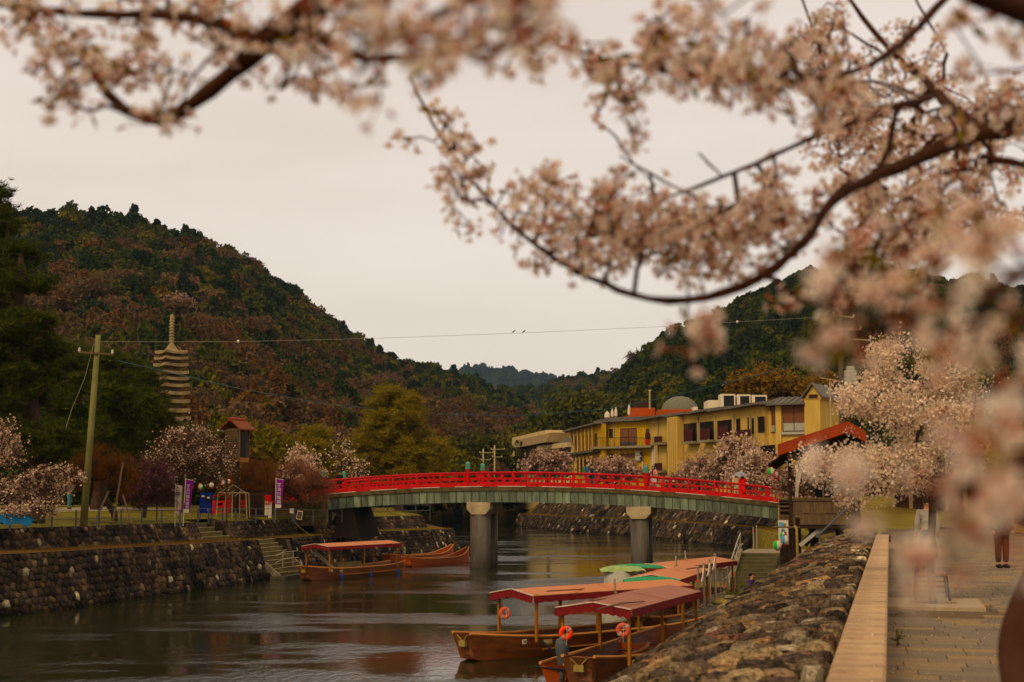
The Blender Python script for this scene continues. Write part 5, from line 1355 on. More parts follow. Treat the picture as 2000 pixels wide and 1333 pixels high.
def canopy(parent, s0, s1, hw, ze, zr, mat, apex=.45, posts=(), zp=.5, thin=.02, scall=True, side_drop=.2):
    """awning roof: ridge, sagging sides, hanging scalloped valance and pale front trim"""
    c = thing('canopy', None, None); c.parent = parent
    n = 10; m = MB(); rows = []
    for k in range(n + 1):
        x = s0 + (s1 - s0) * k / n; sag = -.035 * math.sin(k * math.pi * 3 / n) ** 2
        rows.append([(x - (0 if k else -.0), -hw, ze), (x, -hw * .5, (ze + zr) / 2 + sag + .015), (x + (apex if k == 0 else 0) * 0, 0, zr), (x, hw * .5, (ze + zr) / 2 + sag + .015), (x, hw, ze)])
    rows[0][2] = (s0 - .0, 0, zr - .02)
    low = [[(p[0], p[1], p[2] - thin) for p in r_] for r_ in rows]
    m.strip(rows); m.strip([r_[::-1] for r_ in low])
    sheet = m.build('awning_sheet', mat, c, smooth=False)
    m = MB()
    def val(a, b, drop, out, nn):
        top = [np.array(a) + (np.array(b) - np.array(a)) * i / (nn * 4) for i in range(nn * 4 + 1)]
        bot = [p + np.array(out) * .006 * math.sin(i * 1.3) + np.array(out) * .04 - [0, 0, drop * (.86 + .14 * abs(math.sin(i * math.pi / 4)))] for i, p in enumerate(top)]
        mid = [(p + q) / 2 + np.array(out) * .008 * math.cos(i * .9) for i, (p, q) in enumerate(zip(top, bot))]
        m.strip([top, mid, bot])
    val((s0, -hw, ze), (s1, -hw, ze), side_drop, (0, -1, 0), 16); val((s0, hw, ze), (s1, hw, ze), side_drop, (0, 1, 0), 16)
    val((s0, -hw, ze), (s0, 0, zr - .02), side_drop * 1.15, (-1, 0, 0), 5); val((s0, 0, zr - .02), (s0, hw, ze), side_drop * 1.15, (-1, 0, 0), 5); val((s1, -hw, ze), (s1, hw, ze), side_drop, (1, 0, 0), 9)
    m.build('valance', m_val, c)
    x = (s0 + s1) / 2; sm = MB(); sm.bar((x, -hw, ze + .004), (x, 0, zr + .006), .018, .01); sm.bar((x, 0, zr + .006), (x, hw, ze + .004), .018, .01); sm.build('awning_seam', mat, c)
    m = MB(); m.bar((s0 - .012, -hw, ze + .012), (s0 - .012, -.02, zr + .0), .035, .03); m.bar((s0 - .012, .02, zr), (s0 - .012, hw, ze + .012), .035, .03); m.build('front_trim', m_trim, c)
    m = MB()
    for y in (-hw, hw): m.bar((s0, y, ze + .004), (s1, y, ze + .004), .02, .02)
    m.build('side_trim', mat, c)
    for s in posts:
        for y in (-1, 1):
            m = MB(); m.bar((s, y * (hw - .12), zp), (s, y * (hw - .12), ze + .03), .075); m.build('roof_post', m_post, parent)
    return c
def boat(label, loc, ang, L_=10, B=1.9, hull=None, can=None, cmat=None, ze=1.82, fenders=(), posts=None, plates=True, side=-1, hb=.78, group=None, name='pleasure_boat'):
    t = thing(name, label, 'boat', (loc[0], loc[1], 0.0), ang, group)
    h, gun, rows = hull_mesh(L_, B, hb=hb)
    h.build('hull', hull or m_hull, t)
    for g in gun:
        m = MB(); m.tube(g, .045, 6); m.build('gunwale', m_gunwale, t)
    for y in (-1, 1):
        m = MB(); m.tube([(L_ * q, y * (B / 2 * .93), .20 + .10 * abs(q - .5)) for q in (.22, .4, .6, .8, .95)], .03, 5); m.build('rubbing_strake', m_post, t)
    m = MB(); m.box((L_ * .10, 0, .62), (.1, B * .62, .05)); m.build('thwart', m_gunwale, t)
    m = MB(); m.box((L_ * .5, 0, .12), (L_ * .72, B * .62, .04)); m.build('deck', m_floorb, t)
    if can:
        canopy(t, can[0], can[1], B / 2 + .06, ze, ze + .17, cmat or m_can1, posts=posts or [can[0] + .25, (can[0] + can[1]) / 2, can[1] - .25], zp=.45)
    for q_ in (.35, .55, .75):
        m = MB(); m.box((L_ * q_, 0, .36), (.3, B * .7, .04)); m.build('seat', m_floorb, t)
    if plates:
        m = MB(); m.box((L_ * .145, side * (B / 2 * .97 + .0), .5), (.16, .02, .13)); m.build('registration_plate', m_whitecloth, t)
        m = MB(); m.box((L_ * .235, side * (B / 2 + .012), .44), (.34, .02, .15)); npl = m.build('name_plate', m_rope, t); text('CRAFT', .11, m_trim, npl, faceM((L_ * .235, side * (B / 2 + .026), .44), (-side, 0, 0), (0, side, 0)))
        text('10', .1, m_ink, t, faceM((L_ * .145, side * (B / 2 * .97 + .014), .5), (-side, 0, 0), (0, side, 0)))
    m = MB(); m.tube([(-.2, -.22, .75), (-.12, 0, .52), (-.2, .22, .75)], .025, 5); m.box((-.16, 0, .5), (.1, .26, .16)); m.build('bow_fender', m_rope, t)
    for s in fenders:
        f = MB(); f.tube([(s, side * (B / 2 + .09), -.02), (s, side * (B / 2 + .09), .02), (s, side * (B / 2 + .09), .26), (s, side * (B / 2 + .09), .3)], [.03, .07, .07, .03], 8); fo = f.build('fender', m_bluefender, t)
        f = MB(); f.tube([(s, side * (B / 2 + .09), .3), (s, side * (B / 2 + .03), .6)], .01, 4); f.build('fender_rope', m_rope, fo)
    return t
def boat_at(label, px, py, ang_deg, **k):
    p = G(px, py, 0.0); return boat(label, p, R(ang_deg), **k)
b1 = boat_at('varnished wooden pleasure boat with an orange awning, nearest in the open water', 912, 1291, 43, L_=10.2, B=1.75, can=(1.75, 9.0), cmat=m_can1, ze=1.80, fenders=(3.1,), posts=[2.0, 4.6, 8.6], side=-1)
b2 = boat_at('wooden pleasure boat under a brown awning moored against the embankment', 1135, 1345, 69, L_=10, B=1.9, can=(1.0, 8.6), cmat=m_can2, ze=1.86, posts=[1.2, 4.4, 8.3], side=-1)
b3 = boat('wooden pleasure boat with a second orange awning behind the steel posts', (4.2, 47.4), R(74), L_=10.5, B=1.85, can=(2.2, 9.6), cmat=m_can1, ze=1.86, plates=False)
b4 = boat('farthest wooden pleasure boat of the moored group, orange awning', (4.5, 55.0), R(62), L_=10, B=1.95, can=(1.8, 9.4), cmat=m_can1, ze=1.9, plates=False)
b5 = boat_at('wooden pleasure boat with an orange awning and blue fenders moored by the left bank', 596, 1134, 62, L_=9.6, B=1.75, can=(.9, 8.6), cmat=m_can1, ze=1.85, fenders=(2.2, 5.2, 8.2), posts=[1.2, 4.7, 8.2], side=-1)
m = MB(); m.box((4.2, .1, .62), (2.4, .5, .5)); m.build('cabin_box', m_tan, b5)
for k in range(4):
    m = MB(); m.bar((1.2 + .12 * k, .3, 1.5), (2.5 + .05 * k, -.1 - .06 * k, .5), .09, .03); m.build('folded_screen', m_ac, b5)
def rowing(label, px, py, ang, L_):
    p = G(px, py, 0); t = thing('rowing_boat', label, 'boat', (p[0], p[1], 0), R(ang), 'open wooden boats under the bridge')
    h, gun, rows = hull_mesh(L_, 1.15, hb=.62, hm=.42, hs=1.05, bow=.6, stern=.18)
    h.build('hull', m_hull2, t)
    for g in gun:
        m = MB(); m.tube(g, .04, 6); m.build('gunwale', m_gunwale, t)
    for s in (.12, .45, .72):
        m = MB(); m.box((L_ * s, 0, .34), (.22, .85, .04)); m.build('thwart', m_hull, t)
    return t
rowing('open orange wooden boat with a raised prow, in front of its twin', 796, 1107, 62, 8.2)
rowing('open orange wooden boat behind its twin, nearer the left bank wall', 757, 1100, 60, 8.6)
# outboard boat at the very bottom
b6 = thing('motor_boat', 'small orange-brown motor boat at the bottom edge with a grey outboard engine', 'boat', (G(1085, 1340, 0)[0], G(1085, 1340, 0)[1], 0), R(66))
h, gun, rows = hull_mesh(6, 1.5, hb=.55, hm=.45, hs=.5); h.build('hull', m_hull2, b6)
for g in gun: m = MB(); m.tube(g, .045, 6); m.build('gunwale', m_gunwale, b6)
m = MB(); m.lathe([(.03, -.35), (.07, -.1), (.10, .1), (.12, .35), (.14, .42), (.165, .5), (.17, .68), (.13, .80), (.05, .84)], 14, (-.02, -.18, .35)); eng = m.build('outboard_engine', m_greymetal, b6, smooth=True)
m = MB(); m.bar((-.1, -.05, .8), (-.18, .32, 1.12), .05); m.tube([(-.16, -.6, .42), (-.16, .5, .46)], .025, 6); m.build('tiller', m_black, eng)
# green covers and other things lying on or by the awnings
def blob(label, name, cat, c, size, mat, seed=1, group=None, rz=0, n=14):
    t = thing(name, label, cat, c, rz, group); r_ = np.random.default_rng(seed); m = MB(); rows = []
    for i in range(n + 1):
        u = i / n; row = []
        for j in range(9):
            w = j / 8 * 2 - 1; e = math.sqrt(max(0, 1 - (2 * u - 1) ** 2)) if 0 < i < n else .1
            row.append(((u - .5) * size[0], w * size[1] / 2 * (.55 + .45 * e), size[2] * (1 - w * w * .8) * (.35 + .65 * e) + r_.normal() * .03 * size[2] * 2))
        rows.append(row)
    m.strip(rows); m.strip([[(p[0], p[1], p[2] - .02) for p in r_][::-1] for r_ in rows]); m.build('sheet', mat, t, smooth=True)
    return t
blob('crumpled pale green cover over the bow post beyond the orange awnings', 'boat_cover', 'cover', P(1215, 1117, 53) , (1.7, .9, .22), m_tarp2, 2, rz=R(8))
blob('dark green cover folded behind the pale green one', 'boat_cover', 'cover', P(1245, 1110, 55), (2.0, .8, .16), m_tarp, 3, rz=R(-6))
blob('bright green cover tucked under the front edge of the second orange awning', 'boat_cover', 'cover', P(1272, 1138, 49.0), (1.9, .8, .20), m_tarp, 4)
t = thing('covered_post', 'grey draped mooring post under the pale green cover', 'post', (P(1207, 1117, 53)[0], 53, -.3)); m = MB(); m.lathe([(.75, 0), (.62, .8), (.55, 1.5), (.5, P(1207, 1117, 53)[2] + .35)], 10); m.build('drape', m_ac, t, smooth=True); m = MB(); m.tube([(0, 0, -.5), (0, 0, 2.2)], .1, 6); m.build('post', m_darkwood, t)
for i, (a, b, Y0, Y1, r0, mt, nm, lab) in enumerate((((1068, 1155), (1205, 1147), 41.3, 47.2, .02, m_bamboo, 'bamboo_pole', 'long thin bamboo pole lying on the nearest orange awning'), ((1150, 1174), (1240, 1162), 37.2, 40.2, .022, m_bamboo, 'bamboo_pole', 'straight bamboo pole on the left of the brown awning'), ((1168, 1190), (1258, 1175), 35.6, 38.2, .024, m_bamboo, 'bamboo_pole', 'bowed bamboo pole on the middle of the brown awning'), ((1340, 1112), (1400, 1104), 53, 56.5, .025, m_bamboo, 'bamboo_pole', 'bamboo pole on the second orange awning'))):
    p0, p1 = P(*a, Y0), P(*b, Y1); o = MB(); mid = (p0 + p1) / 2 + [0, 0, .05 if i == 2 else .0]; o.tube([(0, 0, 0), (mid - p0) , p1 - p0], [r0, r0, r0 * .7], 5); q = o.build(nm, mt, None, loc=p0); tagset(q, lab, 'pole')
for px, py0, py1, Y, lab in ((1201, 1131, 1158, 44.6, 'short chrome flue standing on the nearest orange awning'), (1321, 1087, 1106, 53.5, 'short chrome flue on the second orange awning'), (1339, 1076, 1092, 60, 'slim chrome flue on the farthest awning')):
    p0, p1 = P(px, py1, Y), P(px - 1, py0, Y); q = thing('chrome_flue', lab, 'flue', p0); m = MB(); m.tube([(0, 0, 0), p1 - p0], .035 if Y < 59 else .03, 8); m.build('pipe', m_steel, q); m = MB(); m.tube([(0, 0, -.02), (0, 0, .03)], .08, 8); m.build('base', m_rope, q)
# life rings
def ring(label, px, py, Y, mat, rot, r_=.165):
    t = thing('life_ring', label, 'life ring', P(px, py, Y)); m = MB(); n, k = 24, 10; v = []; f = []
    Rm = Euler(rot).to_matrix()
    for i in range(n):
        a = 2 * math.pi * i / n
        for j in range(k):
            b = 2 * math.pi * j / k; rr = r_ * .68 + r_ * .32 * math.cos(b); v.append(Rm @ Vector((rr * math.cos(a), r_ * .26 * math.sin(b), rr * math.sin(a))))
    for i in range(n):
        for j in range(k): f.append((i * k + j, i * k + (j + 1) % k, ((i + 1) % n) * k + (j + 1) % k, ((i + 1) % n) * k + j))
    m.add(v, f); m.build('ring', mat, t, smooth=True)
    for a in (.8, .8 + math.pi):
        m = MB(); pts = [Rm @ Vector((r_ * .68 * math.cos(a) + r_ * .345 * math.cos(b) * math.cos(a), r_ * .285 * math.sin(b), r_ * .68 * math.sin(a) + r_ * .345 * math.cos(b) * math.sin(a))) for b in np.linspace(0, 2 * math.pi, 9)]
        tn = Rm @ Vector((-math.sin(a), 0, math.cos(a))) * .025; m.strip([[p - tn for p in pts], [p + tn for p in pts]]); m.build('reflective_band', m_ac, t)
    m = MB(); m.tube([Rm @ Vector((0, -.06, r_)), Rm @ Vector((.02, -.08, 0)), Rm @ Vector((0, -.06, -r_ * 1.6))], .006, 4); m.build('cord', m_trim, t)
ring('bright orange life ring hanging from the front of the brown awning', 1105, 1237, 33.3, m_ring, (0, 0, R(8)))
ring('faded pink life ring hanging on the left post of the nearest orange awning', 986, 1198, 42.0, m_ring2, (0, 0, R(20)), .185)
ring('faded pink life ring half hidden by the right corner of the brown awning', 1217, 1231, 33.6, m_ring2, (0, 0, R(-10)), .17)
for px, y0, y1, Y, lab in ((1108, 1210, 1283, 33.8, 'post behind the bright orange life ring'),):
    pass
# steel stanchions on the quay
stan = []
for i, (px, y0, y1, Y) in enumerate(((1364, 1106, 1186, 52.0), (1375.5, 1099, 1182, 53.2), (1387, 1092, 1176, 54.6), (1397.5, 1082, 1170, 56.2))):
    b = P(px, y1, Y); b[2] = .6; top = P(px, y0, Y)[2] - .6
    t = thing('stanchion', ['shortest steel stanchion, leftmost of the four tall ones on the quay, orange band', 'second steel stanchion from the left of the four tall ones on the quay', 'third steel stanchion from the left of the four tall ones on the quay', 'tallest steel stanchion, nearest the quay steps'][i], 'stanchion', b, group='steel stanchions on the quay')
    m = MB(); m.tube([(0, 0, 0), (0, 0, top - .12)], .045, 10); m.build('pole', m_steel, t)
    m = MB(); m.lathe([(.03, 0), (.06, .01), (.06, .04), (.03, .05), (.05, .08), (.05, .11), (.02, .13)], 10, (0, 0, top - .13)); m.build('cap', m_steel, t)
    m = MB(); m.tube([(0, 0, 0), (0, 0, .03)], .11, 10); m.build('foot', m_steel, t)
    if i == 0: m = MB(); m.tube([(0, 0, top - .55), (0, 0, top - .48)], .048, 10); m.build('band', m_ring, t)
    stan.append(b + [0, 0, top])
for i, (a, b) in enumerate(zip(stan, stan[1:])):
    mid = (a + b) / 2 - [0, 0, .45 + .12 * i]; m = MB(); pts = [a + (b - a) * s_ - np.array([0, 0, (.1 + (.55 - .07 * i) * 4 * s_ * (1 - s_))]) - a for s_ in np.linspace(0, 1, 9)]; m.tube(pts, .022, 5)
    tagset(m.build('rope', m_white, None, loc=a), ['slack white rope between the first two stanchions', 'slack white rope between the second and third stanchion', 'slack white rope between the third and the tallest stanchion'][i], 'rope')
# stair railing on the left of the quay steps
t = thing('handrail', 'steel handrail climbing on the left side of the quay steps', 'handrail', W(62, -7.12, .6)); base = W(62, -7.12, .6); pr_ = []
for k in range(7):
    a = 62 + k * 1.45; z = .6 + max(0, min(1.35, (a - 65.5) / 5 * 1.35)); p = W(a, -7.12, z) - base; m = MB(); m.tube([p - [0, 0, .1], p + [0, 0, 1.0]], .03, 6); m.build('post', m_steel, t); pr_.append(p + [0, 0, .95])
m = MB(); m.tube(pr_, .03, 6); m.build('rail', m_steel, t); m = MB(); m.tube([p - [0, 0, .45] for p in pr_], .02, 6); m.build('rail', m_steel, t)
for i, (px, py0, py1, Y, lab) in enumerate(((1472, 1030, 1075, 76, 'tall steel post with orange tape at the top of the quay steps, left one'), (1478.5, 1027, 1072, 77, 'tall steel post at the top of the quay steps, right one'), (1415, 1143, 1160, 61, 'very short post with an orange band on the quay edge'), (1422, 1136, 1160, 62, 'short steel post left of the dark one on the quay'), (1428, 1128, 1158, 63, 'dark metal post on the quay by the steps'), (1436, 1116, 1150, 64, 'steel post with orange tape nearest the step kerb'))):
    b = P(px, py1, Y); q = thing('mooring_post', lab, 'post', b); h_ = P(px, py0, Y)[2] - b[2]; m = MB(); m.tube([(0, 0, -.3), (0, 0, h_)], .035, 8); m.build('pole', m_greymetal if i == 4 else m_steel, q)
    m = MB(); m.tube([(0, 0, h_ * .8), (0, 0, h_ * .8 + .07)], .04, 8); m.build('band', m_ring if i in (0, 2, 5) else m_steel, q)
blob('tangle of yellow rope at the foot of the leftmost stanchion', 'rope_coil', 'rope', W(55.5, -6.4, .62), (.6, .5, .2), m_rope, 5)
# small stone bollards on the embankment crest
for i, (px, py0, py1, Y) in enumerate(((1425, 1163, 1196, 21.0), (1565, 1096, 1112, 33.5), (1612, 1062, 1075, 41), (1652, 1037, 1050, 47.5))):
    b = P(px, py1, Y); h_ = P(px, py0, Y)[2] - b[2]; r0 = .05 * Y / 21
    t = thing('bollard', ['squat concrete bollard, nearest on the embankment crest', 'second concrete bollard along the embankment crest', 'third concrete bollard along the embankment crest', 'farthest concrete bollard on the crest near the hut'][i], 'bollard', b, group='bollards on the embankment')
    r0 = min(r0, .075)
    m = MB(); m.lathe([(r0 * 1.1, -.15), (r0, .0), (r0 * .8, h_ * .6), (r0 * .85, h_ * .78)], 10); m.build('shaft', m_concrete, t)
    m = MB(); m.lathe([(r0 * 1.0, h_ * .78), (r0 * 1.45, h_ * .86), (r0 * 1.3, h_ * .97), (r0 * .7, h_)], 10); m.build('head', m_concrete, t)

# ------------------------------------------------------------------ left park furniture
# stone pagoda
def pagoda():
    Y = 113.0; k = Y / (FPX * CP)
    c = P(329, 900, Y); t = thing('stone_pagoda', 'tall thirteen-tiered stone pagoda with a ringed spire rising above the park trees', 'pagoda', (c[0], Y, 3.8), R(40))
    z_of = lambda py: P(329, py, Y)[2] - 3.8
    ys = [690, 702, 715, 730, 742, 755, 770, 786, 804, 820, 838, 857, 877]
    for i, py in enumerate(ys):
        hw = (24 + i * .75) * k * .98; z = z_of(py); th = .10 + .004 * i
        m = MB()
        g = []
        for u, zz in ((1.0, -th), (1.0, th * .9), (.42, th * (2.2 if i == 0 else 1.9)), (.1, th * (8.0 if i == 0 else 2.0))):
            ring_ = []
            for e in range(4):
                for s_ in (-1, -.5, 0, .5):
                    a_ = [(-1, -1), (1, -1), (1, 1), (-1, 1)]; p0, p1 = a_[e], a_[(e + 1) % 4]; tt = (s_ + 1) / 2
                    x, y = p0[0] + (p1[0] - p0[0]) * tt, p0[1] + (p1[1] - p0[1]) * tt
                    lift = (abs(s_) ** 3) * .10 if u > .9 else 0
                    ring_.append((x * hw * u, y * hw * u, z + zz + lift))
            g.append(ring_)
        m.strip([r_ + [r_[0]] for r_ in g]); m.add(g[0], [tuple(range(15, -1, -1))]); m.add(g[-1], [tuple(range(16))]); m.build('roof_tier', m_stonepag, t)
        zn = z_of(ys[i + 1]) if i + 1 < len(ys) else 1.6
        m = MB(); m.box((0, 0, (z + zn) / 2), (hw * 1.05, hw * 1.05, z - zn)); m.build('tier_body', m_darkconc, t)  # body coloured dark to imitate the shaded gaps between the roofs
    m = MB(); m.box((0, 0, .8), (2.4, 2.4, 1.7)); m.build('base', m_stonepag, t)
    z0, z1 = z_of(676), z_of(614); n = 9; prof = [(.28, z0 - .3)]
    for j in range(n):
        a = z0 + (z1 - z0) * .82 * j / n; d = (z1 - z0) * .82 / n; prof += [(.15, a), (.21, a + d * .35), (.21, a + d * .65), (.15, a + d)]
    prof += [(.2, z0 + (z1 - z0) * .86), (.18, z0 + (z1 - z0) * .93), (.03, z1)]
    m = MB(); m.lathe(prof, 12); m.build('ringed_spire', m_stonepag, t)
pagoda()
def lookout():
    Y = 92.0; k = Y / (FPX * CP); c = P(462, 900, Y); t = thing('louvred_tower', 'narrow brown louvred turret with a small red tiled roof on a dark post', 'tower', (c[0], Y, 3.8), R(-24))
    z = lambda py: P(462, py, Y)[2] - 3.8
    w = 1.05; m = MB(); m.box((0, 0, (z(838) + z(902)) / 2), (w, w, z(838) - z(902))); m.build('body', m_timber, t)
    for i in range(13):
        zz = z(899) + (z(843) - z(899)) * i / 12; m = MB(); m.box((0, -w / 2 - .04, zz), (w - .05, .10, .09), M_=Matrix.Rotation(.5, 4, 'X')); m.build('louvre', m_timber, t)
    m = MB(); m.box((w / 2 + .012, 0, (z(846) + z(894)) / 2), (.02, w * .62, z(846) - z(894))); m.build('opening', m_black, t)  # black sheet on the solid body, painted as a shaded hollow
    m = MB(); m.box((w / 2 + .03, 0, z(899)), (.06, w, .24)); m.bar((w / 2 + .03, -w / 2, z(902)), (w / 2 + .03, -w / 2, z(838)), .07); m.bar((w / 2 + .03, w / 2, z(902)), (w / 2 + .03, w / 2, z(838)), .07); m.build('opening_frame', m_timber, t); m = MB(); m.box((w / 2 + .07, 0, z(899)), (.04, w * .9, .3)); m.build('yellow_plate', m_post, t)
    ze, zr = z(838) + .0, z(822); m = MB(); hw = w * .82
    for sg in (-1, 1):
        A = [(sg * hw, -hw, ze - .12), (sg * hw, hw, ze - .12), (0, hw, zr), (0, -hw, zr)]; m.add(A + [(p[0], p[1], p[2] + .09) for p in A], [(0, 1, 2, 3), (7, 6, 5, 4), (0, 4, 5, 1), (0, 3, 7, 4), (1, 5, 6, 2)])
    m.build('roof', M('red_roof_tiles', (.17, .06, .03), .8, var=.3, scale=8), t)
    m = MB(); m.tube([(0, -hw, zr + .07), (0, hw, zr + .07)], .12, 8); m.build('ridge_tile', m_rustroof, t)
    m = MB(); m.tube([(0, 0, -.1), (0, 0, z(900))], .2, 8); m.build('post', m_darkwood, t)
    m = MB(); m.bar((-hw, -hw, ze - .1), (-hw, hw, ze - .1), .12); m.build('gutter', m_white, t)
lookout()
def pole(label, px, py_top, Y, z0, px0, mat, arms, r0=.14, name='utility_pole', steps=True):
    b = P(px0, 900, Y); b[2] = z0; top = P(px, py_top, Y) - b; t = thing(name, label, 'utility pole', b)
    m = MB(); m.tube([(0, 0, -.2), top], [r0 * 1.25, r0 * .85], 10); m.build('pole', mat, t, smooth=True)
    for (f, w, dx, slope) in arms:
        c = top * f + np.array([dx, -r0 - .03, 0]); m = MB(); m.bar(c - [w / 2, 0, -slope * w / 2], c + [w / 2, 0, -slope * w / 2], .09); a = m.build('crossarm', m_timber if mat is m_polewood else m_pipe, t)
        for s in (-1, 1):
            m = MB(); e = c + np.array([s * (w / 2 - .03), 0, -slope * s * w / 2]); m.lathe([(.05, 0), (.07, .05), (.04, .1), (.07, .14), (.03, .18)], 8, e + [0, 0, .03]); m.build('insulator', m_white, a)
    if steps:
        for j in range(9):
            p = top * (.25 + j * .07); m = MB(); s = 1 if j % 2 else -1; m.tube([p, p + np.array([s * .3, 0, 0])], .012, 4); m.build('climbing_step', m_greymetal, t)
    return t
pole('leaning olive-coloured utility pole on the lawn with one crossarm', 192, 655, 66, 3.5, 167, m_polewood, [(.90, 1.6, 0, .06)])
up = pole('brown utility pole behind the hut with three crossarms and a grey transformer', 1640, 590, 95, 3.4, 1645, M('brown_pole', (.09, .065, .055), .7), [(.93, 1.4, .2, .12), (.87, 1.9, .4, .02), (.82, 1.6, 1.2, .06)], .17)
p = P(1661, 738, 94.6) - np.array(up.location); m = MB(); m.box(p, (.75, .55, .95)); m.box(p + [0, 0, .6], (.5, .4, .3)); m.build('transformer', m_ac, up, bevel=.04)
an = thing('television_antenna', 'pale television antenna on a thin mast right of the hotel gable', 'antenna', P(1622, 800, 120)); k = 120 / FPX
m = MB(); m.tube([(0, 0, -1.5), (0, 0, 60 * k)], .05, 6); m.build('mast', m_pipe, an)
m = MB(); m.bar((-.85, 0, 62 * k), (.7, 0, 56 * k), .07)
for j in range(6): m.bar((-.7 + j * .26, -.3, 61.5 * k - j * .04), (-.7 + j * .26, .3, 61.5 * k - j * .04), .03)
m.build('antenna_boom', m_pipe, an)
for px, py0, Y, lab in ((944, 877, 230, 'small distant concrete pole left of its twin, above the bridge railing'), (966, 870, 230, 'small distant concrete pole with arms above the bridge railing')):
    pole(lab, px, py0, Y, 3.5, px, m_pipe, [(.93, 2.2, .5, 0), (.8, 1.6, .4, 0)], .13, steps=False)
# cables
def cable(label, pts, r0, mat, sagY=None):
    P3 = [P(*q) for q in pts]; c0 = P3[0]; at, L_ = poly_eval(P3); m = MB(); m.tube([at(u) - c0 for u in np.linspace(0, L_, 60)], r0, 4); o = m.build('cable', mat, None, loc=c0); return tagset(o, label, 'cable')
m_cable = M('grey_cable', (.30, .27, .24), .6); m_bluecable = M('blue_cable', (.03, .09, .13), .6)
cable('thin grey cable crossing the river with white marker balls', [(192, 668, 66), (460, 668, 80), (740, 661, 92), (1015, 651, 96), (1300, 638, 96), (1440, 629, 95.5), (1640, 618, 95)], .010, m_cable)
cable('dark blue cable hanging low in front of the hills', [(230, 705, 66), (330, 728, 72), (470, 760, 90), (640, 790, 120), (830, 809, 150), (1000, 813, 150), (1180, 800, 140), (1310, 775, 125), (1450, 740, 110), (1640, 694, 95)], .022, m_bluecable)
cable('thin guy wire hanging from the leaning utility pole', [(183, 672, 66), (165, 740, 66.5), (140, 800, 67), (118, 870, 67)], .015, m_cable)
for i, (px, py, Y) in enumerate(((465, 667.5, 80.2), (1440, 629, 95.5))):
    m = MB(); m.lathe([(.0, -.1), (.06, -.08), (.09, 0), (.06, .08), (.0, .1)], 8); tagset(m.build('marker_ball', m_white, None, loc=P(px, py, Y), smooth=True), ['white marker ball on the cable above the stone pagoda side', 'white marker ball on the cable in front of the right hill'][i], 'marker ball')
for i, px in enumerate((1003, 1023)):
    b = P(px, 651 - i * .2, 96); t = thing('bird', ['small dark bird perched on the cable, left of two', 'small dark bird perched on the cable, right of two'][i], 'bird', b + [0, 0, .01], group='birds on the cable')
    m = MB(); m.tube([(-.09, 0, .02), (-.04, 0, .06), (.03, 0, .10), (.06, 0, .16), (.10, 0, .165), (.13, 0, .15)], [.012, .035, .045, .03, .025, .004], 8); m.build('body', m_black, t, smooth=True); m = MB(); m.bar((-.08, 0, .03), (-.18, 0, -.03), .03, .01); m.build('tail', m_black, t)
# park fence
FP = [(-40, 1003, 60), (20, 1000, 62), (51, 998, 63), (102, 996.5, 64), (149, 996, 65.5), (194, 995, 67), (237, 995, 68.5), (277, 995.5, 70), (316, 996, 71.5), (352, 996, 73)]
FP2 = [(387, 993, 76), (408, 993, 78), (435, 993, 79.5), (461, 993.5, 81.5), (500, 993, 84), (537, 994, 86), (575, 995, 88.5), (612, 996, 91), (640, 996, 94), (668, 996, 97)]
for fp, lab in ((FP, 'low dark blue post-and-rail fence along the lawn left of the steps'), (FP2, 'low dark post-and-rail fence right of the steps in front of the banners')):
    b0 = P(*fp[0]); t = thing('park_fence', lab, 'fence', b0); tops = []
    for q in fp:
        p = P(*q) - b0; m = MB(); m.tube([p - [0, 0, .85], p], .045, 6); m.build('fence_post', m_greymetal, t); tops.append(p)
    for dz in (.02, .42):
        for a, b in zip(tops, tops[1:]):
            m = MB(); m.tube([a - [0, 0, dz], b - [0, 0, dz]], .014, 5); m.build('rail', m_greymetal, t)
FP3 = [(703, 992, 118), (730, 992, 120), (757, 992, 122), (785, 991, 124), (812, 991, 126), (840, 991, 128)]
b0 = P(*FP3[0]); t = thing('park_fence', 'far post-and-rail fence seen under the first span of the bridge', 'fence', b0); tops = []
for q in FP3: p = P(*q) - b0; m = MB(); m.tube([p - [0, 0, 1.2], p + [0, 0, .2]], .05, 6); m.build('fence_post', m_greymetal, t); tops.append(p + [0, 0, .2])
for dz in (0, .5): m = MB(); m.tube([p - [0, 0, dz] for p in tops], .03, 5); m.build('rail', m_greymetal, t)
# gravel path behind the lawn
m = MB(); rows = []
for p in (LW[1], LW[2], LW[3], LW[4], LW[5], s0, s0 + sdir * 6, s0 + sdir * 14): rows.append([v3(p + LD * 12.5, zpark(12.5) + .03), v3(p + LD * 17.5, zpark(17.5) + .03)])
m.strip(rows); tagset(m.build('gravel_path', m_path), kind='structure')
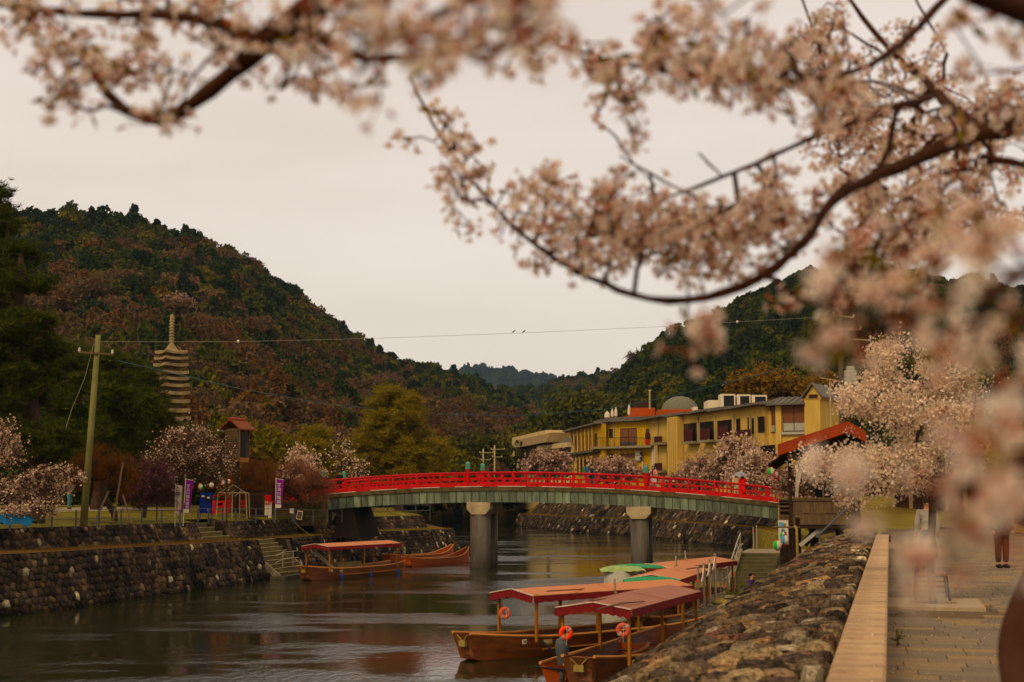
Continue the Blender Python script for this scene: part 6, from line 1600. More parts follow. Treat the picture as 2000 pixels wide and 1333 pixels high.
# nobori banners
def nobori(label, px0, px1, pyt, pyb, Y, mat, txt, tilt=0.0, tmat=None, foot=True):
    b = P(px0, pyb + 10, Y); t = thing('banner_flag', label, 'banner', b); k = Y / FPX; H_ = (pyb + 10 - pyt) * k; w = (px1 - px0) * k
    m = MB(); m.tube([(0, 0, -.4), (tilt * H_, 0, H_ + .05)], .022, 6); m.tube([(tilt * H_, 0, H_), (tilt * H_ + w, 0, H_ - .08)], .014, 5); m.build('pole', m_white, t)
    m = MB(); rows = []; n = 10
    for i in range(n + 1):
        u = i / n; z = H_ - (pyb - pyt) * k * u; off_ = tilt * z + .0; ww = w * (1 - .25 * u)
        rows.append([(off_ + ww * j / 4, .06 * math.sin(u * 5 + j) * u, z - .08 * j / 4 * (1 - u)) for j in range(5)])
    m.strip(rows); m.build('cloth', mat, t, smooth=True)
    if foot:
        m = MB(); z = H_ - (pyb - pyt) * k; m.box((w * .36 + tilt * z, -.075, z + .12), (w * .74, .012, .2)); m.build('hem_panel', m_whitecloth, t)
    n_ = len(txt); hh = (pyb - pyt) * k * .72
    for i, ch in enumerate(txt):
        z = H_ - .32 - hh * (i + .3) / n_; text(ch, min(hh / n_ * .98, w * .62), tmat or m_white, t, faceM((w * .45 + tilt * z, -.09, z), (1, 0, .0), (0, -1, 0)))
    return t
nobori('tall purple banner with white vertical lettering, left of two, beside the white banner', 358, 373, 937, 1003, 76, m_purple, '宇治川観光通船', .035)
nobori('smaller purple banner with white vertical lettering in front of the rust-red maple', 538, 553, 936, 993, 87, m_purple, '宇治川鵜飼')
wb = nobori('white banner with black and red lettering leaning left beside the purple one', 342, 356, 948, 1004, 77, m_whitecloth, '鵜の', -.02, m_ink, foot=False)
text('し', .42, m_redink, wb, faceM((.2, -.09, .55), (1, 0, 0), (0, -1, 0)))
# blue photo board
b = P(402, 1005, 80); t = thing('photo_board', 'blue painted board with dark bird shapes and white wave marks on the lawn', 'board', b); k = 80 / FPX
m = MB(); m.box((0, 0, 22 * k), (25 * k, .04, 40 * k)); m.build('panel', m_blueb, t)
m = MB()
for x, z, r0, r1 in ((-5, 34, 4.2, 3.5), (4, 31, 5, 4.2), (5, 26, 7, 3.5)): m.add([(x * k + r0 * k * math.cos(a), -.03, z * k + r1 * k * math.sin(a)) for a in np.linspace(0, 6.0, 12)], [tuple(range(12))])
m.build('bird_shape', m_black, t)
for x, z, mm_ in ((-6, 35, m_trim), (4.5, 32, m_trim)):
    m = MB(); m.add([(x * k + 3 * k * math.cos(a), -.045, z * k + 2 * k * math.sin(a)) for a in np.linspace(0, 6.0, 12)], [tuple(range(12))]); m.build('face_hole', mm_, t)
for x, z in ((-8, 20), (0, 16), (8, 17)): m = MB(); m.box((x * k, -.03, z * k), (3.5 * k, .01, 1.2 * k)); m.build('wave_mark', m_bluecable, t)
m = MB(); m.box((5.5 * k, -.03, 9 * k), (5 * k, .01, 4.5 * k)); m.build('notice', m_ac, t)
for x in (-11, 11): m = MB(); m.bar((x * k, .05, -.3), (x * k, .05, 40 * k), .06); m.build('board_leg', m_timber, t)
# booth, tent frame, signs, red low railing
b = P(498, 1010, 90); t = thing('booth', 'plain dark brown booth behind the pale tent frame', 'booth', b); k = 90 / FPX
m = MB(); m.box((0, .6, 25 * k), (37 * k, 1.3, 50 * k)); m.build('body', M('booth_brown', (.055, .03, .015), .8), t); m = MB(); m.box((4 * k, -.06, 22 * k), (20 * k, .03, 38 * k)); m.build('door', m_darkwood, t); m = MB(); m.box((0, .6, 51 * k), (41 * k, 1.5, 2.5 * k)); m.build('roof', m_darkwood, t)
b = P(452, 1010, 87); t = thing('tent_frame', 'bare pale tent frame with sloping poles in front of the brown booth', 'tent frame', b); k = 87 / FPX
legs = [(-30, 0), (-24, 1.6), (1, 0), (6, 1.6), (30, 0), (26, 1.6)]
for x, y in legs: m = MB(); m.tube([(x * k, y, -.1), (x * k * (.9), y, 46 * k)], .03, 6); m.build('leg', m_pipe, t)
m = MB()
for a, c in (((-27, 0, 46), (27, 0, 46)), ((-22, 1.6, 47), (23, 1.6, 47)), ((-27, 0, 46), (-2, .8, 62)), ((-2, .8, 62), (27, 0, 46)), ((-22, 1.6, 47), (-2, .8, 62)), ((-27, 0, 46), (-22, 1.6, 47)), ((27, 0, 46), (23, 1.6, 47)), ((-8, 0, 40), (6, 0, 52)), ((6, 0, 40), (20, 0, 52))): m.tube([(a[0] * k, a[1], a[2] * k), (c[0] * k, c[1], c[2] * k)], .022, 5)
m.build('roof_frame', m_pipe, t)
b = P(523, 1012, 88); t = thing('notice_sign', 'upright sign with a dark red head over white panels beside the booth', 'sign', b); k = 88 / FPX
m = MB(); m.box((0, 0, 38 * k), (12 * k, .1, 13 * k)); m.build('red_panel', m_redink, t); m = MB(); m.box((-3 * k, 0, 18 * k), (6 * k, .08, 27 * k)); m.build('white_panel', m_whitecloth, t); m = MB(); m.box((4 * k, .0, 15 * k), (6 * k, .08, 30 * k)); m.build('white_panel', m_whitecloth, t)
text('鵜飼', .2, m_redink, t, faceM((0, -.07, 27 * k), (1, 0, 0), (0, -1, 0)))
b = P(570, 1015, 92); t = thing('small_sign', 'small white two-row notice on a post by the pipes', 'sign', b); k = 92 / FPX
m = MB(); m.tube([(0, 0, -.2), (0, 0, 18 * k)], .03, 6); m.build('post', m_greymetal, t)
for z in (14, 19): m = MB(); m.box((0, -.03, z * k), (8.5 * k, .03, 4 * k)); m.build('plate', m_whitecloth, t)
b = P(583, 1016, 91); t = thing('notice_board', 'leaning wooden information board in a pale frame', 'board', b, R(0)); k = 91 / FPX
m = MB(); m.add([(-5 * k, 0, 2 * k), (6 * k, 0, 0), (8 * k, 0, 17 * k), (-2 * k, 0, 18 * k)] + [(-5 * k, .08, 2 * k), (6 * k, .08, 0), (8 * k, .08, 17 * k), (-2 * k, .08, 18 * k)], [(0, 1, 2, 3), (7, 6, 5, 4), (0, 4, 5, 1), (1, 5, 6, 2), (2, 6, 7, 3), (3, 7, 4, 0)]); m.build('frame', m_trim, t)
m = MB(); m.add([(-3.6 * k, -.01, 3 * k), (5.2 * k, -.01, 1.5 * k), (6.8 * k, -.01, 15.6 * k), (-1.4 * k, -.01, 16.6 * k)], [(0, 1, 2, 3)]); m.build('panel', m_timber, t)
b = P(430, 1003, 93); t = thing('low_red_railing', 'short red wooden railing standing behind the blue photo board', 'railing', b); k = 93 / FPX
for x, z in ((-12, 25), (9, 22)): m = MB(); m.bar((x * k, 0, -.4), (x * k, 0, z * k), .22); m.build('rail_post', m_red, t)
for z in (5, 15, 24): m = MB(); m.bar((-12 * k, 0, (z - 4) * k), (18 * k, 0, z * k), .1); m.build('rail', m_red, t)
# pipes under the bridge end
b = P(630, 1008, 99); t = thing('service_pipes', 'bundle of grey pipes and a valve plate under the left end of the bridge', 'pipes', b); k = 99 / FPX
for j in range(3):
    m = MB(); m.tube([(-38 * k, -j * .1, (-2 - j * 2) * k), (-28 * k, -j * .1, (4 - j * 2) * k), (30 * k, -j * .1, (5 - j * 2) * k)], .05, 6); m.build('pipe', m_ac, t)
m = MB(); m.box((20 * k, -.4, 0), (11 * k, .05, 15 * k), M_=Matrix.Rotation(.3, 4, 'Y')); m.build('valve_plate', m_ac, t)
# blue tarpaulin heap at the left edge
blob('blue tarpaulin heap under the cherry at the left edge', 'tarpaulin', 'tarpaulin', P(15, 1027, 61), (2.4, 1.0, .5), M('blue_tarpaulin', (.012, .085, .19), .6, var=.25, bump=.4), 9, rz=R(-10))
# lanterns
def lantern(label, px, py, Y, rpx, c1, c2, group):
    t = thing('paper_lantern', label, 'lantern', P(px, py, Y), group=group); r_ = rpx * Y / FPX; n, kk = 12, 10
    for part in (0, 1, 2):
        m = MB(); prof = [(r_ * math.cos(a), r_ * 1.12 * math.sin(a)) for a in np.linspace(-1.35, 1.35, kk)]
        for s_ in range(n):
            if s_ // 2 % 3 != part: continue
            a0, a1 = 2 * math.pi * s_ / n + .3, 2 * math.pi * (s_ + 1) / n + .3
            m.strip([[(q[0] * math.cos(a), q[0] * math.sin(a), q[1]) for q in prof] for a in (a0, a1)])
        m.build('paper_band', (c1, m_whitecloth, c2)[part], t, smooth=True)
    for sg in (-1, 1): m = MB(); m.tube([(0, 0, sg * r_ * 1.05), (0, 0, sg * r_ * 1.25)], r_ * .42, 8); m.build('lantern_ring', m_redink if sg < 0 else m_red, t)
    m = MB(); m.tube([(0, 0, r_ * 1.2), (0, 0, r_ * 2.2)], .01, 4); m.build('cord', m_black, t)
m_lg = M('lantern_green', (.02, .38, .08), .6); m_lb = M('lantern_blue', (.10, .25, .45), .6); m_lr = M('lantern_red', (.5, .05, .04), .6); m_ly = M('lantern_yellow', (.6, .38, .05), .6); m_lp = M('lantern_pink', (.55, .10, .16), .6)
for i, (px, py, Y, r_, c1, c2, lab) in enumerate(((1518, 1065, 58, 8.5, m_lg, m_ly, 'green and white paper lantern, lowest under the timber hut'), (1533, 1055, 58.5, 8.3, m_lb, m_tan, 'blue and white paper lantern beside the lowest green one'), (1529, 1045, 59, 5.5, m_lg, m_lb, 'small green lantern above the blue and white one'), (1506, 921, 60, 7.2, m_lg, m_lp, 'green and white lantern at the tip of the lean-to eave'), (1515, 928, 60.5, 6.5, m_lp, m_lr, 'pink lantern second along the lean-to eave'), (1523, 935, 61, 6.5, m_lr, m_lb, 'red lantern third along the lean-to eave'), (1530, 939, 61.5, 6.5, m_lg, m_lr, 'dark green lantern last along the lean-to eave'), (1579, 915, 58, 4.5, m_ly, m_ly, 'small yellow lantern among the blossom before the hut'), (1586, 918, 58, 4.0, m_lp, m_lr, 'small pink lantern among the blossom before the hut'),
        (325, 943, 78, 4.6, m_lb, m_ly, 'small blue and white lantern hanging over the azalea bush'), (392, 951, 81, 4.8, m_ly, m_lg, 'yellow and white lantern above the blue photo board'), (413, 948, 82, 4.6, m_whitecloth, m_whitecloth, 'white lantern above the right corner of the photo board'), (436, 943, 84, 4.4, m_lp, m_lb, 'pink and blue lantern left of the yellow one by the tower'), (447, 941, 84, 4.4, m_ly, m_lr, 'yellow lantern below the louvred tower'), (373, 952, 80, 4.0, m_lr, m_lr, 'red lantern half hidden behind the tall purple banner'))):
    lantern(lab, px, py, Y, r_, c1, c2, 'festival lanterns by the hut' if px > 1000 else 'festival lanterns in the park')
for px, Y, lab in ((306, 78, 'thin dark lamp post beside the azalea bush'), (442, 83.5, 'thin dark post carrying lanterns below the tower')):
    b = P(px, 1015, Y); q = thing('lantern_post', lab, 'post', b); m = MB(); m.tube([(0, 0, -.3), (0, 0, 80 * Y / FPX)], .035, 6); m.build('post', m_darkwood, q); m = MB(); m.tube([(-.5, 0, 74 * Y / FPX), (.6, 0, 74 * Y / FPX)], .02, 5); m.build('arm', m_darkwood, q)
# mast with boom and stay before the hut
q = thing('mooring_mast', 'dark wooden mast with a short boom wound with rope before the hut', 'mast', W(57.5, -3.8, .6)); b = np.array(q.location); m = MB(); m.tube([(0, 0, 0), P(1558, 1012, 55) - b], .09, 8); m.build('mast', m_darkwood, q)
m = MB(); m.tube([P(1508, 1030, 55) - b, P(1562, 1030.5, 55) - b], .035, 6); m.build('boom', m_timber, q); m = MB(); m.tube([P(1552, 1027, 54.9) - b, P(1556, 1035, 54.8) - b, P(1558, 1100, 54.8) - b], .05, 6); m.build('rope', m_rope, q)
q = thing('stay_pipe', 'long sloping steel pipe stay from the hut down to the embankment', 'pipe', P(1598, 1046, 50)); b = np.array(q.location); m = MB(); m.tube([(0, 0, 0), P(1700, 950, 54) - b], .032, 8); m.build('pipe', m_greymetal, q); m = MB(); m.tube([(0, 0, -.08), (0, 0, .06)], .09, 8); m.build('foot', m_greymetal, q)
q = thing('poster', 'light blue and white festival poster hanging under the service box of the hut', 'poster', P(1530, 1040, 59.6)); k = 59.6 / FPX; m = MB(); m.box((0, 0, 0), (19 * k, .03, 46 * k)); m.build('sheet', m_whitecloth, q)
for x, z, w_, h_, mt in ((-4, 15, 8, 8, m_lb), (3, 14, 5, 6, m_tan), (-1, 2, 6, 10, m_lb), (4, -2, 4, 6, m_redink), (-5, -8, 3.5, 8, m_lg)): m = MB(); m.box((x * k, -.02, z * k), (w_ * k, .012, h_ * k)); m.build('print', mt, q)

def moor(label, a, b, sag):
    a, b = np.array(a, float), np.array(b, float); m = MB(); m.tube([(b - a) * t_ - np.array([0, 0, sag * 4 * t_ * (1 - t_)]) for t_ in np.linspace(0, 1, 12)], .014, 5); tagset(m.build('mooring_line', m_rope, None, loc=a), label, 'rope')
moor('slack mooring line from the near orange-awning boat to the quay side', b1.matrix_basis @ Vector((9.6, -.5, .75)), W(49, -6.9, .62), .25)
moor('mooring line from the bow of the left bank boat to the foot of the steps', b5.matrix_basis @ Vector((0, 0, .7)), P(545, 1112, 81), .2)
moor('long diagonal rope hanging down the upper wall near the bridge', P(575, 1020, 92), P(612, 1048, 90), .1)

# ------------------------------------------------------------------ people
m_skin = M('skin', (.46, .24, .15), .6, var=.05)
m_hair = M('black_hair', (.012, .009, .008), .5)
m_shoe = M('dark_shoe', (.02, .016, .014), .6)
def cloth(name, c): return M(name, c, .85, var=.15, scale=5, bump=.3, bscale=8)
def skinmesh(name, V, Ed, Rr, mat, parent, h, sub=1):
    me = bpy.data.meshes.new(name); me.from_pydata([tuple(c * h for c in v) for v in V], Ed, []); me.update()
    o = link(name, me, mat, parent); o.modifiers.new('skin', 'SKIN')
    for i, r_ in enumerate(Rr):
        rr = (r_, r_) if not hasattr(r_, '__len__') else r_
        me.skin_vertices[0].data[i].radius = (rr[0] * h, rr[1] * h)
    me.skin_vertices[0].data[0].use_root = True
    s = o.modifiers.new('sub', 'SUBSURF'); s.levels = sub; s.render_levels = sub
    return o
POSE = {'down': ((.135, .01, .64), (.14, -.04, .50)), 'up': ((.14, -.07, .70), (.055, -.15, .83)), 'fold': ((.135, -.02, .655), (.05, -.11, .68)), 'wide': ((.17, .02, .645), (.16, -.06, .53))}
def person(label, loc, h, rz, top, bottom, bmat, pose=('down', 'down'), hair='short', extra=None, coat=False, lean=0.0, sub=1, group=None):
    t = thing('person', label, 'person', loc, rz, group)
    (eL, wL), (eR, wR) = POSE[pose[0]], POSE[pose[1]]
    L_ = lambda p: (-p[0], p[1], p[2])
    V = [(0, 0, .53), (0, 0, .64), (0, -lean, .76), (0, -lean, .83), (0, -lean - .01, .872), (0, -lean - .012, .935), (0, -lean, .975),
         (-.105, -lean, .805), L_(eL), L_(wL), (L_(wL)[0], wL[1] - .02, wL[2] - .045 if pose[0] in ('down', 'wide') else wL[2] + .04),
         (.105, -lean, .805), eR, wR, (wR[0], wR[1] - .02, wR[2] - .045 if pose[1] in ('down', 'wide') else wR[2] + .04),
         (-.05, 0, .50), (-.055, -.01, .28), (-.055, .005, .05), (-.06, -.07, .018), (.05, 0, .50), (.058, .0, .28), (.06, .02, .05), (.065, -.06, .018)]
    Ed = [(0, 1), (1, 2), (2, 3), (3, 4), (4, 5), (5, 6), (2, 7), (7, 8), (8, 9), (9, 10), (2, 11), (11, 12), (12, 13), (13, 14), (0, 15), (15, 16), (16, 17), (17, 18), (0, 19), (19, 20), (20, 21), (21, 22)]
    Rr = [(.075, .055), (.068, .05), (.08, .055), .032, .035, .052, .035, .036, .026, .018, .02, .036, .026, .018, .02, .05, .034, .022, .016, .05, .034, .022, .016]
    skinmesh('body', V, Ed, Rr, m_skin, t, h, sub)
    k = 1.25 if coat else 1.0
    z0 = .46 if not coat else .36
    Vj = [(0, 0, .56), (0, 0, .66), (0, -lean, .765), (0, -lean, .825), (0, 0, z0), (-.108, -lean, .80), L_(eL), L_(wL), (.108, -lean, .80), eR, wR]
    skinmesh('jacket', Vj, [(0, 1), (1, 2), (2, 3), (0, 4), (2, 5), (5, 6), (6, 7), (2, 8), (8, 9), (9, 10)], [(.088 * k, .07 * k), (.085 * k, .067 * k), (.095 * k, .07 * k), .042, (.095 * k, .075 * k), .052 * k, .042 * k, .032 * k, .052 * k, .042 * k, .032 * k], top, t, h, sub)
    if bottom == 'skirt':
        m = MB(); m.lathe([(.075 * h, .56 * h), (.10 * h, .48 * h), (.125 * h, .35 * h), (.14 * h, .17 * h), (.12 * h, .17 * h)], 12); m.build('skirt', bmat, t, smooth=True)
    else:
        skinmesh('trousers', [(0, 0, .53), (-.052, 0, .49), (-.056, -.01, .28), (-.056, .005, .07), (.052, 0, .49), (.06, 0, .28), (.062, .02, .07)], [(0, 1), (1, 2), (2, 3), (0, 4), (4, 5), (5, 6)], [(.085, .07), .064, .05, .042, .064, .05, .042], bmat, t, h, sub)
    for i in (17, 21):
        x, y = V[i][0] * h, V[i][1] * h; m = MB(); m.tube([(x, y + .03 * h, .03 * h), (x, y - .03 * h, .032 * h), (x, y - .09 * h, .02 * h)], [.028 * h, .03 * h, .02 * h], 8); m.build('shoe', m_shoe, t, smooth=True)
    hy = -lean * h
    m = MB(); n = 10
    prof = [(.058, .925), (.066, .945), (.060, .975), (.035, .998), (.001, 1.004)]
    if hair == 'long': prof = [(.05, .80), (.062, .85), (.064, .90)] + prof
    elif hair == 'bob': prof = [(.055, .87), (.066, .90)] + prof
    m.lathe([(r_ * h, z * h) for r_, z in prof], 12, (0, hy + .022 * h, 0)); m.build('hair', m_hair, t, smooth=True)
    m = MB(); m.tube([(0, hy - .058 * h, .935 * h), (0, hy - .072 * h, .922 * h), (0, hy - .058 * h, .915 * h)], .007 * h, 5); m.build('nose', m_skin, t)
    for s in (-1, 1):
        m = MB(); m.tube([(s * .02 * h, hy - .054 * h, .945 * h), (s * .02 * h, hy - .062 * h, .945 * h)], .005 * h, 5); m.build('eye', m_hair, t)
    if extra == 'backpack':
        m = MB(); m.box((0, .10 * h, .70 * h), (.19 * h, .09 * h, .24 * h)); m.build('backpack', M('teal_backpack', (.06, .17, .13), .8), t, bevel=.03)
    if extra == 'bag':
        m = MB(); m.box((.17 * h, .02, .30 * h), (.03, .14, .24)); m.build('tote_bag', m_tan, t, bevel=.01)
        m = MB(); m.box((0, -.085 * h, .60 * h), (.15, .07, .13)); m.build('belt_bag', m_hair, t, bevel=.02); m = MB(); m.box((0, -.19 * h, .88 * h), (.13, .05, .08)); m.build('camera_body', m_hair, t)
    if extra == 'phone': m = MB(); m.box((.04 * h, -.17 * h, .86 * h), (.07, .012, .14)); m.build('phone', m_hair, t)
    if extra == 'scarf': m = MB(); m.lathe([(.05 * h, .79 * h), (.06 * h, .82 * h), (.045 * h, .85 * h)], 10, (0, hy, 0)); m.bar((-.03, -.12, .82 * h), (-.03, -.13, .60 * h), .06, .03); m.build('scarf', m_hair, t)
    return t
def on_bridge(px, o): s = s_of(px); q = bp(s, o, .0); return (q[0], q[1], q[2] + .0)
person('person in dark clothes on the bridge beside the leftmost bronze finial', on_bridge(648, 1.6), 1.62, R(170), cloth('black_coat', (.015, .013, .014)), 'trousers', cloth('black_trousers', (.012, .012, .014)))
person('man in a blue jacket with a teal backpack on the bridge', on_bridge(1140, 1.4), 1.74, R(100), cloth('blue_denim', (.05, .10, .17)), 'trousers', cloth('blue_jeans', (.06, .09, .13)), extra='backpack')
person('person in a navy jacket walking on the right of the man with the teal backpack', on_bridge(1148.5, 1.7), 1.62, R(95), cloth('navy_jacket', (.02, .035, .09)), 'trousers', cloth('navy_trousers', (.025, .04, .08)), pose=('fold', 'fold'))
person('man in black behind the newel post beside the woman in pink', on_bridge(1259, 1.9), 1.74, R(60), cloth('black_coat', (.015, .013, .014)), 'trousers', cloth('black_trousers', (.012, .012, .014)))
person('woman with long dark hair in a pink top and long white skirt on the bridge', on_bridge(1273, 1.0), 1.68, R(-10), cloth('pink_blouse', (.60, .27, .25)), 'skirt', cloth('white_skirt', (.62, .56, .58)), pose=('up', 'fold'), hair='long', extra='scarf')
person('woman in a cream coat under the umbrella on the bridge', on_bridge(1436, 1.5), 1.58, R(190), cloth('cream_coat', (.56, .43, .27)), 'trousers', cloth('beige_trousers', (.42, .32, .2)), hair='bob', coat=True)
person('woman in a bright red coat under the umbrella on the bridge', on_bridge(1449, 1.5), 1.58, R(170), cloth('red_coat', (.62, .03, .012)), 'skirt', cloth('red_coat', (.62, .03, .012)), hair='long', coat=True, pose=('up', 'down'))
b = np.array(on_bridge(1444, 1.45)); t = thing('umbrella', 'translucent grey umbrella held over the women in cream and red', 'umbrella', b + [0, 0, 1.45])
mu, n_, l_, b_ = nmat('clear_umbrella'); b_.inputs['Base Color'].default_value = (.35, .34, .36, 1); b_.inputs['Alpha'].default_value = .6; b_.inputs['Roughness'].default_value = .3
m = MB(); prof = [(.46, .0), (.42, .1), (.30, .2), (.15, .26), (.01, .29)]; n = 16
m.strip([[(r_ * math.cos(2 * math.pi * i / n), r_ * math.sin(2 * math.pi * i / n), z - (.03 if i % 2 and r_ > .4 else 0)) for i in range(n + 1)] for r_, z in prof]); m.build('canopy', mu, t, smooth=True)
m = MB(); m.tube([(0, 0, -.5), (0, 0, .33)], .01, 5); m.build('shaft', m_steel, t)
for i in range(8): a = i * math.pi / 4; m = MB(); m.tube([(.45 * math.cos(a), .45 * math.sin(a), .0), (.29 * math.cos(a), .29 * math.sin(a), .19), (0, 0, .28)], .006, 4); m.build('rib', m_steel, t)
person('visitor in a grey top and blue jeans photographing blossom on the park path', (P(135, 994, 84)[0], 84, P(135, 994, 84)[2] - .02), 1.6, R(80), cloth('grey_top', (.30, .27, .25)), 'trousers', cloth('light_jeans', (.08, .18, .22)), pose=('up', 'up'), extra='bag')
person('stroller in a dark navy long skirt farther along the promenade', W(33.8, .8, ZP), 1.62, R(170), cloth('grey_top', (.30, .27, .25)), 'skirt', cloth('navy_skirt', (.02, .035, .06)))
person('stroller in brown trousers on the right of the promenade', G(1958, 1110, ZP), 1.7, R(10), cloth('dark_brown_coat', (.06, .04, .03)), 'trousers', cloth('brown_trousers', (.06, .035, .028)))
person('passer-by in a brown coat close by at the lower right corner', (2.06, 5.0, ZP), 1.72, R(-20), cloth('brown_coat', (.075, .034, .022)), 'trousers', cloth('black_trousers', (.012, .012, .014)), coat=True, pose=('wide', 'wide'), sub=2)
person('person with a dark cap and purple jacket at the foot of the quay steps', (W(61.5, -5.75, .05)[0], W(61.5, -5.75, 0)[1], -.08), 1.55, R(60), cloth('purple_jacket', (.07, .03, .12)), 'trousers', cloth('black_trousers', (.012, .012, .014)))

# ------------------------------------------------------------------ bench, tree pit, weeds, buildings at the right
t = thing('park_bench', 'black tubular metal bench with wooden slats behind the young cherry trunk', 'bench', W(23.6, .62, ZP), PROM)
for i, y in enumerate((0, 1.25)):
    m = MB(); m.tube([(-.27, y, 0), (-.24, y, .40), (-.19, y, .60), (-.08, y, .74), (-.02, y, .76)], .02, 8); m.tube([(.25, y, 0), (.21, y, .40), (-.24, y, .40)], .02, 8); m.tube([(-.26, y, .16), (.24, y, .16)], .014, 6); m.tube([(-.255, y, .25), (.235, y, .25)], .014, 6); m.build('side_frame', m_black, t)
for j in range(4): m = MB(); m.box((-.17 + j * .11, .62, .43), (.095, 1.3, .03)); m.build('seat_slat', m_post, t)
for j in range(3): m = MB(); m.box((-.19 + j * .05, .62, .56 + j * .075), (.03, 1.3, .06)); m.build('back_slat', m_post, t)
t = thing('tree_pit', 'pale square kerb slabs with a round soil opening around the young cherry', 'tree pit', cb, PROM)
loc = W(0, 0, 0); cc = cb.copy()
for sx in (-1, 1):
    for sy in (-1, 1):
        m = MB(); pts = [(sx * .72, 0), (sx * .72, sy * 1.0), (0, sy * 1.0)] + [(.36 * math.cos(a) * sx, .36 * math.sin(a) * sy) for a in np.linspace(math.pi / 2, 0, 8)]
        if sx * sy < 0: pts = pts[::-1]
        pts = [(x * .995 + .004 * sx, y * .995 + .004 * sy) for x, y in pts]
        m.prism(pts, -.05, .025); m.build('kerb_slab', M('pale_granite', (.34, .27, .20), .85, var=.12, scale=30), t)
m = MB(); m.tube([(0, 0, -.08), (0, 0, -.02)], .37, 18); m.build('soil', m_dirt, t)
def weed(label, p, n, h, seed):
    t = thing('weed', label, 'plant', p); r_ = np.random.default_rng(seed); m = MB(); lf = MB()
    for i in range(n):
        a = r_.uniform(0, 6.28); q = np.array([math.cos(a) * .4, math.sin(a) * .4, 1.0]) * h * r_.uniform(.5, 1); m.tube([(0, 0, -.02), q * .5 + [0, 0, .05 * h], q], .004, 4)
        for j in range(6):
            c = q * (.4 + .1 * j); d = r_.normal(size=3) * .13 * h; e = r_.normal(size=3) * .06 * h; lf.add([c, c + d + e, c + d * 1.8, c + d - e], [(0, 1, 2, 3)])
    m.build('stem', m_twig, t); o = lf.build('leaves', leafmat('weed_leaves', [(.08, .09, .01), (.16, .15, .02)], trans=.3), t); o['kind'] = 'stuff'
weed('thin green weed growing at the foot of the coping wall', W(16.5, .03, ZP + .01), 5, .16, 3)
weed('green weed sprouting at the lower edge of the embankment above the motor boat', W(24.0, -2.55, 2.9), 14, .30, 4)
def shop(label, F, y_e, y_r, mat, seed):
    t = thing('shop_house', label, 'house', (0, 0, 0)); r_ = np.random.default_rng(seed)
    zt = F.f((F.p0 + F.p1) / 2, y_e)[2]
    F.wall(F.p0, F.p1, zt, t, mat, zbot=2.9, th=6)
    w = F.p1 - F.p0
    for k in range(4):
        p0 = F.p0 + w * (.06 + .235 * k)
        c = (F.p0 + F.p1) / 2; zz = lambda z: 970 - (z - CAMZ) * FPX / F.f(c, 900)[1]
        F.window(p0, zz(zt - .5), p0 + w * .17, zz(zt - 1.9), t, bars=2, cross=1); F.window(p0, zz(ZP + 2.3), p0 + w * .17, zz(ZP + .2), t, bars=3, cross=2)
    a, b = F.f(F.p0, 900), F.f(F.p1, 900)
    rr = eave(t, [a[:2], b[:2]], (zt, zt), .9, [F.n[:2]] * 2, up=1.4, back=3.2, name='roof'); ribs(t, rr, .4)
    rr = eave(t, [a[:2], b[:2]], (ZP + 2.7, ZP + 2.7), 1.2, [F.n[:2]] * 2, up=.3, back=0.0, name='awning_roof')
shop('timber shop house facing the promenade, mostly hidden by blossom', Face(1885, 92, 2010, 62), 875, 850, m_yellow2, 1)
shop('pale house at the far end of the promenade behind the young cherry', Face(1740, 120, 1890, 104), 880, 860, m_cream, 2)

# ------------------------------------------------------------------ grass and ground cover
def scattered(name, label, rows, n, seed, h, mats, tpl=T_TWIG):
    pts = hill_points(np.array(rows), n, seed, kmax=len(rows[0]) - 1); r_ = np.random.default_rng(seed)
    v, f = scatter(tpl[0], tpl[1], pts + [0, 0, .0], r_.uniform(.5, 1.3, n) * h, upright_rot(n, r_)); o = link(name, npmesh(name, v, f), mats); tagset(o, label, kind='stuff')
m_blade = leafmat('grass_blades', [(.10, .095, .010), (.20, .16, .016), (.28, .20, .028)], trans=.2)
m_dryblade = leafmat('dry_grass_blades', [(.08, .04, .014), (.17, .10, .03), (.25, .18, .05)], trans=.2)
scattered('lawn_grass', 'short yellow-green lawn grass of the park', [[v3(p + LD * 3.75, 3.36), v3(p + LD * 12.3, zpark(12.3))] for p in LW[2:] + LW2], 26000, 41, .085, m_blade)
scattered('terrace_grass', 'dry reddish grass on the terrace between the two left walls', [[v3(p + LD * .95, ztop(p) - .01), v3(p + LD * 3.0, ztop(p))] for p in LW[1:]], 9000, 42, .11, m_dryblade)
scattered('terrace_grass', 'yellow grass on the terrace under the bridge', [[v3(p + LD * 1.0, ztop(p) - .01), v3(p + LD * 3.0, ztop(p))] for p in LW2], 5000, 43, .13, m_blade)
scattered('bank_grass', 'yellowish grass on the terrace of the right bank', [[v3(p + RD * 1.4, 1.9), v3(p + RD * 3.0, 1.9)] for p in RB[1:8]], 9000, 44, .22, m_dryblade)
scattered('bank_grass', 'green and yellow grass on the slope of the right bank', [[v3(p + RD * 3.0, 1.9), v3(p + RD * 4.8, 3.9)] for p in RB[1:8]], 5000, 45, .2, m_blade)

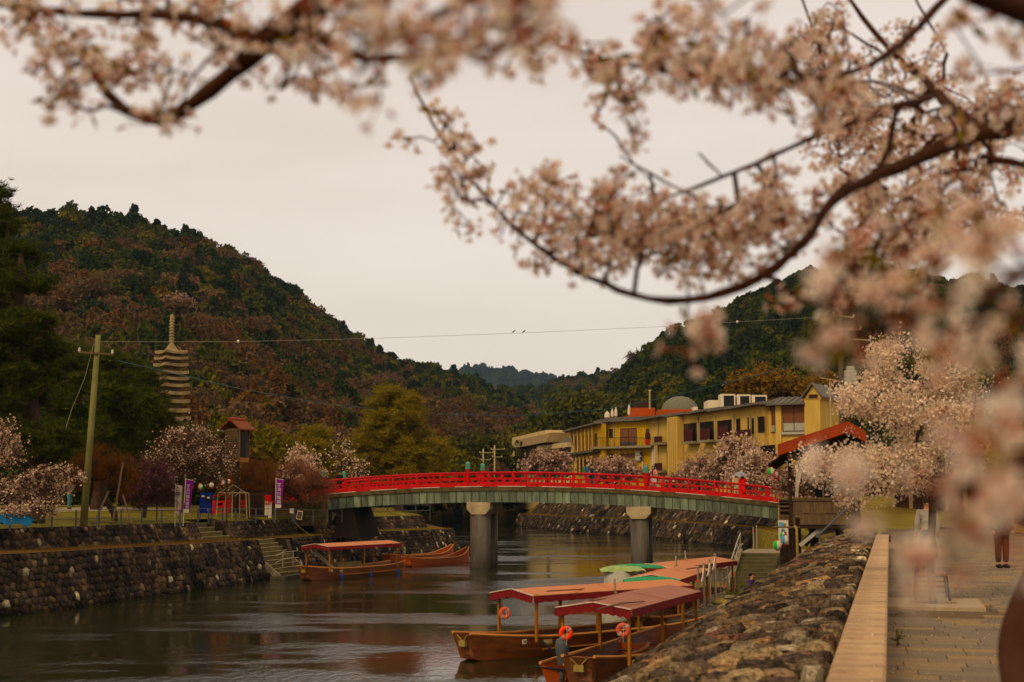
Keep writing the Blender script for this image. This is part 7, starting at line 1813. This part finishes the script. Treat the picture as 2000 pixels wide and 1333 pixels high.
# ------------------------------------------------------------------ the old cherry overhead
m_petal = MR('cherry_petals', [(0, (.78, .59, .53)), (.4, (.90, .76, .70)), (1, (.96, .87, .82))], rough=.7, vscale=40, vamt=.08, bump=0, trans=.5)
m_calyx = MR('red_calyx', [(0, (.28, .05, .03)), (1, (.46, .16, .08))], rough=.6, vscale=40, vamt=.2, bump=0, trans=.15)
m_young = MR('young_cherry_leaf', [(0, (.13, .12, .015)), (1, (.24, .15, .03))], rough=.6, vscale=40, vamt=.2, bump=0, trans=.3)
FLW = t_flower(5, .3)
def cluster_geo(seed):
    r_ = np.random.default_rng(seed); V = []; Fc = []; Mi = []
    def add(v, f, mi):
        o = len(V); V.extend(v.tolist() if hasattr(v, 'tolist') else v); Fc.extend([tuple(int(i) + o for i in q) for q in f]); Mi.extend([mi] * len(f))
    for k in range(r_.integers(4, 6)):
        d = r_.normal(size=3) * [1, 1, .8] + [0, 0, -.25]; d /= np.linalg.norm(d); L_ = r_.uniform(.022, .042); c = d * L_
        z = d + r_.normal(size=3) * .4; z /= np.linalg.norm(z); x = np.cross(z, [.3, .5, .8]); x /= np.linalg.norm(x); y = np.cross(z, x)
        Rm = np.stack([x, y, z], 1); rad = .0165 * r_.uniform(.85, 1.15)
        bud = r_.random() < .22
        if bud: fl = np.array([[0, 0, 0], [.25, 0, .4], [0, .25, .4], [-.25, 0, .4], [0, -.25, .4], [0, 0, .8]]) * rad; add(fl @ Rm.T + c, [(0, 2, 1), (0, 3, 2), (0, 4, 3), (0, 1, 4), (5, 1, 2), (5, 2, 3), (5, 3, 4), (5, 4, 1)], 0 if r_.random() < .5 else 1)
        else: add((FLW[0] * rad) @ Rm.T + c, FLW[1], 0)
        # stamens and calyx
        cal = np.array([[0, 0, -.42], [.23, 0, .03], [-.12, .2, .03], [-.12, -.2, .03]]) * rad * 1.3; add(cal @ Rm.T + c, [(0, 1, 2), (0, 2, 3), (0, 3, 1)], 1)
        st = np.array([[.24, 0, .16], [-.12, .2, .16], [-.12, -.2, .16], [0, 0, .55]]) * rad; add(st @ Rm.T + c, [(0, 1, 3), (1, 2, 3), (2, 0, 3)], 1)
        s = x * .0011; add(np.array([s, -s, c + s - z * rad * .3, c - s - z * rad * .3]), [(0, 1, 3, 2)], 1)
    for _ in range(2 if r_.random() < .6 else 0):
        d = r_.normal(size=3); d /= np.linalg.norm(d); s = np.cross(d, [.2, .9, .1]) * .008; add(np.array([[0, 0, 0], d * .02 + s, d * .045, d * .02 - s]), [(0, 1, 2, 3)], 2)
    return np.array(V), Fc, Mi
CL = [cluster_geo(300 + i) for i in range(12)]
def cl_mesh(i):
    V, Fc, Mi = CL[i]; me = bpy.data.meshes.new('blossom'); me.from_pydata(V.tolist(), [], Fc); me.update()
    for mt in (m_petal, m_calyx, m_young): me.materials.append(mt)
    me.polygons.foreach_set('material_index', Mi); return me
CLM = [cl_mesh(i) for i in range(12)]
ft = thing('old_cherry_tree', 'old cherry tree whose dark blossom-laden branches hang across the top and right of the view', 'cherry tree', (3.2, 4.3, ZP))
f0 = np.array([3.2, 4.3, ZP])
BR = [([(-90, 0, 3.3), (30, 12, 3.2), (120, 22, 3.2), (210, 38, 3.15), (290, 20, 3.1), (370, 28, 3.1), (450, 52, 3.05), (510, 80, 3.0)], [.005, .006, .008, .009, .009, .010, .011, .013]),
      ([(150, 90, 3.2), (178, 150, 3.2), (205, 200, 3.15), (245, 240, 3.15), (295, 264, 3.1), (335, 248, 3.1), (375, 210, 3.05), (415, 170, 3.0), (460, 130, 3.0), (510, 80, 3.0), (560, 52, 2.95), (600, 28, 2.9), (660, -30, 2.8), (820, -240, 2.8), (1500, -500, 3.2), (2300, -300, 4.0)], [.003, .006, .009, .010, .012, .013, .014, .015, .017, .022, .024, .023, .024, .03, .04, .06]),
      ([(590, 40, 2.9), (625, 95, 2.8), (690, 118, 2.8), (760, 112, 2.6), (850, 120, 2.5), (950, 90, 2.4)], [.010, .009, .008, .007, .006, .004]),
      ([(800, 150, 4.4), (828, 215, 4.3), (870, 290, 4.2), (925, 360, 4.1), (985, 430, 4.0), (1050, 488, 3.9), (1130, 535, 3.8), (1210, 572, 3.7), (1300, 596, 3.6), (1390, 588, 3.6), (1480, 552, 3.6), (1560, 498, 3.7), (1608, 430, 3.7), (1625, 375, 3.8), (1700, 350, 3.9), (1800, 310, 4.0), (1870, 268, 4.1), (1950, 250, 4.1), (2080, 235, 4.2), (2400, 100, 4.3)], [.003, .004, .004, .0045, .005, .006, .006, .007, .008, .009, .010, .011, .012, .012, .014, .017, .020, .024, .028, .05]),
      ([(1040, 60, 3.4), (1150, 115, 3.3), (1240, 135, 3.3), (1330, 145, 3.3), (1430, 152, 3.3), (1540, 165, 3.4), (1640, 150, 3.6), (1720, 120, 3.8), (1790, 60, 4.0), (1900, -60, 4.2)], [.003, .004, .005, .006, .006, .007, .007, .008, .009, .012]),
      ([(1640, -30, 6.0), (1700, 60, 6.0), (1745, 110, 5.9), (1800, 150, 5.7), (1850, 205, 5.3), (1910, 248, 4.6), (1960, 255, 4.2)], [.006, .009, .011, .013, .015, .017, .018]),
      ([(1560, -20, 6.2), (1620, 110, 6.2), (1640, 220, 6.2), (1640, 330, 6.0)], [.005, .005, .004, .003]), ([(1780, -20, 6), (1830, 80, 6), (1850, 105, 6)], [.005, .004, .003]), ([(1740, 115, 5.9), (1650, 60, 6.0), (1600, 20, 6.2)], [.006, .004, .003]),
      ([(1290, 390, 3.9), (1345, 378, 3.9), (1420, 345, 3.9), (1500, 310, 3.9), (1560, 278, 3.9), (1620, 258, 3.9), (1720, 215, 4.0), (1820, 190, 4.3)], [.003, .004, .005, .006, .006, .007, .008, .010]),
      ([(1210, 305, 4.2), (1270, 340, 4.1), (1345, 378, 3.9)], [.002, .003, .003]), ([(1365, 300, 4.0), (1410, 345, 3.9)], [.003, .003]),
      ([(1870, 268, 4.1), (1915, 305, 4.0), (1890, 340, 3.9), (1840, 372, 3.9)], [.010, .008, .006, .004]), ([(1915, 305, 4.0), (2010, 325, 4.0)], [.009, .010]),
      ([(1820, -70, 1.75), (1900, -20, 1.8), (1960, 8, 1.9), (2060, 45, 2.0), (2500, 100, 2.6)], [.012, .016, .018, .020, .03]),
      ([(1500, -500, 3.0), (1200, -220, 2.2), (980, -20, 1.85), (860, 40, 1.8), (740, 70, 1.9), (680, 110, 2.0)], [.02, .014, .008, .005, .004, .003]),
      ([(2500, 350, 2.4), (2150, 480, 1.7), (2000, 540, 1.5), (1900, 600, 1.4), (1780, 590, 1.35), (1660, 640, 1.35)], [.012, .008, .006, .004, .003, .002]),
      ([(2400, 700, 2.0), (2080, 880, 1.35), (1950, 930, 1.22), (1830, 985, 1.15), (1740, 1000, 1.12)], [.010, .006, .005, .003, .002]),
      ([(1330, 600, 3.6), (1350, 650, 2.9), (1385, 690, 2.4)], [.003, .0025, .002]), ([(1780, 470, 4.0), (1700, 520, 4.0), (1600, 560, 3.8)], [.004, .003, .002])]
nodes, par = [], []
m = MB()
for pts, rr in BR:
    W3 = [P(*q) - f0 for q in pts]; at, L_ = poly_eval(W3); us = [0]
    for a, b in zip(W3, W3[1:]): us.append(us[-1] + np.linalg.norm((b - a)[:2]))
    # smooth the path
    n = max(6, int(L_ / .05)); q = np.linspace(0, L_, n); pp = np.array([at(u) for u in q])
    for _ in range(6): pp[1:-1] = pp[1:-1] * .5 + (pp[:-2] + pp[2:]) * .25
    pp[1:-1] += np.random.default_rng(len(nodes)).normal(size=(n - 2, 3)) * .0018
    r_i = np.interp(q, us, rr)
    mb = MB(); mb.tube(list(pp), list(r_i * 1.22 * np.random.default_rng(3).uniform(.85, 1.18, n)), 9); mb.build('limb', m_barkbrown, ft, smooth=True)
    o = len(nodes); nodes += list(pp); par += [-1] + list(range(o, o + n - 1))
mb = MB(); mb.tube([(0, 0, -.1), (.05, 0, .9), (0, .1, 1.8), (-.1, -.1, 2.7), (-.3, -.1, 3.6)], [.24, .2, .17, .12, .07], 14)
for (px, py, Y), k in (((2400, 100, 4.3), 2.6), ((2500, 100, 2.6), 2.8), ((2300, -300, 4.0), 3.3), ((2500, 350, 2.4), 2.4), ((2400, 700, 2.0), 1.9)):
    e = P(px, py, Y) - f0; s = np.array([-.05, 0, k]) ; mb.tube([(0, 0, k - .5), (s + e) / 2 + [0, 0, .1], e], [.08, .05, .03], 8)
mb.build('trunk', m_barkbrown, ft, smooth=True)
BLOBS = [(60, 60, 80, 50, 3.2, 1.0), (230, 90, 90, 40, 3.2, .8), (150, 165, 60, 50, 3.1, .9), (330, 15, 150, 25, 3.2, .9), (305, 165, 42, 48, 3.1, 1.0), (500, 110, 45, 50, 3.0, .7), (440, 75, 90, 30, 3.1, .6),
         (640, 130, 80, 45, 2.9, 1.0), (735, 60, 100, 70, 1.9, 1.2), (730, 160, 60, 30, 2.6, .8), (880, 45, 130, 70, 1.7, 1.2), (1010, 60, 110, 60, 1.7, 1.0), (840, 130, 60, 30, 2.4, .9),
         (1130, 110, 80, 30, 3.2, .9), (870, 262, 40, 30, 4.2, .9), (925, 320, 42, 46, 4.1, .9), (893, 400, 10, 20, 4.1, 1.6), (970, 400, 30, 30, 4.0, .5), (1065, 370, 55, 38, 3.8, .9), (1050, 470, 50, 45, 3.9, .8), (1130, 460, 80, 60, 3.7, .9), (1210, 380, 50, 40, 3.8, .6),
         (1230, 440, 100, 55, 3.85, 1.0), (1340, 465, 120, 60, 3.85, 1.0), (1240, 520, 60, 24, 3.8, .5), (1450, 425, 100, 62, 3.85, .9), (1525, 400, 70, 60, 3.95, .9), (1430, 510, 80, 30, 3.9, .5),
         (1190, 195, 30, 45, 3.6, 1.1), (1238, 250, 10, 12, 3.6, 1.2), (1310, 90, 90, 50, 3.0, 1.0), (1450, 110, 120, 45, 3.1, 1.1), (1590, 175, 110, 45, 3.3, 1.0), (1490, 195, 50, 25, 3.2, .8), (1480, 20, 70, 25, 2.2, .7),
         (1750, 190, 140, 120, 6.0, .5), (1660, 290, 80, 75, 5.6, .55), (1900, 320, 120, 110, 5.6, .6), (1800, 430, 140, 70, 4.6, .8), (1680, 480, 90, 70, 4.0, .9), (1580, 60, 60, 60, 6, .4), (1950, 110, 70, 90, 2.4, .8), (1960, 200, 60, 50, 4.5, .6), (1620, 120, 60, 70, 4.5, .5), (1400, 140, 130, 40, 3.3, .6), (1660, 400, 60, 60, 4.4, .7), (1760, 520, 90, 50, 3.2, .7), (1930, 250, 70, 70, 3.4, .5), (560, 60, 60, 40, 3.1, .5), (1000, 110, 80, 40, 2.4, .6), (1880, 420, 90, 60, 3.0, .5),
         (1385, 690, 60, 50, 2.3, 1.1), (1545, 585, 40, 20, 3.4, .7), (1625, 660, 40, 55, 1.35, 1.0), (1740, 590, 110, 50, 1.35, 1.1), (1880, 560, 110, 100, 1.5, 1.0), (1985, 720, 45, 110, 1.35, 1.1), (1950, 430, 60, 80, 1.7, .9),
         (1790, 1000, 85, 45, 1.15, 1.7), (1910, 965, 100, 62, 1.2, 1.7), (1960, 1005, 60, 45, 1.2, 1.7), (1850, 1045, 70, 18, 1.18, 1.4), (1715, 970, 30, 30, 1.15, 1.1), (1990, 850, 35, 50, 1.3, .8)]
r_ = np.random.default_rng(77); att = []
for px, py, rx, ry, Y, cov in BLOBS:
    n = max(1, int(round(((3.0 if Y > 2.5 else 1.9) if py < 620 else 1.15) * cov * rx * ry / (3.4 * (.0165 * FPX / Y) ** 2 * .62))))
    while n > 0:
        a = r_.uniform(0, 6.28); q = math.sqrt(r_.random()) * (1 + abs(r_.normal()) * .15); y = Y * (1 + r_.normal() * .05); c = P(px + rx * q * math.cos(a), py + ry * q * math.sin(a), y) - f0
        for _ in range(min(n, r_.integers(2, 5))): att.append(c + r_.normal(size=3) * .030); n -= 1
arr = np.array(nodes); att.sort(key=lambda a: np.min(np.linalg.norm(arr - a, axis=1)))
twn, twp, ends, offs = [], [], [], []
NB = len(nodes)
for a in att:
    d = np.linalg.norm(arr - a, axis=1); i = int(np.argmin(d)); p = arr[i]; n = max(1, int(d[i] / .05)); prev = i; new = []
    for k in range(1, n + 1):
        t_ = k / n; q = p + (a - p) * t_ + r_.normal(size=3) * .006 * (k < n) + np.array([0, 0, .1 * d[i] * math.sin(math.pi * t_)]); new.append(q); par.append(prev); prev = len(arr) + len(new) - 1
    arr = np.vstack([arr, new]); ends.append(prev)
cnt = np.zeros(len(arr))
for e in ends: cnt[e] += 1
for i in range(len(arr) - 1, NB - 1, -1):
    if par[i] >= 0: cnt[par[i]] += cnt[i]
mb = MB()
V = []; Fc = []
for i in range(NB, len(arr)):
    p = par[i]; a, b = arr[p], arr[i]; d = b - a; L_ = np.linalg.norm(d)
    if L_ < 1e-6: continue
    d /= L_; s = np.cross(d, [.31, .52, .79]); s /= np.linalg.norm(s); u = np.cross(d, s); rb = .0016 * (1 + cnt[i]) ** .42; o = len(V)
    for c in (a, b):
        for j in range(4): V.append(c + (s * math.cos(1.5708 * j) + u * math.sin(1.5708 * j)) * rb)
    for j in range(4): Fc.append((o + j, o + (j + 1) % 4, o + 4 + (j + 1) % 4, o + 4 + j))
me = bpy.data.meshes.new('twig_mass'); me.from_pydata([tuple(p) for p in V], [], Fc); me.update(); o = link('twig_mass', me, m_barkbrown, ft); o['kind'] = 'stuff'
spots = [arr[e] for e in ends]
order = sorted(range(len(spots)), key=lambda i: np.linalg.norm(spots[i] + f0 - [0, 0, CAMZ]))
nb = 0; RV_, RF, RM = [], [], []; off_ = 0
rots = rand_rot(len(spots), r_)
for i in order:
    p = spots[i]; v = r_.integers(12); sc = r_.uniform(.85, 1.15)
    if nb < 300 and in_frame(p + f0, 0):
        o = link('blossom', CLM[v], None, ft, p, Matrix(rots[i].tolist()).to_euler(), (sc,) * 3); nb += 1
    else:
        Vc, Fcc, Mi = CL[v]; RV_.append(Vc @ rots[i].T * sc + p); RF += [tuple(j + off_ for j in q) for q in Fcc]; RM += Mi; off_ += len(Vc)
me = bpy.data.meshes.new('blossom_mass'); me.from_pydata(np.vstack(RV_).tolist(), [], RF); me.update()
for mt in (m_petal, m_calyx, m_young): me.materials.append(mt)
me.polygons.foreach_set('material_index', RM); o = link('blossom_mass', me, None, ft); o['kind'] = 'stuff'

# fallen petals on the paving, the coping and the embankment crest
r_ = np.random.default_rng(91); n = 1100
aa = 6 + 30 * r_.random(n) ** 1.2; bb = r_.uniform(-.4, 5, n); pts = np.array([W(a, b, 3.083 if b > -.02 else 3.508) for a, b in zip(aa, bb) if not -.09 < b < -.02])
v, f = scatter(T_FL[0], T_FL[1], pts, r_.uniform(.005, .009, len(pts)), upright_rot(len(pts), r_) ); o = link('fallen_petals', npmesh('fallen_petals', v, f), m_petal); tagset(o, 'pale cherry petals fallen on the paving and the coping slabs', kind='stuff')
